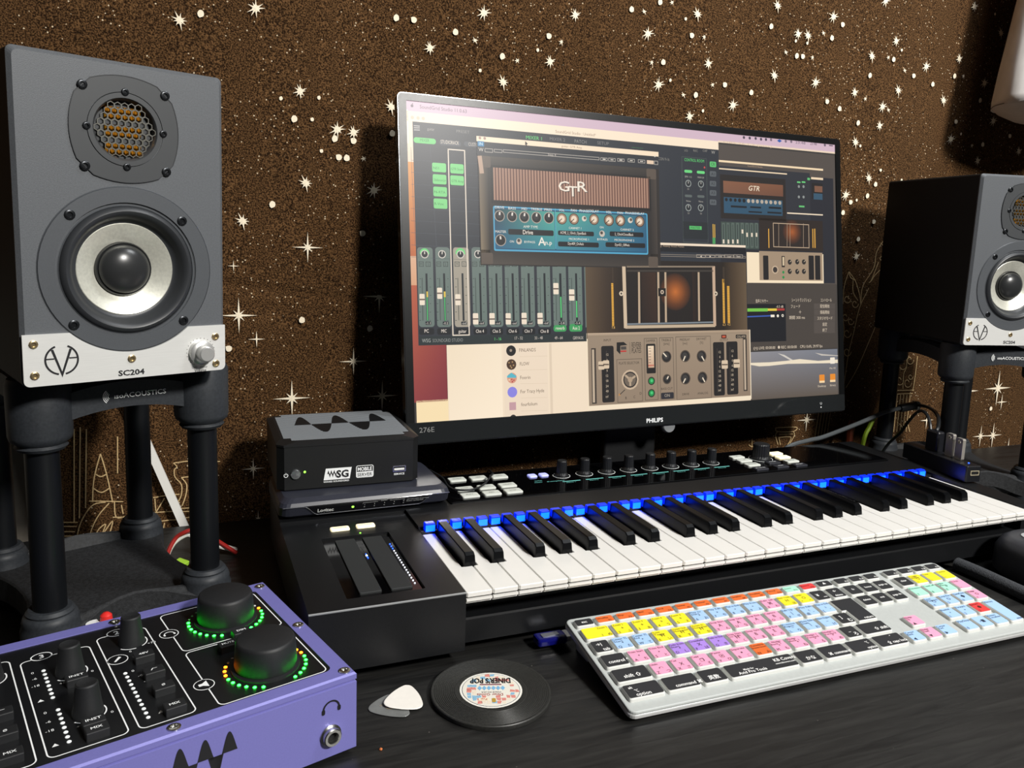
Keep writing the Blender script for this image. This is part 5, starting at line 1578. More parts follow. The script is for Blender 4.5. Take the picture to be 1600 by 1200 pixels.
for i in range(49):
    if i % 12 in BK:
        c = (i + .5) * S12; L = []
        for y, zt_, wt, wb in ((.0500, .0640, .0088, .0122), (.0512, .0700, .0086, .0124), (.0545, .0722, .0086, .0124), (.1335, .0722, .0086, .0124)):
            L.append([(c - wb / 2, y, .050), (c + wb / 2, y, .050), (c + wt / 2 + .0004, y, zt_ - .0008), (c + wt / 2 - .0004, y, zt_), (c - wt / 2 + .0004, y, zt_), (c - wt / 2 - .0004, y, zt_ - .0008)])
        g = G(); g.add(*loft(L)); obj('black_key', g, EBONY, pia)
    else:
        P = key_poly(i, white_n); g = G()
        c = Vector((sum(p[0] for p in P) / len(P), sum(p[1] for p in P) / len(P)))
        ins = [(p[0] + (.0005 if p[0] < (white_n + .5) * KW else -.0005), p[1] + (.0005 if p[1] < .07 and p[1] < .01 else 0)) for p in P]
        n = len(P); vs = [(x, y, .0562) for x, y in P] + [(x, y, ZK - .0006) for x, y in P] + [(x, y, ZK) for x, y in ins]
        fs = [(k, (k + 1) % n, n + (k + 1) % n, n + k) for k in range(n)] + [(n + k, n + (k + 1) % n, 2 * n + (k + 1) % n, 2 * n + k) for k in range(n)]
        for q in tessellate_polygon([[Vector((x, y, 0)) for x, y in ins]]):
            a, b, d = [Vector((*ins[k], 0)) for k in q]; q = q if (b - a).cross(d - a).z > 0 else tuple(reversed(q)); fs.append(tuple(2 * n + k for k in q))
        g.add(vs, fs); x0, x1 = white_n * KW + .0005, (white_n + 1) * KW - .0005
        g.add(*box(x0, x1, .0022, .03, .0500, .0545)); g.add(*box(x0, x1, -.0004, .004, .0525, .0545))
        obj('white_key', g, IVORY, pia); white_n += 1
    c = (i + .5) * S12 + .0016
    g = G(); g.add(*rbox(.0104, .0070, .0085, .0012, .0008), T=TR(c, .1388, .0625)); lg = obj('light_guide', g, GUIDE, pia)
    g = G(); g.add(*box(c - .0047, c + .0047, .1347, .1353, .0628, .0690)); obj('lit_face', g, GLOW, lg)
# panel controls
for k, (x, y, lab) in enumerate([(.081, .273, 'SCALE'), (.107, .272, 'ARP'), (.133, .271, 'UNDO'), (.0785, .2372, 'LOOP'), (.1045, .237, 'METRO'), (.1305, .237, 'TEMPO'), (.0770, .2148, 'PLAY'), (.1030, .2152, 'REC'), (.1290, .2155, 'STOP')]):
    button(.0205, .0135, .0026, BTN, x, y, ZP, lab)
for x in (.173, .188): button(.0105, .0105, .0026, BTNB, x, .2625, ZP)
for x, y, m, lab in [(.4755, .2640, BTN, 'M'), (.4745, .2470, BTN, 'S'), (.4725, .2280, BTN, 'BROWSER'), (.4710, .2100, BTND, 'PLUG-IN'), (.5065, .2290, BTND, 'MIXER'), (.5050, .2112, BTND, 'INST'), (.5410, .2650, BTNL, 'KEY'), (.5388, .2468, BTNL, 'CLEAR'), (.5366, .2282, BTN, 'SETUP'), (.5345, .2100, BTND, 'FIXED')]:
    button(.0200, .0115, .0026, m, x, y, ZP, lab, WINK if m is BTND else INK)
KNB = mat('black_ribbed_knob', '17181a', .42, 0)
def knurl(r0, r1, h, n=40, z=0):
    vs = []; fs = []
    pr = [(r0, 0), (r0, h * .08), (r1, h * .22), (r1 * .97, h * .94), (r1 * .86, h)]
    for j, (r, zz) in enumerate(pr):
        for k in range(n):
            q = r * (.955 if (k % 2 and 1 < j < 4) else 1); vs.append((q * math.cos(2 * PI * k / n), q * math.sin(2 * PI * k / n), z + zz))
    for j in range(len(pr) - 1):
        for k in range(n): fs.append((j * n + k, j * n + (k + 1) % n, (j + 1) * n + (k + 1) % n, (j + 1) * n + k))
    fs.append(tuple((len(pr) - 1) * n + k for k in range(n))); return vs, fs
RING = mat('pale_ring_print', 'd8dcda', .5)
CYAN = mat('cyan_display_bar', '5aa8a0', .4, emit='6fb0a8', strength=.55)
for k in range(8):
    x = .2088 + .03095 * k; y = .2555 - .0004 * k
    g = G(); g.add(*knurl(.0085, .0063, .0195), T=TR(x, y, ZP + .0006)); kn = obj('encoder_knob', g, KNB, pia)
    g = G(); g.add(*holed(circle(.0108, 32), [circle(.0101, 32)], 0, .0003), T=TR(x, y, ZP + .0006)); obj('ring', g, RING, kn)
    g = G(); g.add(*box(x - .009, x + .0145, .2325, .2340, ZP + .0006, ZP + .0008)); g.add(*textgeo('Macro %d' % (k + 1), .0022, 'L', .0115), T=TR(x - .006, .2275, ZP + .0008)); obj('parameter_bar', g, CYAN, pia)
g = G(); g.add(*textgeo('TRANSPORT', .0022, 'L', .010), T=TR(.168, .2430, ZP + .0008)); g.add(*textgeo('PRESET', .0022, 'L', .010), T=TR(.166, .2375, ZP + .0008)); g.add(*textgeo('Komplete', .0030, 'L', .022), T=TR(.182, .2365, ZP + .0008)); obj('display_text', g, CYAN, pia)
g = G(); g.add(*knurl(.0135, .0112, .021, 48), T=TR(.5050, .2515, ZP + .0006)); kn = obj('encoder_knob', g, KNB, pia)
g = G(); g.add(*holed(circle(.0160, 40), [circle(.0152, 40)], 0, .0003), T=TR(.5050, .2515, ZP + .0006)); obj('ring', g, RING, kn)
g = G(); g.add(*box(.052, .68, .1985, .1990, ZP + .0004, ZP + .0009)); obj('panel_edge', g, mat('panel_edge_line', '55585c', .2, .9), pia)
# ------------------------------------------------------------------ computer keyboard with coloured shortcut cover
SIL = mat('milky_silicone', 'b4b8b6', .42, 0, sss=.0, grain=.03, scale=300)
SILK = mat('silicone_key_side', 'd8d9d5', .45, 0)
PRN = print_mat('printed_key_colours', .5)
kb = thing('computer_keyboard', 'slim white full-size keyboard under a cover of pink, blue, yellow and orange shortcut keys', 'computer keyboard', (.0861, -.1243, 0.0), (0, 0, -.0154))
KT = .1338
TILT = TR(0, 0, .0077, KT)
KWID, KDEP = .4326, .1201
g = G(); g.add(*rbox(KWID, KDEP, .0042, .006, .0012, 5, bb=.0010), T=TILT @ TR(KWID / 2, KDEP / 2, -.0045)); obj('tray', g, mat('keyboard_aluminium', 'e4e5e4', .35, .5), kb)
g = G(); g.add(*rbox(KWID - .001, KDEP - .001, .0022, .006, .0011, 5), T=TILT @ TR(KWID / 2, KDEP / 2, -.0003)); obj('silicone_cover', g, SIL, kb)
g = G(); g.add([(.01, .09, 0), (.42, .09, 0), (.42, .112, 0), (.01, .112, 0), (.01, .09, .0145), (.42, .09, .0145), (.42, .112, .0172), (.01, .112, .0172)], [(3, 2, 1, 0), (4, 5, 6, 7), (0, 1, 5, 4), (1, 2, 6, 5), (2, 3, 7, 6), (3, 0, 4, 7)]); obj('rear_foot', g, mat('keyboard_plastic', 'd8d8d6', .5), kb)
CK = dict(k='26272a', o='e06a2c', y='f4e424', b='a4c6ee', p='efa0c0', v='a884dc', m='a8e8cc', r='dc3c3c')
_kb = {}
def key(x, y, w, h, c, leg=(), dark=None):
    """One key: silicone body, colour print with its legend as a sub-part."""
    w -= .0026; h -= .0026; k = (round(w, 5), round(h, 5))
    if k not in _kb:
        g = G(); L = []
        for ins, z in ((0, 0), (.0002, .0022), (.0006, .0030), (.0012, .0033)): L.append([(px_, py_, z) for px_, py_ in rrect(w - 2 * ins, h - 2 * ins, .0018, 3)])
        g.add(*loft(L, closed_bottom=False)); me = g.mesh('key'); me.materials.append(SILK); _kb[k] = me
    T = TILT @ TR(x, y, .0018)
    o = obj('key', _kb[k], SILK, kb); o.matrix_local = T
    g = G(); g.add([(a, b, .00345) for a, b in rrect(w - .0018, h - .0018, .0016, 3)], [tuple(range(16))], col=lin(CK[c]))
    ink = lin('f4f4f2') if c == 'k' else lin('3a2c34' if c in 'pv' else ('4a1a10' if c in 'or' else ('4a4418' if c == 'y' else '28364a')))
    for s, dx, dy, sz, al in leg:
        wd = 0
        if al.endswith('f'): wd = (w - .0030); al = 'L'
        vs, fs = textgeo(s, sz, al, min(wd, len(s) * sz * .75) if wd else 0, .012 if c == 'k' else 0)
        g.add([(a + dx * (w / 2), b + dy * (h / 2), .0036) for a, b, _ in vs], fs, col=ink)
    obj('key_print', g, PRN, o)
U = .01935; X0 = .0036; RY = [.108, .0922, .0742, .0556, .0372, .0186]; RH = .0184
def L1(a, b='', top='', mid=''):
    q = []
    if top:
        for i, t in enumerate(top.split('|')): q.append((t, -.84, .46 - .34 * i, .0022, 'Lf'))
    if mid: q.append((mid, .0, -.22, .0038, 'C'))
    if a: q.append((a, -.72, -.80, .0030, 'L'))
    if b: q.append((b, .32, -.80, .0030, 'L'))
    return q
BKL = lambda s, dx=-.75, dy=-.7, sz=.0038, al='L': [(s, dx, dy, sz, al)]
# function row
FW = 14.5 * U / 14
fr = [('k', [('esc', 0, -.25, .0030, 'C')])] + [('o', [(t, -.8, .05, .0020, 'Lf'), ('F%d' % (i + 1), .3, -.7, .0022, 'L')]) for i, t in enumerate(['Shuffle', 'Slip', 'Spot', 'Grid', 'Zoomer', 'Trimmer', 'Selector', 'Grabber', 'Scrubber', 'Pencil'])] + [('m', [('Score', -.8, .05, .0020, 'Lf'), ('F11', .2, -.7, .0022, 'L')]), ('r', [('Record', -.8, .05, .0020, 'Lf'), ('F12', .2, -.7, .0022, 'L')]), ('k', [('▲', 0, -.2, .0030, 'C')])]
for i, (c, l) in enumerate(fr): key(X0 + FW * (i + .5), RY[0], FW, .0125, c, l)
def row(ri, spec):
    x = X0
    for w, c, l in spec: key(x + w * U / 2, RY[ri], w * U, RH, c, l); x += w * U
row(1, [(1.5, 'y', [('Zoom 1', .15, .45, .0022, 'L'), ('1', .2, -.8, .0030, 'L'), ('ぬ', .62, -.8, .0030, 'L')])] + [(1, 'y', L1(n, k, 'Zoom ' + n, '+')) for n, k in zip('2345', 'ふあうえ')] + [(1, 'b', L1(n, k, t, m)) for n, k, t, m in zip('6789', 'おやゆよ', ['Play to|Start', 'Play Edit', 'Play to End', 'Play from'], '◂▸▸▸')] + [(1, 'p', L1('0', 'わ', 'Edit sel', '⌘')), (1, 'y', L1('-', 'ほ', 'Back Track', 'H')), (1, 'y', L1('^', 'へ', 'Tempo', 'O')), (1, 'k', BKL('¥', -.5, -.2) + BKL('ー', .2, -.7)), (1, 'k', [('←', 0, .1, .0034, 'C'), ('delete', -.55, -.7, .0026, 'L')])])
row(2, [(1, 'k', [('→|', -.2, .1, .0034, 'C'), ('tab', -.1, -.75, .0036, 'L')])] + [(1, 'b', L1('Q', 'た', 'Center TL|Start', '◂')), (1, 'b', L1('W', 'て', 'Center TL|End', '▸'))] + [(1, 'y', L1(a, k, t, 'H')) for a, k, t in zip('ERT', 'いすか', ['Zoom|Toggle', 'Zoom Out|Horizontal', 'Zoom In|Horizontal'])] + [(1, 'p', L1(a, k, t, m)) for a, k, t, m in zip('YUIO', 'んなにら', ['Snap Start', 'Snap Sync', 'Snap End', 'Capture'], 'AAAB')] + [(1, 'b', L1(a, k, t, m)) for a, k, t, m in zip('P@[', 'せ゛゜', ['Edit Up', 'Play Edit', 'Play to End'], '|‹›')])
row(3, [(1.25, 'k', [('control ^', -.62, -.45, .0036, 'L')]), (1, 'p', L1('A', 'ち', 'Trim Start', '◂')), (1, 'p', L1('S', 'と', 'Trim End', '▸')), (1, 'v', L1('D', 'し', 'Fade from|Start', '◂')), (1, 'v', L1('F', 'は', 'Crossfade', 'X')), (1, 'v', L1('G', 'き', 'Fade to End', '▸')), (1, 'p', L1('H', 'く', 'Snap Start|to Edit', 'H')), (1, 'p', L1('J', 'ま', 'Snap Sync', 'B')), (1, 'p', L1('K', 'の', 'Snap End', 'E')), (1, 'b', L1('L', 'り', 'Previous|Region', '–')), (1, 'b', L1(';', 'れ', 'Move Edit|Down', '|')), (1, 'b', L1(':', 'け', 'Next Region', '–')), (1, 'k', BKL(']', -.4, .0) + BKL('む', .2, -.7))])
row(4, [(1.75, 'k', [('shift ⇧', -.5, -.5, .0038, 'L')])] + [(1, 'p', L1(a, k, t, m)) for a, k, t, m in zip('ZXCVB', 'つさそひこ', ['Undo', 'Cut', 'Copy', 'Paste', 'Separate'], '↶X❐▣▪')] + [(1, 'o', L1('N', 'み', 'Timeline|Insertion', ''))] + [(1, 'p', L1(a, k, t, m)) for a, k, t, m in zip('M,./', 'もねるめ', ['L Nudge|Back 1', 'Nudge|Back 1', 'Nudge 1|Forward', 'Nudge L|Forward'], '◂◂▸▸')] + [(1, 'k', BKL('_', -.3, .0) + BKL('ろ', .1, -.7)), (1.75, 'k', [('⇧ shift', -.05, -.5, .0036, 'L')])])
row(5, [(1.75, 'k', [('alt', -.72, .3, .0026, 'L'), ('⌥', -.5, -.25, .0028, 'L'), ('option', -.55, -.78, .0036, 'L')]), (1.7, 'k', [('command ⌘', -.45, -.65, .0034, 'L')]), (1.3, 'k', [('英数', -.45, -.55, .0038, 'L')]), (3.6, 'k', [('Made for', -.55, -.25, .0020, 'L'), ('Avid Pro Tools', -.75, -.72, .0032, 'L'), ('KB Covers', .42, .10, .0036, 'L'), ('www.kbcovers.com', .38, -.32, .0018, 'L')]), (1.3, 'k', [('かな', -.35, -.55, .0036, 'L')]), (1.55, 'k', [('⌘ command', -.55, -.55, .0032, 'L')]), (1.55, 'k', [('⌥', .45, .1, .0026, 'L'), ('option', .2, -.7, .0030, 'L')]), (1.75, 'k', [('•', .25, .45, .0026, 'L'), ('⇪ caps lock', -.35, -.6, .0032, 'L')])])
# return key: one tall key reaching over two rows
yt, ym, ybm = RY[2] + RH / 2 - .0013, (RY[2] + RY[3]) / 2, RY[3] - RH / 2 + .0013; xr_, xa_, xb_ = X0 + 14.5 * U - .0013, X0 + 13 * U + .0013, X0 + 13.25 * U + .0013
LP = [(xb_, ybm), (xr_, ybm), (xr_, yt), (xa_, yt), (xa_, ym - .0005), (xb_, ym - .0005)]; cxm = (xb_ + xr_) / 2
ins_ = lambda P, d: [(x + (d if x < cxm else -d), y + (d if y < ym - .003 else (-d if y > ym + .003 else (d if x < cxm else 0)))) for x, y in P]
g = G(); g.add(*loft([[(x, y, z) for x, y in ins_(LP, i)] for i, z in ((0, 0), (.0003, .0024), (.0010, .0033))], closed_bottom=False)); rk = obj('key', g, SILK, kb); rk.matrix_local = TILT @ TR(0, 0, .0018)
g = G(); g.add([(x, y, .00345) for x, y in ins_(LP, .0010)], [tuple(range(6))], col=lin(CK['k'])); g.add(*textgeo('return', .0030, 'L', 0, .012), T=TR(xb_ + .009, ybm + .0022, .0036), col=lin('f4f4f2')); obj('key_print', g, PRN, rk)
NX, PX, UN = .2954 + .0004, .3610, .0189
for i in range(3): key(NX + UN * i, RY[0], UN, .0125, 'k', [('F%d' % (13 + i), .35, -.6, .0022, 'L')])
for i in range(4): key(PX - .0012 + UN * i, RY[0], UN, .0125, 'k', [('F%d' % (16 + i), .35, -.6, .0022, 'L')])
for i, s in enumerate(['fn', 'home', 'page up']): key(NX + UN * i, RY[1], UN, RH, 'k', [(s, 0, -.1, .0026, 'C')])
for i, s in enumerate(['delete', 'end', 'page dn']): key(NX + UN * i, RY[2], UN, RH, 'k', [(s, 0, -.1, .0026, 'C')])
key(NX + UN, RY[4] - .0008, UN, RH * .95, 'p', L1('▲', '', 'Nudge|Up', '')); key(NX, RY[5] - .0008, UN, RH * .95, 'b', L1('◀', '', 'Cursor|Back', '')); key(NX + UN, RY[5] - .0008, UN, RH * .95, 'p', L1('▼', '', 'Nudge|Down', '')); key(NX + 2 * UN, RY[5] - .0008, UN, RH * .95, 'b', L1('▶', '', 'Cursor|Fwd', ''))
for i, (c, s, t) in enumerate([('k', 'clear', ''), ('y', '=', 'Toggle|Window'), ('y', '/', 'Zoom'), ('y', '*', 'Counter')]): key(PX + UN * i, RY[1], UN, RH, c, [(s, 0, -.1, .0028, 'C')] if c == 'k' else L1(s, '', t, 'O' if s == '=' else ''))
for i, (c, s, t) in enumerate([('m', '7', 'Metronome'), ('m', '8', 'Count off'), ('m', '9', 'MIDI|Merge'), ('p', '-', 'Click')]): key(PX + UN * i, RY[2], UN, RH, c, L1(s, '', t, '✓' if i == 2 else ''))
for i, (c, s, t) in enumerate([('b', '4', 'Loop|Playback'), ('b', '5', 'Loop Rec'), ('b', '6', 'QuickPunch'), ('p', '+', 'Nudge')]): key(PX + UN * i, RY[3], UN, RH, c, L1(s, '', t, '◆' if i == 2 else 'O'))
for i, (c, s, t) in enumerate([('b', '1', 'Rewind'), ('b', '2', 'Forward'), ('r', '3', 'Record')]): key(PX + UN * i, RY[4], UN, RH, c, L1(s, '', t, '●' if i == 2 else '▸'))
for i, (c, s, t) in enumerate([('b', '0', 'Play/Stop'), ('b', ',', ''), ('b', '.', 'Memory|Location')]): key(PX + UN * i, RY[5], UN, RH, c, L1(s, '', t, '▸■' if i == 1 else ''))
key(PX + UN * 3, (RY[4] + RY[5]) / 2, UN, RH * 2, 'b', [('Memory', -.84, .74, .0022, 'L'), ('enter', .1, -.9, .0024, 'L')])

# ------------------------------------------------------------------ purple audio interface
PUR = mat('lavender_painted_metal', '7674b8', .38, .1, grain=.03, scale=900, bump=.05, bscale=1800)
FASC = mat('black_fascia', '141517', .35, 0, grain=.2, scale=700)
KNOBB = mat('soft_black_knob', '1c1d1f', .55, 0, grain=.15, scale=900)
GLED = mat('green_ring_led', '40ff70', .4, emit=(.01, 1.0, .022), strength=26.0); OLED = mat('orange_ring_led', 'ff9020', .4, emit=(1.0, .16, .004), strength=14.0); OFFLED = mat('unlit_led', 'c4c8c6', .4); WDOT = mat('white_dot_led', 'e8ecec', .4, emit='e8ecec', strength=.25)
itf = thing('audio_interface', 'lavender desktop audio interface with two large knobs in green light rings', 'audio interface', (-.1079, -.0885, 0), (0, 0, .2752))
IH = .0594; IW = .262; ID = .170
g = G(); fr_o = [(-IW, 0), (0, 0), (0, ID), (-IW, ID)]; fr_i = rrect(IW - .024, ID - .0235, .005, 4, -IW / 2, ID / 2 - .0002)
L = lambda i, z: [(-IW + i, i, z), (-i, i, z), (-i, ID - i, z), (-IW + i, ID - i, z)]
g.add(*loft([L(.001, .004), L(0, .005), L(0, IH - .0065), L(.0012, IH - .0060), L(.0012, IH - .0052), L(0, IH - .0047), L(0, IH - .0012)], closed_top=False)); obj('chassis', g, PUR, itf)
g = G(); g.add(*holed([(-IW + .0012, .0012), (-.0012, .0012), (-.0012, ID - .0012), (-IW + .0012, ID - .0012)], [fr_i], IH - .003, IH))
g.add([(-IW, 0, IH - .0012), (0, 0, IH - .0012), (0, ID, IH - .0012), (-IW, ID, IH - .0012), (-IW + .0012, .0012, IH), (-.0012, .0012, IH), (-.0012, ID - .0012, IH), (-IW + .0012, ID - .0012, IH)], [(0, 1, 5, 4), (1, 2, 6, 5), (2, 3, 7, 6), (3, 0, 4, 7)]); obj('lid_frame', g, PUR, itf)
g = G(); g.add(*prism(fr_i, IH - .003, IH - .0006)); fas = obj('fascia', g, FASC, itf)
ZF = IH - .0006
for x, y in [(-.02, .02), (-.02, .15), (-.24, .02), (-.24, .15)]:
    g = G(); g.add(*lathe([(.007, 0), (.008, .001), (.008, .0045)], 16), T=TR(x, y, 0)); obj('rubber_foot', g, RUB, itf)
def rr_line(x0, y0, x1, y1, r, w, gaps=None):
    P = rrect(x1 - x0, y1 - y0, r, 5, (x0 + x1) / 2, (y0 + y1) / 2); return ribbon2d(P + [P[0]], w)
g = G(); T = TR(0, 0, ZF + .00012); LWD = .0008
for x0, y0, x1, y1 in [(-.1316, .0160, -.0993, .1437), (-.226, .0160, -.1842, .1447), (-.0862, .0915, -.0146, .1545)]: g.add(*rr_line(x0, y0, x1, y1, .004, LWD), T=T)
g.add(*rr_line(-.1788, .0165, -.1373, .1370, .004, LWD), T=T)
g.add(*rr_line(-.0862, .0135, -.0146, .0890, .004, LWD), T=T)
for cx, cy in [(-.0875, .1231), (-.0871, .0426), (-.1252, .1059)]: g.add(*ribbon2d([(cx + .0062 * math.cos(2 * PI * k / 24), cy + .0062 * math.sin(2 * PI * k / 24)) for k in range(25)], LWD), T=T)
for cx, cy in [(-.166, .1385), (-.1179, .1453)]: g.add(*ribbon2d([(cx + .0062 * math.cos(2 * PI * k / 24), cy + .0050 * math.sin(2 * PI * k / 24)) for k in range(25)], LWD), T=T @ TR(0, 0, .0002))
g.add(*textgeo('3', .0052, 'C', 0, .02), T=T @ TR(-.166, .1360, .0002)); g.add(*textgeo('2', .0052, 'C', 0, .02), T=T @ TR(-.1179, .1428, .0002))
def hp(cx, cy, s, T):
    g.add(*ribbon2d(arc(cx, cy - .2 * s, s, math.radians(10), math.radians(170), 14), .22 * s), T=T)
    for q in (-1, 1): g.add([(a + cx + q * s, b + cy - .35 * s, 0) for a, b in rrect(.42 * s, .7 * s, .2 * s, 3)], [tuple(range(16))], T=T)
hp(-.0875, .1228, .0034, T @ TR(0, 0, .0002))
g.add([(-.0905, .0412, 0), (-.0880, .0412, 0), (-.0848, .0388, 0), (-.0848, .0464, 0), (-.0880, .0440, 0), (-.0905, .0440, 0)], [(0, 1, 2, 3, 4, 5)], T=T @ TR(0, 0, .0002))
g.add([(-.1280, .1035, 0), (-.1268, .1030, 0), (-.1225, .1078, 0), (-.1240, .1092, 0)], [(0, 1, 2, 3)], T=T @ TR(0, 0, .0002))
for kx, ky, r in [(-.1122, .1251, .0100), (-.1537, .1062, .0100), (-.1531, .0507, .0100), (-.1975, .1251, .0100)]:
    g.add(*ribbon2d(arc(kx, ky, r, math.radians(215), math.radians(275), 10), LWD), T=T); g.add(*ribbon2d(arc(kx, ky, r, math.radians(300), math.radians(380), 10), LWD), T=T)
for s, x, y, h in [('0', -.1165, .1115, .0024), ('+70', -.1035, .1160, .0026), ('0', -.121, .0842, .0026), ('-6', -.119, .0755, .0026), ('-12', -.1175, .0668, .0026), ('0', -.1745, .1175, .0026), ('-6', -.175, .1090, .0026), ('-18', -.1765, .0995, .0026), ('0', -.1745, .0640, .0026), ('-6', -.175, .0530, .0026), ('-18', -.1765, .0430, .0026), ('+6', -.1615, .0940, .0024), ('+6', -.161, .0382, .0024), ('0', -.1425, .0990, .0024), ('0', -.1418, .0430, .0024)]: g.add(*textgeo(s, h, 'L'), T=T @ TR(x, y, 0))
for x, y in [(-.1172, .0262), (-.1740, .0795), (-.1738, .0265)]: g.add([(x - .0018, y, 0), (x + .0018, y, 0), (x, y + .003, 0)], [(0, 1, 2)], T=T)
obj('lettering', g, WINK, fas)
for cx, cy, ry in [(-.0875, .1231, .0060), (-.0871, .0426, .0060), (-.1252, .1059, .0060), (-.166, .1385, .0048), (-.1179, .1453, .0048)]:
    g = G(); g.add([(cx + .0060 * math.cos(2 * PI * k / 24), cy + ry * math.sin(2 * PI * k / 24), ZF + .0002) for k in range(24)], [tuple(range(24))]); obj('icon_ground', g, FASC, fas)
def leds(x, y0, y1, n):
    for k in range(n): obj('led', led(WDOT, .0013, 'dot', 10), WDOT, itf, (x, y0 + (y1 - y0) * k / (n - 1), ZF))
leds(-.1250, .0848, .0258, 12); leds(-.1675, .1180, .0804, 8); leds(-.1670, .0644, .0268, 8)
def big_knob(cx, cy):
    g = G(); g.add(*lathe([(.0225, 0), (.0225, .0012), (.0200, .0016), (.0205, .0035), (.0196, .0185), (.0188, .0203), (.0178, .0209), (.0001, .0207)], 56, cap=False), smooth=True, T=TR(cx, cy, ZF)); return obj('volume_knob', g, KNOBB, itf)
big_knob(-.0464, .1237); big_knob(-.0462, .0425)
led(GLED, .00115, 'rg', 10); led(OLED, .00115, 'ro', 10); led(OFFLED, .0009, 'rx', 10)
for cx, cy, lo, ho in [(-.0464, .1237, 0, 1), (-.0462, .0425, 3, 2)]:
    seq = list(range(126, 248, 12)) + list(range(294, 421, 12))
    for n, a in enumerate(seq):
        if n < 3 - (lo > 0): kk = 'rx'
        elif lo and n < 5: kk = 'ro'
        elif n < 11: kk = 'rg'
        elif n <= 16 - (ho == 2 and 0): kk = 'rg'
        elif n <= 16 + ho: kk = 'ro'
        else: kk = 'rx'
        obj('ring_led', led_me[kk], GLED, itf, (cx + .0264 * math.cos(math.radians(a)), cy + .0264 * math.sin(math.radians(a)), ZF))
for kx, ky in [(-.1122, .1251), (-.1537, .1062), (-.1531, .0507), (-.1975, .1251)]:
    g = G(); g.add(*lathe([(.0088, 0), (.0088, .002), (.0080, .006), (.0066, .017), (.0064, .0195), (.0056, .0203), (.0046, .0199), (.0001, .0197)], 28, cap=False), smooth=True, T=TR(kx, ky, ZF)); obj('gain_knob', g, KNOBB, itf)
def sw(x, y, txt, w=.0125, d=.0085, h=.0052):
    g = G(); g.add(*rbox(w, d, h, .0006, .0006), T=TR(x, y, ZF)); b = obj('push_button', g, mat('black_push_button', '1d1e20', .5), itf)
    if txt:
        g = G(); g.add(*textgeo(txt, .0024, 'C', len(txt) * .0021, .015), T=TR(x, y - .001, ZF + h + .00012)); obj('lettering', g, WINK, b)
for x, y, s in [(-.1110, .0955, '48V'), (-.1105, .0710, '/¯'), (-.1103, .0485, 'Ø'), (-.1102, .0235, 'MIX'), (-.1525, .0905, 'INST'), (-.1530, .0340, 'INST'), (-.1530, .0245, 'MIX'), (-.1955, .0265, 'MIX'), (-.1955, .050, 'Ø'), (-.1955, .073, '/¯'), (-.0462, .0905, 'DIM'), (-.0600, .0775, 'MUTE')]: sw(x, y, s)
for x, y in [(-.0061, .1616), (-.0062, .0825), (-.0061, .0056), (-.1154, .0058), (-.1156, .1617), (-.225, .0058), (-.225, .1617)]: obj('screw', screw_mesh(.0040, NICKEL, 'it'), NICKEL, itf, (x, y, IH))
g = G(); T = FRONT(0, -.0003, 0); zc = IH - .0238; A_ = .0132; P2 = .0292
def lobe(x0, w, up, n=14):
    top = [(x0 + w * k / n, zc + up * A_ * math.sin(PI * k / n) ** 1.15) for k in range(n + 1)]
    vs = [(x, z, 0) for x, z in top]; g.add(vs, [tuple(range(len(vs)))] if up < 0 else [tuple(reversed(range(len(vs))))], T=T)
for k, x in enumerate([-.0895, -.1040, -.1185]): lobe(x - .0005, .0075 + .002, 1)
for x in (-.0977, -.1122): lobe(x - .0005, .0085, -1)
lobe(-.1345, .0165, -1); lobe(-.0975 + .0, .0085, -1)
obj('wave_logo', g, mat('black_enamel', '17171b', .35), itf)
g = G(); hp(-.0184, IH - .0190, .0056, FRONT(0, -.0003, 0)); obj('headphone_icon', g, INK, itf)
g = G(); g.add(*lathe([(.0074, 0), (.0074, .0010), (.0062, .0018), (.0062, .0042), (.0056, .0048), (.0040, .0048), (.0036, .0038), (.0036, .0004), (0, .0004)], 28), smooth=True, T=FRONT(-.019, 0, IH - .0387)); jk = obj('headphone_jack', g, NICKEL, itf)
g = G(); g.add(*lathe([(.0035, .0005), (0, .0006)], 20), T=FRONT(-.019, -.0002, IH - .0387)); obj('jack_hole', g, DARK, jk)

# ------------------------------------------------------------------ network switch and mini server stacked on the music keyboard
swt = thing('network_switch', 'flat dark grey network switch with green power light under the mini server', 'network switch', (-.0405, .2450, .0655), (0, 0, .02))
SWM = mat('dark_slate_plastic', '2c2e38', .38, 0, grain=.08, scale=700)
g = G(); Ls = []
for ins, z, fy in ((.006, 0, .010), (.0, .004, .004), (0, .0135, 0), (.0015, .0175, .002), (.006, .0212, .008)):
    Ls.append([(x, y + (fy if y < 0 else 0), z) for x, y in rrect(.178 - 2 * ins, .100, .010, 4)])
g.add(*loft(Ls)); obj('case', g, SWM, swt)
P = [(-.066, .0145)] + [(-.0655 + .014 * k / 8, .0145 - .0105 * (3 * (k / 8) ** 2 - 2 * (k / 8) ** 3)) for k in range(1, 9)] + [(.054, .004)] + [(.054 + .014 * k / 8, .004 + .0105 * (3 * (k / 8) ** 2 - 2 * (k / 8) ** 3)) for k in range(1, 9)]
yf = -.0503
def on_front(pts, off=0): return [(x, yf + off + max(0, (.0135 - z)) * .42 + max(0, z - .0135) * .5, z) for x, z in pts]
g = G(); g.add(on_front(P, -.0006), [tuple(range(len(P)))]); obj('front_window', g, mat('smoked_gloss', '0c0c10', .12, 0), swt)
g = G(); Q = [(-.086, .0147), (-.066, .0145)] + P[1:-1] + [(.068, .0145), (.0865, .0147)]; vs = []
for x, z in Q: vs += [(x, yf - .0012 + max(0, (.0135 - z)) * .42, z - .0003), (x, yf - .0012 + max(0, (.0135 - z)) * .42, z + .0003)]
g.add(vs, [(2 * i, 2 * i + 2, 2 * i + 3, 2 * i + 1) for i in range(len(Q) - 1)]); obj('contour_line', g, mat('silver_line', '9a9da6', .25, .8), swt)
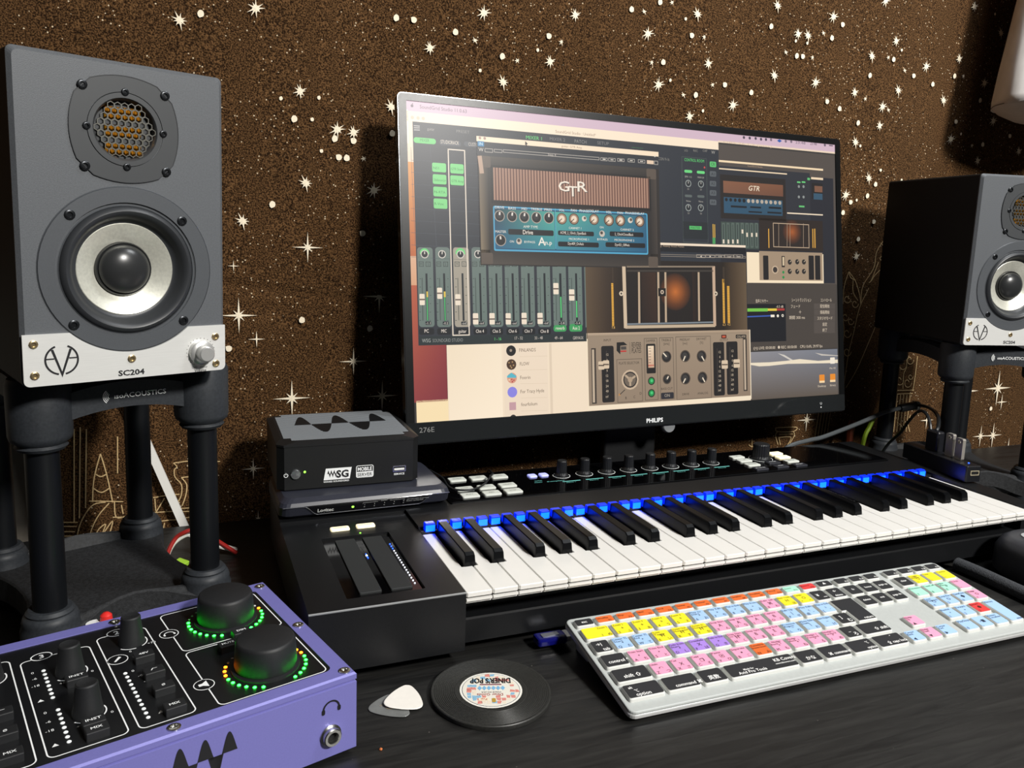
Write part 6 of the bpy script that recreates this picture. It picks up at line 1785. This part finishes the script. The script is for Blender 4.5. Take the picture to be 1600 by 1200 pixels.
FT = Matrix.Translation((0, yf - .0009 + .0135 * .42, 0)) @ Matrix(((1, 0, 0, 0), (0, -.42, -1, 0), (0, 1, 0, 0), (0, 0, 0, 1)))
g = G(); g.add(*textgeo('Logitec', .0040, 'L', .0160, .03), T=FT @ TR(-.0520, .0064, .0002)); g.add(*textgeo('10/100/1000 Switching', .0013, 'L', .024), T=FT @ TR(.040, .0105, .0002)); g.add(*textgeo('Power Saving Hub', .0013, 'L', .018), T=FT @ TR(.040, .0085, .0002)); g.add(*textgeo('Link/Act', .0014, 'C'), T=FT @ TR(.0155, .0125, .0002))
g.add(*ribbon2d([(-.0065, .0108), (-.0065, .0122), (.0090, .0122)], .0003), T=FT @ TR(0, 0, .0002)); g.add(*ribbon2d([(.0220, .0122), (.0375, .0122), (.0375, .0108)], .0003), T=FT @ TR(0, 0, .0002))
for k in range(5): g.add(*textgeo(str(k + 1), .0016, 'C'), T=FT @ TR(-.0045 + .0103 * k, .0092, .0002)); g.add(*ribbon2d([(-.0052 + .0103 * k, .0073), (-.0040 + .0103 * k, .0073)], .0005), T=FT @ TR(0, 0, .0002))
obj('lettering', g, INKG if False else mat('pale_ink', 'c8cac8', .6), swt)
obj('led', led(GRL, .0014, 'sw', 12), GRL, swt, (-.0165, yf - .0009 + .0025, .0088), (PI / 2, 0, 0))

srv = thing('mini_server', 'black box-shaped mini server with ribbed wave-pattern lid on top of the network switch', 'mini server', (-.0525, .2905, .0872), (0, 0, -.012))
SVM = mat('black_anodised_case', '141516', .5, .1, grain=.12, scale=900, bump=.08, bscale=1700)
g = G()
def octo(w, d, c): return [(-w / 2, -d / 2 + c), (-w / 2 + c, -d / 2), (w / 2 - c, -d / 2), (w / 2, -d / 2 + c), (w / 2, d / 2 - c), (w / 2 - c, d / 2), (-w / 2 + c, d / 2), (-w / 2, d / 2 - c)]
g.add(*loft([[(x, y, z) for x, y in octo(.148 - 2 * i, .134 - 2 * i, .007)] for i, z in ((.001, 0), (0, .001), (0, .0455))])); obj('case', g, SVM, srv)
g = G(); g.add(*loft([[(x, y, z) for x, y in octo(.149 - 2 * i, .135 - 2 * i, c)] for i, z, c in ((0, .0458, .007), (0, .0480, .007), (.006, .0508, .016))])); lid = obj('lid', g, SVM, srv)
RIB = mat('grey_lid_rib', '72767a', .5, .0)
for k in range(24):
    y = -.057 + .00496 * k; ww = .132 if abs(y) < .048 else .118
    g = G(); g.add(*loft([[(x, y - .0021, .0508), (x, y + .0021, .0508), (x, y + .0012, .0513), (x, y - .0012, .0513)] for x in (-ww / 2, ww / 2)])); obj('rib', g, RIB, lid)
g = G(); zt_ = .05145; A1 = .0375
def wl(pts): g.add([(x, y, zt_) for x, y in pts], [tuple(range(len(pts)))] if sum(pts[i][0] * pts[(i + 1) % len(pts)][1] - pts[(i + 1) % len(pts)][0] * pts[i][1] for i in range(len(pts))) > 0 else [tuple(reversed(range(len(pts))))])
def hump(x0, x1, s, xp): wl([(x0 + (x1 - x0) * (k / 16), .005 + s * A1 * math.sin(PI * (k / 16) ** (math.log(.5) / math.log(xp)))) for k in range(17)])
hump(-.049, -.031, 1, .55); hump(-.031, -.0085, -1, .5); hump(-.0085, .0105, 1, .5); hump(.0105, .0345, -1, .5); hump(.0345, .0530, 1, .5)
obj('wave_logo', g, mat('deep_black_paint', '08080a', .6), lid)
FY = -.0671
g = G(); g.add(*lathe([(.0052, 0), (.0052, .0012), (.0046, .0022), (0, .0024)], 28), smooth=True, T=FRONT(-.0560, FY, .0172)); obj('power_button', g, mat('spun_aluminium', 'd4d8da', .22, .95), srv)
obj('led', led(GRL, .0012, 'sv', 10), GRL, srv, (-.0468, FY, .0190), (PI / 2, 0, 0))
g = G(); T = FRONT(0, FY - .0002, 0)
g.add(*ribbon2d(arc(-.0655, .0166, .0019, math.radians(120), math.radians(420), 14), .0006), T=T); g.add(*ribbon2d([(-.0655, .0170), (-.0655, .0192)], .0006), T=T); obj('power_icon', g, WINK, srv); g = G()
g.add([(-.0278, .0085, 0), (-.0008, .0085, 0), (.0012, .0208, 0), (-.0255, .0208, 0)], [(0, 1, 2, 3)], T=T); obj('badge', g, WINK, srv); g = G(); g.add(*textgeo('WAVES SOUNDGRID', .0018, 'L', .0265, .02), T=T @ TR(-.0280, .0058, 0)); obj('badge_caption', g, WINK, srv); g = G()
Pm = rrect(.0185, .0132, .002, 4, .0150, .0150); Pi = rrect(.0172, .0119, .0015, 4, .0150, .0150); g.add(*holed(Pm, [Pi], 0, .0001), T=T)
g.add([(.0065, .0092, 0), (.0235, .0092, 0), (.0235, .0148, 0), (.0065, .0148, 0)], [(0, 1, 2, 3)], T=T); g.add(*textgeo('MOBILE', .0040, 'C', .0150, .03), T=T @ TR(.0150, .0158, .0001)); obj('badge', g, WINK, srv); g = G(); g.add(*textgeo('SERVICE', .0022, 'C', .0115, .02), T=T @ TR(.0520, .0082, 0)); obj('port_caption', g, WINK, srv)
g = G(); g.add(*textgeo('SG', .0078, 'L', .0128, .035), T=T @ TR(-.0148, .0107, .0003)); g.add(*textgeo('SERVER', .0038, 'C', .0155), T=T @ TR(.0150, .0100, .0003))
for k in range(3):
    x = -.0240 + .0030 * k
    g.add([(x, .0152, .0003), (x + .0011, .0190, .0003), (x + .0022, .0152, .0003)], [(0, 2, 1)], T=T); g.add([(x + .0016, .0152, .0003), (x + .0027, .0112, .0003), (x + .0036, .0152, .0003)], [(0, 1, 2)], T=T)
obj('badge_print', g, INK, srv)
g = G(); g.add(*holed(rrect(.0142, .0066, .0006, 2), [rrect(.0122, .0046, .0004, 2)], 0, .0006), T=FRONT(.0520, FY, .0150)); us = obj('usb_port', g, NICKEL, srv)
g = G(); g.add(*box(-.0055, .0055, -.0015, .0006, 0, .0005), T=FRONT(.0520, FY, .0150)); obj('usb_tongue', g, mat('white_plastic', 'e8e8e6', .4), us)

# ------------------------------------------------------------------ coaster, picks, usb stick
co = thing('record_coaster', 'round black coaster shaped like a record with red, blue and white label', 'coaster', (.0035, -.0535, 0), (0, 0, -.31))
g = G(); pr = [(.0462, 0), (.0467, .001), (.0467, .0036), (.0462, .0042)]
for k in range(12): r = .0440 - .0014 * k; pr += [(r + .0005, .0042), (r, .0039), (r - .0002, .0042)]
pr += [(.0255, .0042), (.0250, .0040), (0.0001, .0040)]
g.add(*lathe(pr, 72, cap=False), smooth=True); obj('disc', g, mat('black_vinyl', '2b2b29', .45, 0, grain=.25, scale=500), co)
g = G(); n = 40
g.add([(x, y, .0043) for x, y in circle(.0243, n)], [tuple(range(n))], col=lin('eeebe2'))
g.add([(x, y, .0044) for x, y in circle(.0226, n)], [tuple(range(n))], col=lin('3a4a5a'))
cells = []; rnd = random.Random(3)
def inside(p): return p[0] ** 2 + p[1] ** 2 < .0222 ** 2
g.add([(x, y, .00445) for x, y in circle(.0222, n)], [tuple(range(n))], col=lin('e6e2d6'))
for j in range(-6, 6):
    for i in range(-6, 6):
        x, y = i * .0037, j * .0037
        q = [(x, y), (x + .0033, y), (x + .0033, y + .0033), (x, y + .0033)]
        if not all(inside(p) for p in q): continue
        if abs(y + .002) < .003 and abs(x) < .013: continue
        c = rnd.choice(['d88a80', 'd88a80', '8ab8d4', '8ab8d4', 'e9dcc8', None])
        if abs(y) < .009 and abs(x) < .012: continue
        if c: g.add([(a + rnd.uniform(-.0006, .0006), b + rnd.uniform(-.0006, .0006), .0045) for a, b in q], [(0, 1, 2, 3)], col=lin(c))
for k in range(6): x = -.0105 + .0036 * k; g.add([(x, .002, .0046), (x + .0018, -.001, .0046), (x + .0036, .002, .0046), (x + .0018, .005, .0046)], [(0, 1, 2, 3)], col=lin('7ab4dc'))
TT = TR(0, -.0052, .0047, 0, 0, PI)
g.add(*textgeo("DINER'S POP", .0072, 'C', .0320, .03), T=TR(0, .0155, .0047, 0, 0, PI), col=lin('1c1a1c'))
g.add([(-.0085, .0062, .0046), (.0085, .0062, .0046), (.0085, .0076, .0046), (-.0085, .0076, .0046)], [(0, 1, 2, 3)], col=lin('7a3a4a'))
g.add(*textgeo('MADE IN USA', .0016, 'C', .015), T=TR(0, -.0030, .0047, 0, 0, PI), col=lin('5a4048')); g.add(*textgeo('Diner Goods', .0032, 'C', .020), T=TR(-.001, -.0055, .0047, 0, 0, PI), col=lin('a84848'))
g.add([(x, y, .0046) for x, y in rrect(.008, .004, .001, 3, -.006, -.0130)], [tuple(range(16))], col=lin('f0e4c8')); g.add(*textgeo('Pop', .0024, 'C'), T=TR(-.006, -.0120, .0047, 0, 0, PI), col=lin('b84040'))
g.add([(x, y, .0046) for x, y in rrect(.003, .0055, .001, 3, .0015, -.0145)], [tuple(range(16))], col=lin('b8923c'))
obj('label', g, print_mat('coaster_print', .45), co, label='round printed paper label')
def pick(name, label, loc, rot, m, th, s):
    H_ = [(0, -.0162), (.0030, -.0150), (.0085, -.0068), (.0122, .0030), (.0122, .0085), (.0082, .0118), (.0, .0128)]
    C_ = smooth_path([(x, y, 0) for x, y in H_], 4); P = [(p.x * s, p.y * s) for p in C_] + [(-p.x * s, p.y * s) for p in reversed(C_[1:-1])]
    for k in range(0):
        a = 2 * PI * k / 48; r = .0128 + .0031 * math.cos(3 * (a - PI / 2)) * (1 if True else 0) + .0022 * math.sin(a - PI) * -1 * (1 if math.sin(a) < 0 else .2)
        P.append((r * s * math.cos(a), r * s * 1.06 * math.sin(a)))
    g = G(); Ls = [[(x * .97, y * .97, 0) for x, y in P], [(x, y, th * .4) for x, y in P], [(x, y, th * .6) for x, y in P], [(x * .97, y * .97, th) for x, y in P]]
    g.add(*loft(Ls)); o = obj(name, g, m, None, loc, rot); return tag(o, label, 'guitar pick', 'guitar picks')
pk = pick('guitar_pick', 'smoky translucent guitar pick lying half under the white one', (-.0735, -.0445, .0003), (0, 0, .55), mat('smoky_celluloid', '8c8e8c', .25, trans=.35, grain=.1, scale=120), .0008, 1.1)
g = G(); g.add([(x, y, .00095) for x, y in circle(.0042, 20)] + [(x, y, .00095) for x, y in circle(.0034, 20)], [(k, (k + 1) % 20, 20 + (k + 1) % 20, 20 + k) for k in range(20)]); g.add(*textgeo('NYLON', .0018, 'C', .010), T=TR(0, .005, .00096)); obj('lettering', g, mat('tan_ink', 'a89a80', .6), pk)
pick('guitar_pick', 'white guitar pick resting on the smoky one', (-.0615, -.0395, .0016), (.03, -.05, 2.75), mat('white_celluloid', 'f2ede4', .35, grain=.02, scale=200), .0009, 1.16)
us = thing('usb_dongle', 'translucent dark blue usb dongle plugged into the left side of the keyboard', 'usb dongle', (.0790, .0000, .0030), (0, 0, -.0154))
BLUE = mat('translucent_blue_plastic', '10126a', .12, trans=.3)
g = G(); g.add(*rbox(.028, .0150, .0075, .003, .002, bb=.002), T=TR(-.0005, 0, 0)); obj('body', g, BLUE, us)
g = G(); g.add(*box(.0115, .0175, -.006, .006, .002, .0065)); obj('connector', g, NICKEL, us)
g = G(); g.add(*rbox(.016, .006, .0006, .001, .0002), T=TR(-.001, 0, .0076)); obj('label_strip', g, mat('silver_line', '9a9da6'), us)
cr_ = G(); cr_.add(*lathe([(.0003, 0), (.0011, .0004), (.0012, .0010), (.0006, .0016), (0, .0017)], 7)); tag(obj('crumb', cr_, mat('orange_crumb', 'c8703c', .7, grain=.2, scale=900), None, (-.0915, -.0913, 0)), 'tiny orange crumb on the desk in front of the picks', 'crumb')

# ------------------------------------------------------------------ usb hub on the right end of the music keyboard
hub = thing('usb_hub', 'long black usb hub lying on the right end of the music keyboard', 'usb hub', (.7125, .1400, .0660), (0, 0, -.18))
g = G(); g.add(*rbox(.0215, .118, .0205, .002, .0012), T=TR(0, .008, 0)); obj('body', g, mat('satin_black_hub', '15161a', .35, 0, grain=.1, scale=800), hub)
g = G(); g.add(*holed(rrect(.0125, .0062, .0006, 2), [rrect(.0105, .0042, .0004, 2)], 0, .0006), T=FRONT(.0012, -.0511, .0115)); up = obj('usb_port', g, mat('cream_metal', 'd8ccae', .35, .6), hub)
g = G(); g.add(*box(-.0045, .0045, -.0012, .0008, 0, .0005), T=FRONT(.0012, -.0511, .0115)); obj('usb_tongue', g, DARK, up)
obj('led', led(BL, .0011, 'hub', 8), BL, hub, (.003, -.038, .0205))
def dongle(loc, label, m, rz=-.18, w=.0045, d=.0125, h=.0300, hole=True):
    t = thing('usb_stick', label, 'usb stick', loc, (0, 0, rz), 'usb sticks in the hub')
    g = G(); P = rrect(d, h, .0022, 5, 0, h / 2)
    vs, fs = holed(P, [circle(.0026, 16, 0, h - .0048)] if hole else [], -w / 2, w / 2); g.add([(z, x, y) for x, y, z in vs], fs); obj('body', g, m, t)
    g = G(); g.add(*box(-w * .3, w * .3, -d * .36, d * .36, -.003, 0)); obj('connector', g, NICKEL, t); return t
SIL_ = mat('silver_dongle', 'd8d2c8', .28, .75)
dongle((.7135, .1345, .0870), 'silver usb stick with a ring hole standing in the hub beside the black plug', SIL_)
dongle((.7105, .1180, .0870), 'silver usb stick standing nearest to the front end of the hub', SIL_, h=.0280)
pl = thing('usb_plug', 'chunky black usb plug with two cables standing in the hub', 'plug', (.7205, .1640, .0870), (0, 0, -.18))
g = G(); g.add(*rbox(.0120, .0230, .0270, .003, .0025), T=TR(0, 0, 0)); obj('body', g, mat('black_plug', '14151a', .35), pl)
g = G(); g.add(*box(-.0022, .0022, -.006, .006, -.003, 0)); obj('connector', g, NICKEL, pl)
def cable(name, label, pts, r, m, cat='cable', n=8, flat=1.0, group=None):
    g = G(); g.add(*tube(pts, r, n, 6, flat), smooth=True); return tag(obj(name, g, m), label, cat, group)
CBL = mat('black_cable', '1c1e20', .35); CBG = mat('grey_cable', '4a4e50', .35)
cable('cable', 'dark cable looping from the plug up to the inline adapter', [(.8467, .304, .1124), (.824, .27, .1187), (.792, .23, .1232), (.7606, .195, .1223), (.7291, .168, .1174), (.7215, .1640, .1130)], .0026, CBL)
cable('cable', 'thinner dark cable looping from the plug down behind the music keyboard', [(.7200, .1720, .1130), (.7225, .1765, .1215), (.7290, .187, .1290), (.7370, .202, .1312), (.7476, .22, .1239), (.7695, .25, .1037), (.7890, .28, .0774), (.7920, .302, .0540), (.7880, .312, .03), (.7850, .318, .003)], .0022, CBL)
ad = thing('cable_adapter', 'black inline audio adapter with a silver ring behind the music keyboard', 'adapter', (.8094, .304, .1092), (0, 0, 0))
g = G(); g.add(*lathe([(.0001, 0), (.0055, .001), (.0066, .006), (.0066, .030), (.0001, .030)], 20), smooth=True, T=TR(ry=PI / 2 - .09)); obj('body', g, CBL, ad)
g = G(); g.add(*lathe([(.0001, .0300), (.0078, .0300), (.0082, .032), (.0082, .036), (.0072, .038), (.0001, .038)], 20), smooth=True, T=TR(ry=PI / 2 - .09)); obj('ring', g, NICKEL, ad)
cable('cable', 'long grey cable rising from behind the music keyboard to the inline adapter', [(.575, .308, .040), (.600, .306, .062), (.6361, .304, .0700), (.6552, .304, .0720), (.679, .304, .0772), (.7274, .304, .0897), (.7771, .304, .1038), (.8098, .304, .1094)], .0032, CBG)
cable('cable', 'lime green cable standing behind the music keyboard', [(.803, .345, .086), (.795, .345, .070), (.787, .345, .053), (.780, .345, .002)], .0036, mat('lime_cable', '7a9422', .4))
cable('cable', 'brown-orange cable behind the music keyboard beside the lime one', [(.765, .350, .082), (.763, .350, .070), (.762, .350, .055), (.762, .35, .002)], .0055, mat('rust_cable', '6a2c14', .5))
cable('cable', 'thin black cable curling from the switch over the buttons of the music keyboard', [(.053, .292, .076), (.061, .266, .0735), (.060, .240, .0715), (.066, .226, .0712), (.084, .223, .0712), (.102, .236, .0720), (.120, .261, .0740), (.127, .275, .0700), (.130, .300, .066), (.132, .312, .04)], .0012, CBL)
WCB = mat('white_cable', 'e8e6e0', .45)
g = G(); g.add([(-.2915, .404, .190), (-.2825, .404, .190), (-.186, .404, -.08), (-.196, .404, -.08), (-.2915, .410, .190), (-.2825, .410, .190), (-.186, .410, -.08), (-.196, .410, -.08)], [(0, 3, 2, 1), (4, 5, 6, 7), (0, 1, 5, 4), (1, 2, 6, 5), (2, 3, 7, 6), (3, 0, 4, 7)])
tag(obj('cable_duct', g, WCB), 'straight white cable strip slanting down behind the nearer speaker stand', 'cable strip')
cable('cable', 'white cable bent over the desk behind the nearer speaker stand', [(-.165, .29, .004), (-.190, .282, .0180), (-.2092, .28, .0302), (-.216, .28, .031), (-.2264, .28, .0245), (-.2330, .279, .014), (-.236, .275, .004)], .0030, WCB)
cable('cable', 'red cable running beside the bent white one', [(-.165, .285, .003), (-.1987, .276, .0339), (-.209, .274, .0375), (-.2159, .274, .0362), (-.2246, .276, .0301), (-.2320, .272, .018), (-.235, .268, .004)], .0022, mat('red_cable', '9a2420', .45))
g = G(); g.add(*rbox(.012, .030, .005, .001, .0006), T=TR(0, 0, 0)); tag(obj('cable_clip', g, mat('lime_plastic', '9cc83c', .45), None, (-.2260, .262, .002), (0, .2, -.6)), 'lime green cable clip under the bent white cable', 'clip')
rc = thing('plug', 'red-capped plug behind the purple interface', 'plug', (-.2720, .0700, .0), (0, 0, .3))
g = G(); g.add(*lathe([(.0045, .002), (.0047, .046), (.0042, .0505), (.002, .0525), (0, .0528)], 16), smooth=True); obj('cap', g, mat('red_plastic', 'd8302c', .4), rc)
g = G(); g.add(*lathe([(.0066, 0), (.0066, .046), (.0060, .046)], 16), smooth=True, T=TR(-.008, 0, 0)); obj('sleeve', g, mat('white_plastic', 'e8e8e6', .4), rc)

# ------------------------------------------------------------------ things at the right: controller corner, felt roll, hanging white cloth
dv = thing('control_surface', 'dark grey device with a rounded front at the right edge of the desk', 'controller', (.6900, -.0850, 0), (0, 0, -.06))
g = G(); Ls = []
for ins, z in ((.004, 0), (0, .006), (0, .030), (.004, .040), (.010, .0445)): Ls.append([(x, y, z) for x, y in rrect(.160 - 2 * ins, .170 - 2 * ins, .030, 8)])
g.add(*loft(Ls), smooth=True); obj('case', g, mat('slate_plastic', '3a3b40', .45, grain=.1, scale=600), dv)
g = G(); g.add(*holed(rrect(.118, .125, .012, 5), [rrect(.108, .115, .008, 5)], .0440, .0458)); obj('frame', g, mat('pale_grey_plastic', 'a8aaac', .4), dv)
g = G(); g.add(*prism(rrect(.108, .115, .008, 5), .0440, .0450)); obj('pad', g, GLOSS, dv)
fl = G(); fl.add(*tube([(.5815, .006, .0075), (.5820, -.02, .0078), (.5808, -.06, .0075), (.5790, -.12, .0075), (.5790, -.20, .0075)], .0072, 14, 6), smooth=True)
tag(obj('felt_roll', fl, mat('charcoal_felt', '3c3e42', .95, grain=.35, scale=700, bump=.8, bscale=900)), 'charcoal fuzzy felt roll on the desk right of the computer keyboard', 'felt roll')
hc = thing('hanging_cloth', 'white translucent cloth with a stitched hem hanging in the upper right corner', 'cloth', (1.094, .305, 0))
hc.scale = (1.14, 1.14, 1.14); hc.location.z = -.043
g = G(); n = 48; Ls = []; Li = []
for z, r in ((.548, .100), (.560, .1005), (.60, .096), (.66, .088), (.74, .078), (.86, .066), (1.0, .058)):
    Ls.append([((r + .0025 * math.sin(7 * 2 * PI * k / n + z * 9)) * math.cos(2 * PI * k / n), (r + .0025 * math.sin(7 * 2 * PI * k / n + z * 9)) * .75 * math.sin(2 * PI * k / n), z) for k in range(n)])
vs, fs = loft(Ls, False, False); g.add(vs, fs, smooth=True); cw = obj('cloth', g, mat('white_sheer_cloth', 'f4f1ee', .6, trans=.0, grain=.06, scale=40), hc)
sm = cw.modifiers.new('thickness', 'SOLIDIFY'); sm.thickness = .0015
g = G(); Ls = [[(.1000 * (1 - f) * math.cos(2 * PI * k / n), .075 * (1 - f) * math.sin(2 * PI * k / n), .549 - d) for k in range(n)] for f, d in ((0, 0), (.08, .006), (.3, .015), (.6, .021), (.97, .023))]
vs, fs = loft(Ls, True, False); g.add(vs, [tuple(reversed(f)) for f in fs], smooth=True); obj('underside', g, MATS['white_sheer_cloth'], hc)
g = G(); g.add(*tube([(.1012 * math.cos(2 * PI * k / 32), .0759 * math.sin(2 * PI * k / 32), .5495) for k in range(33)], .0006, 5, 1), smooth=True); obj('hem', g, mat('grey_thread', '7a7672', .8), hc)
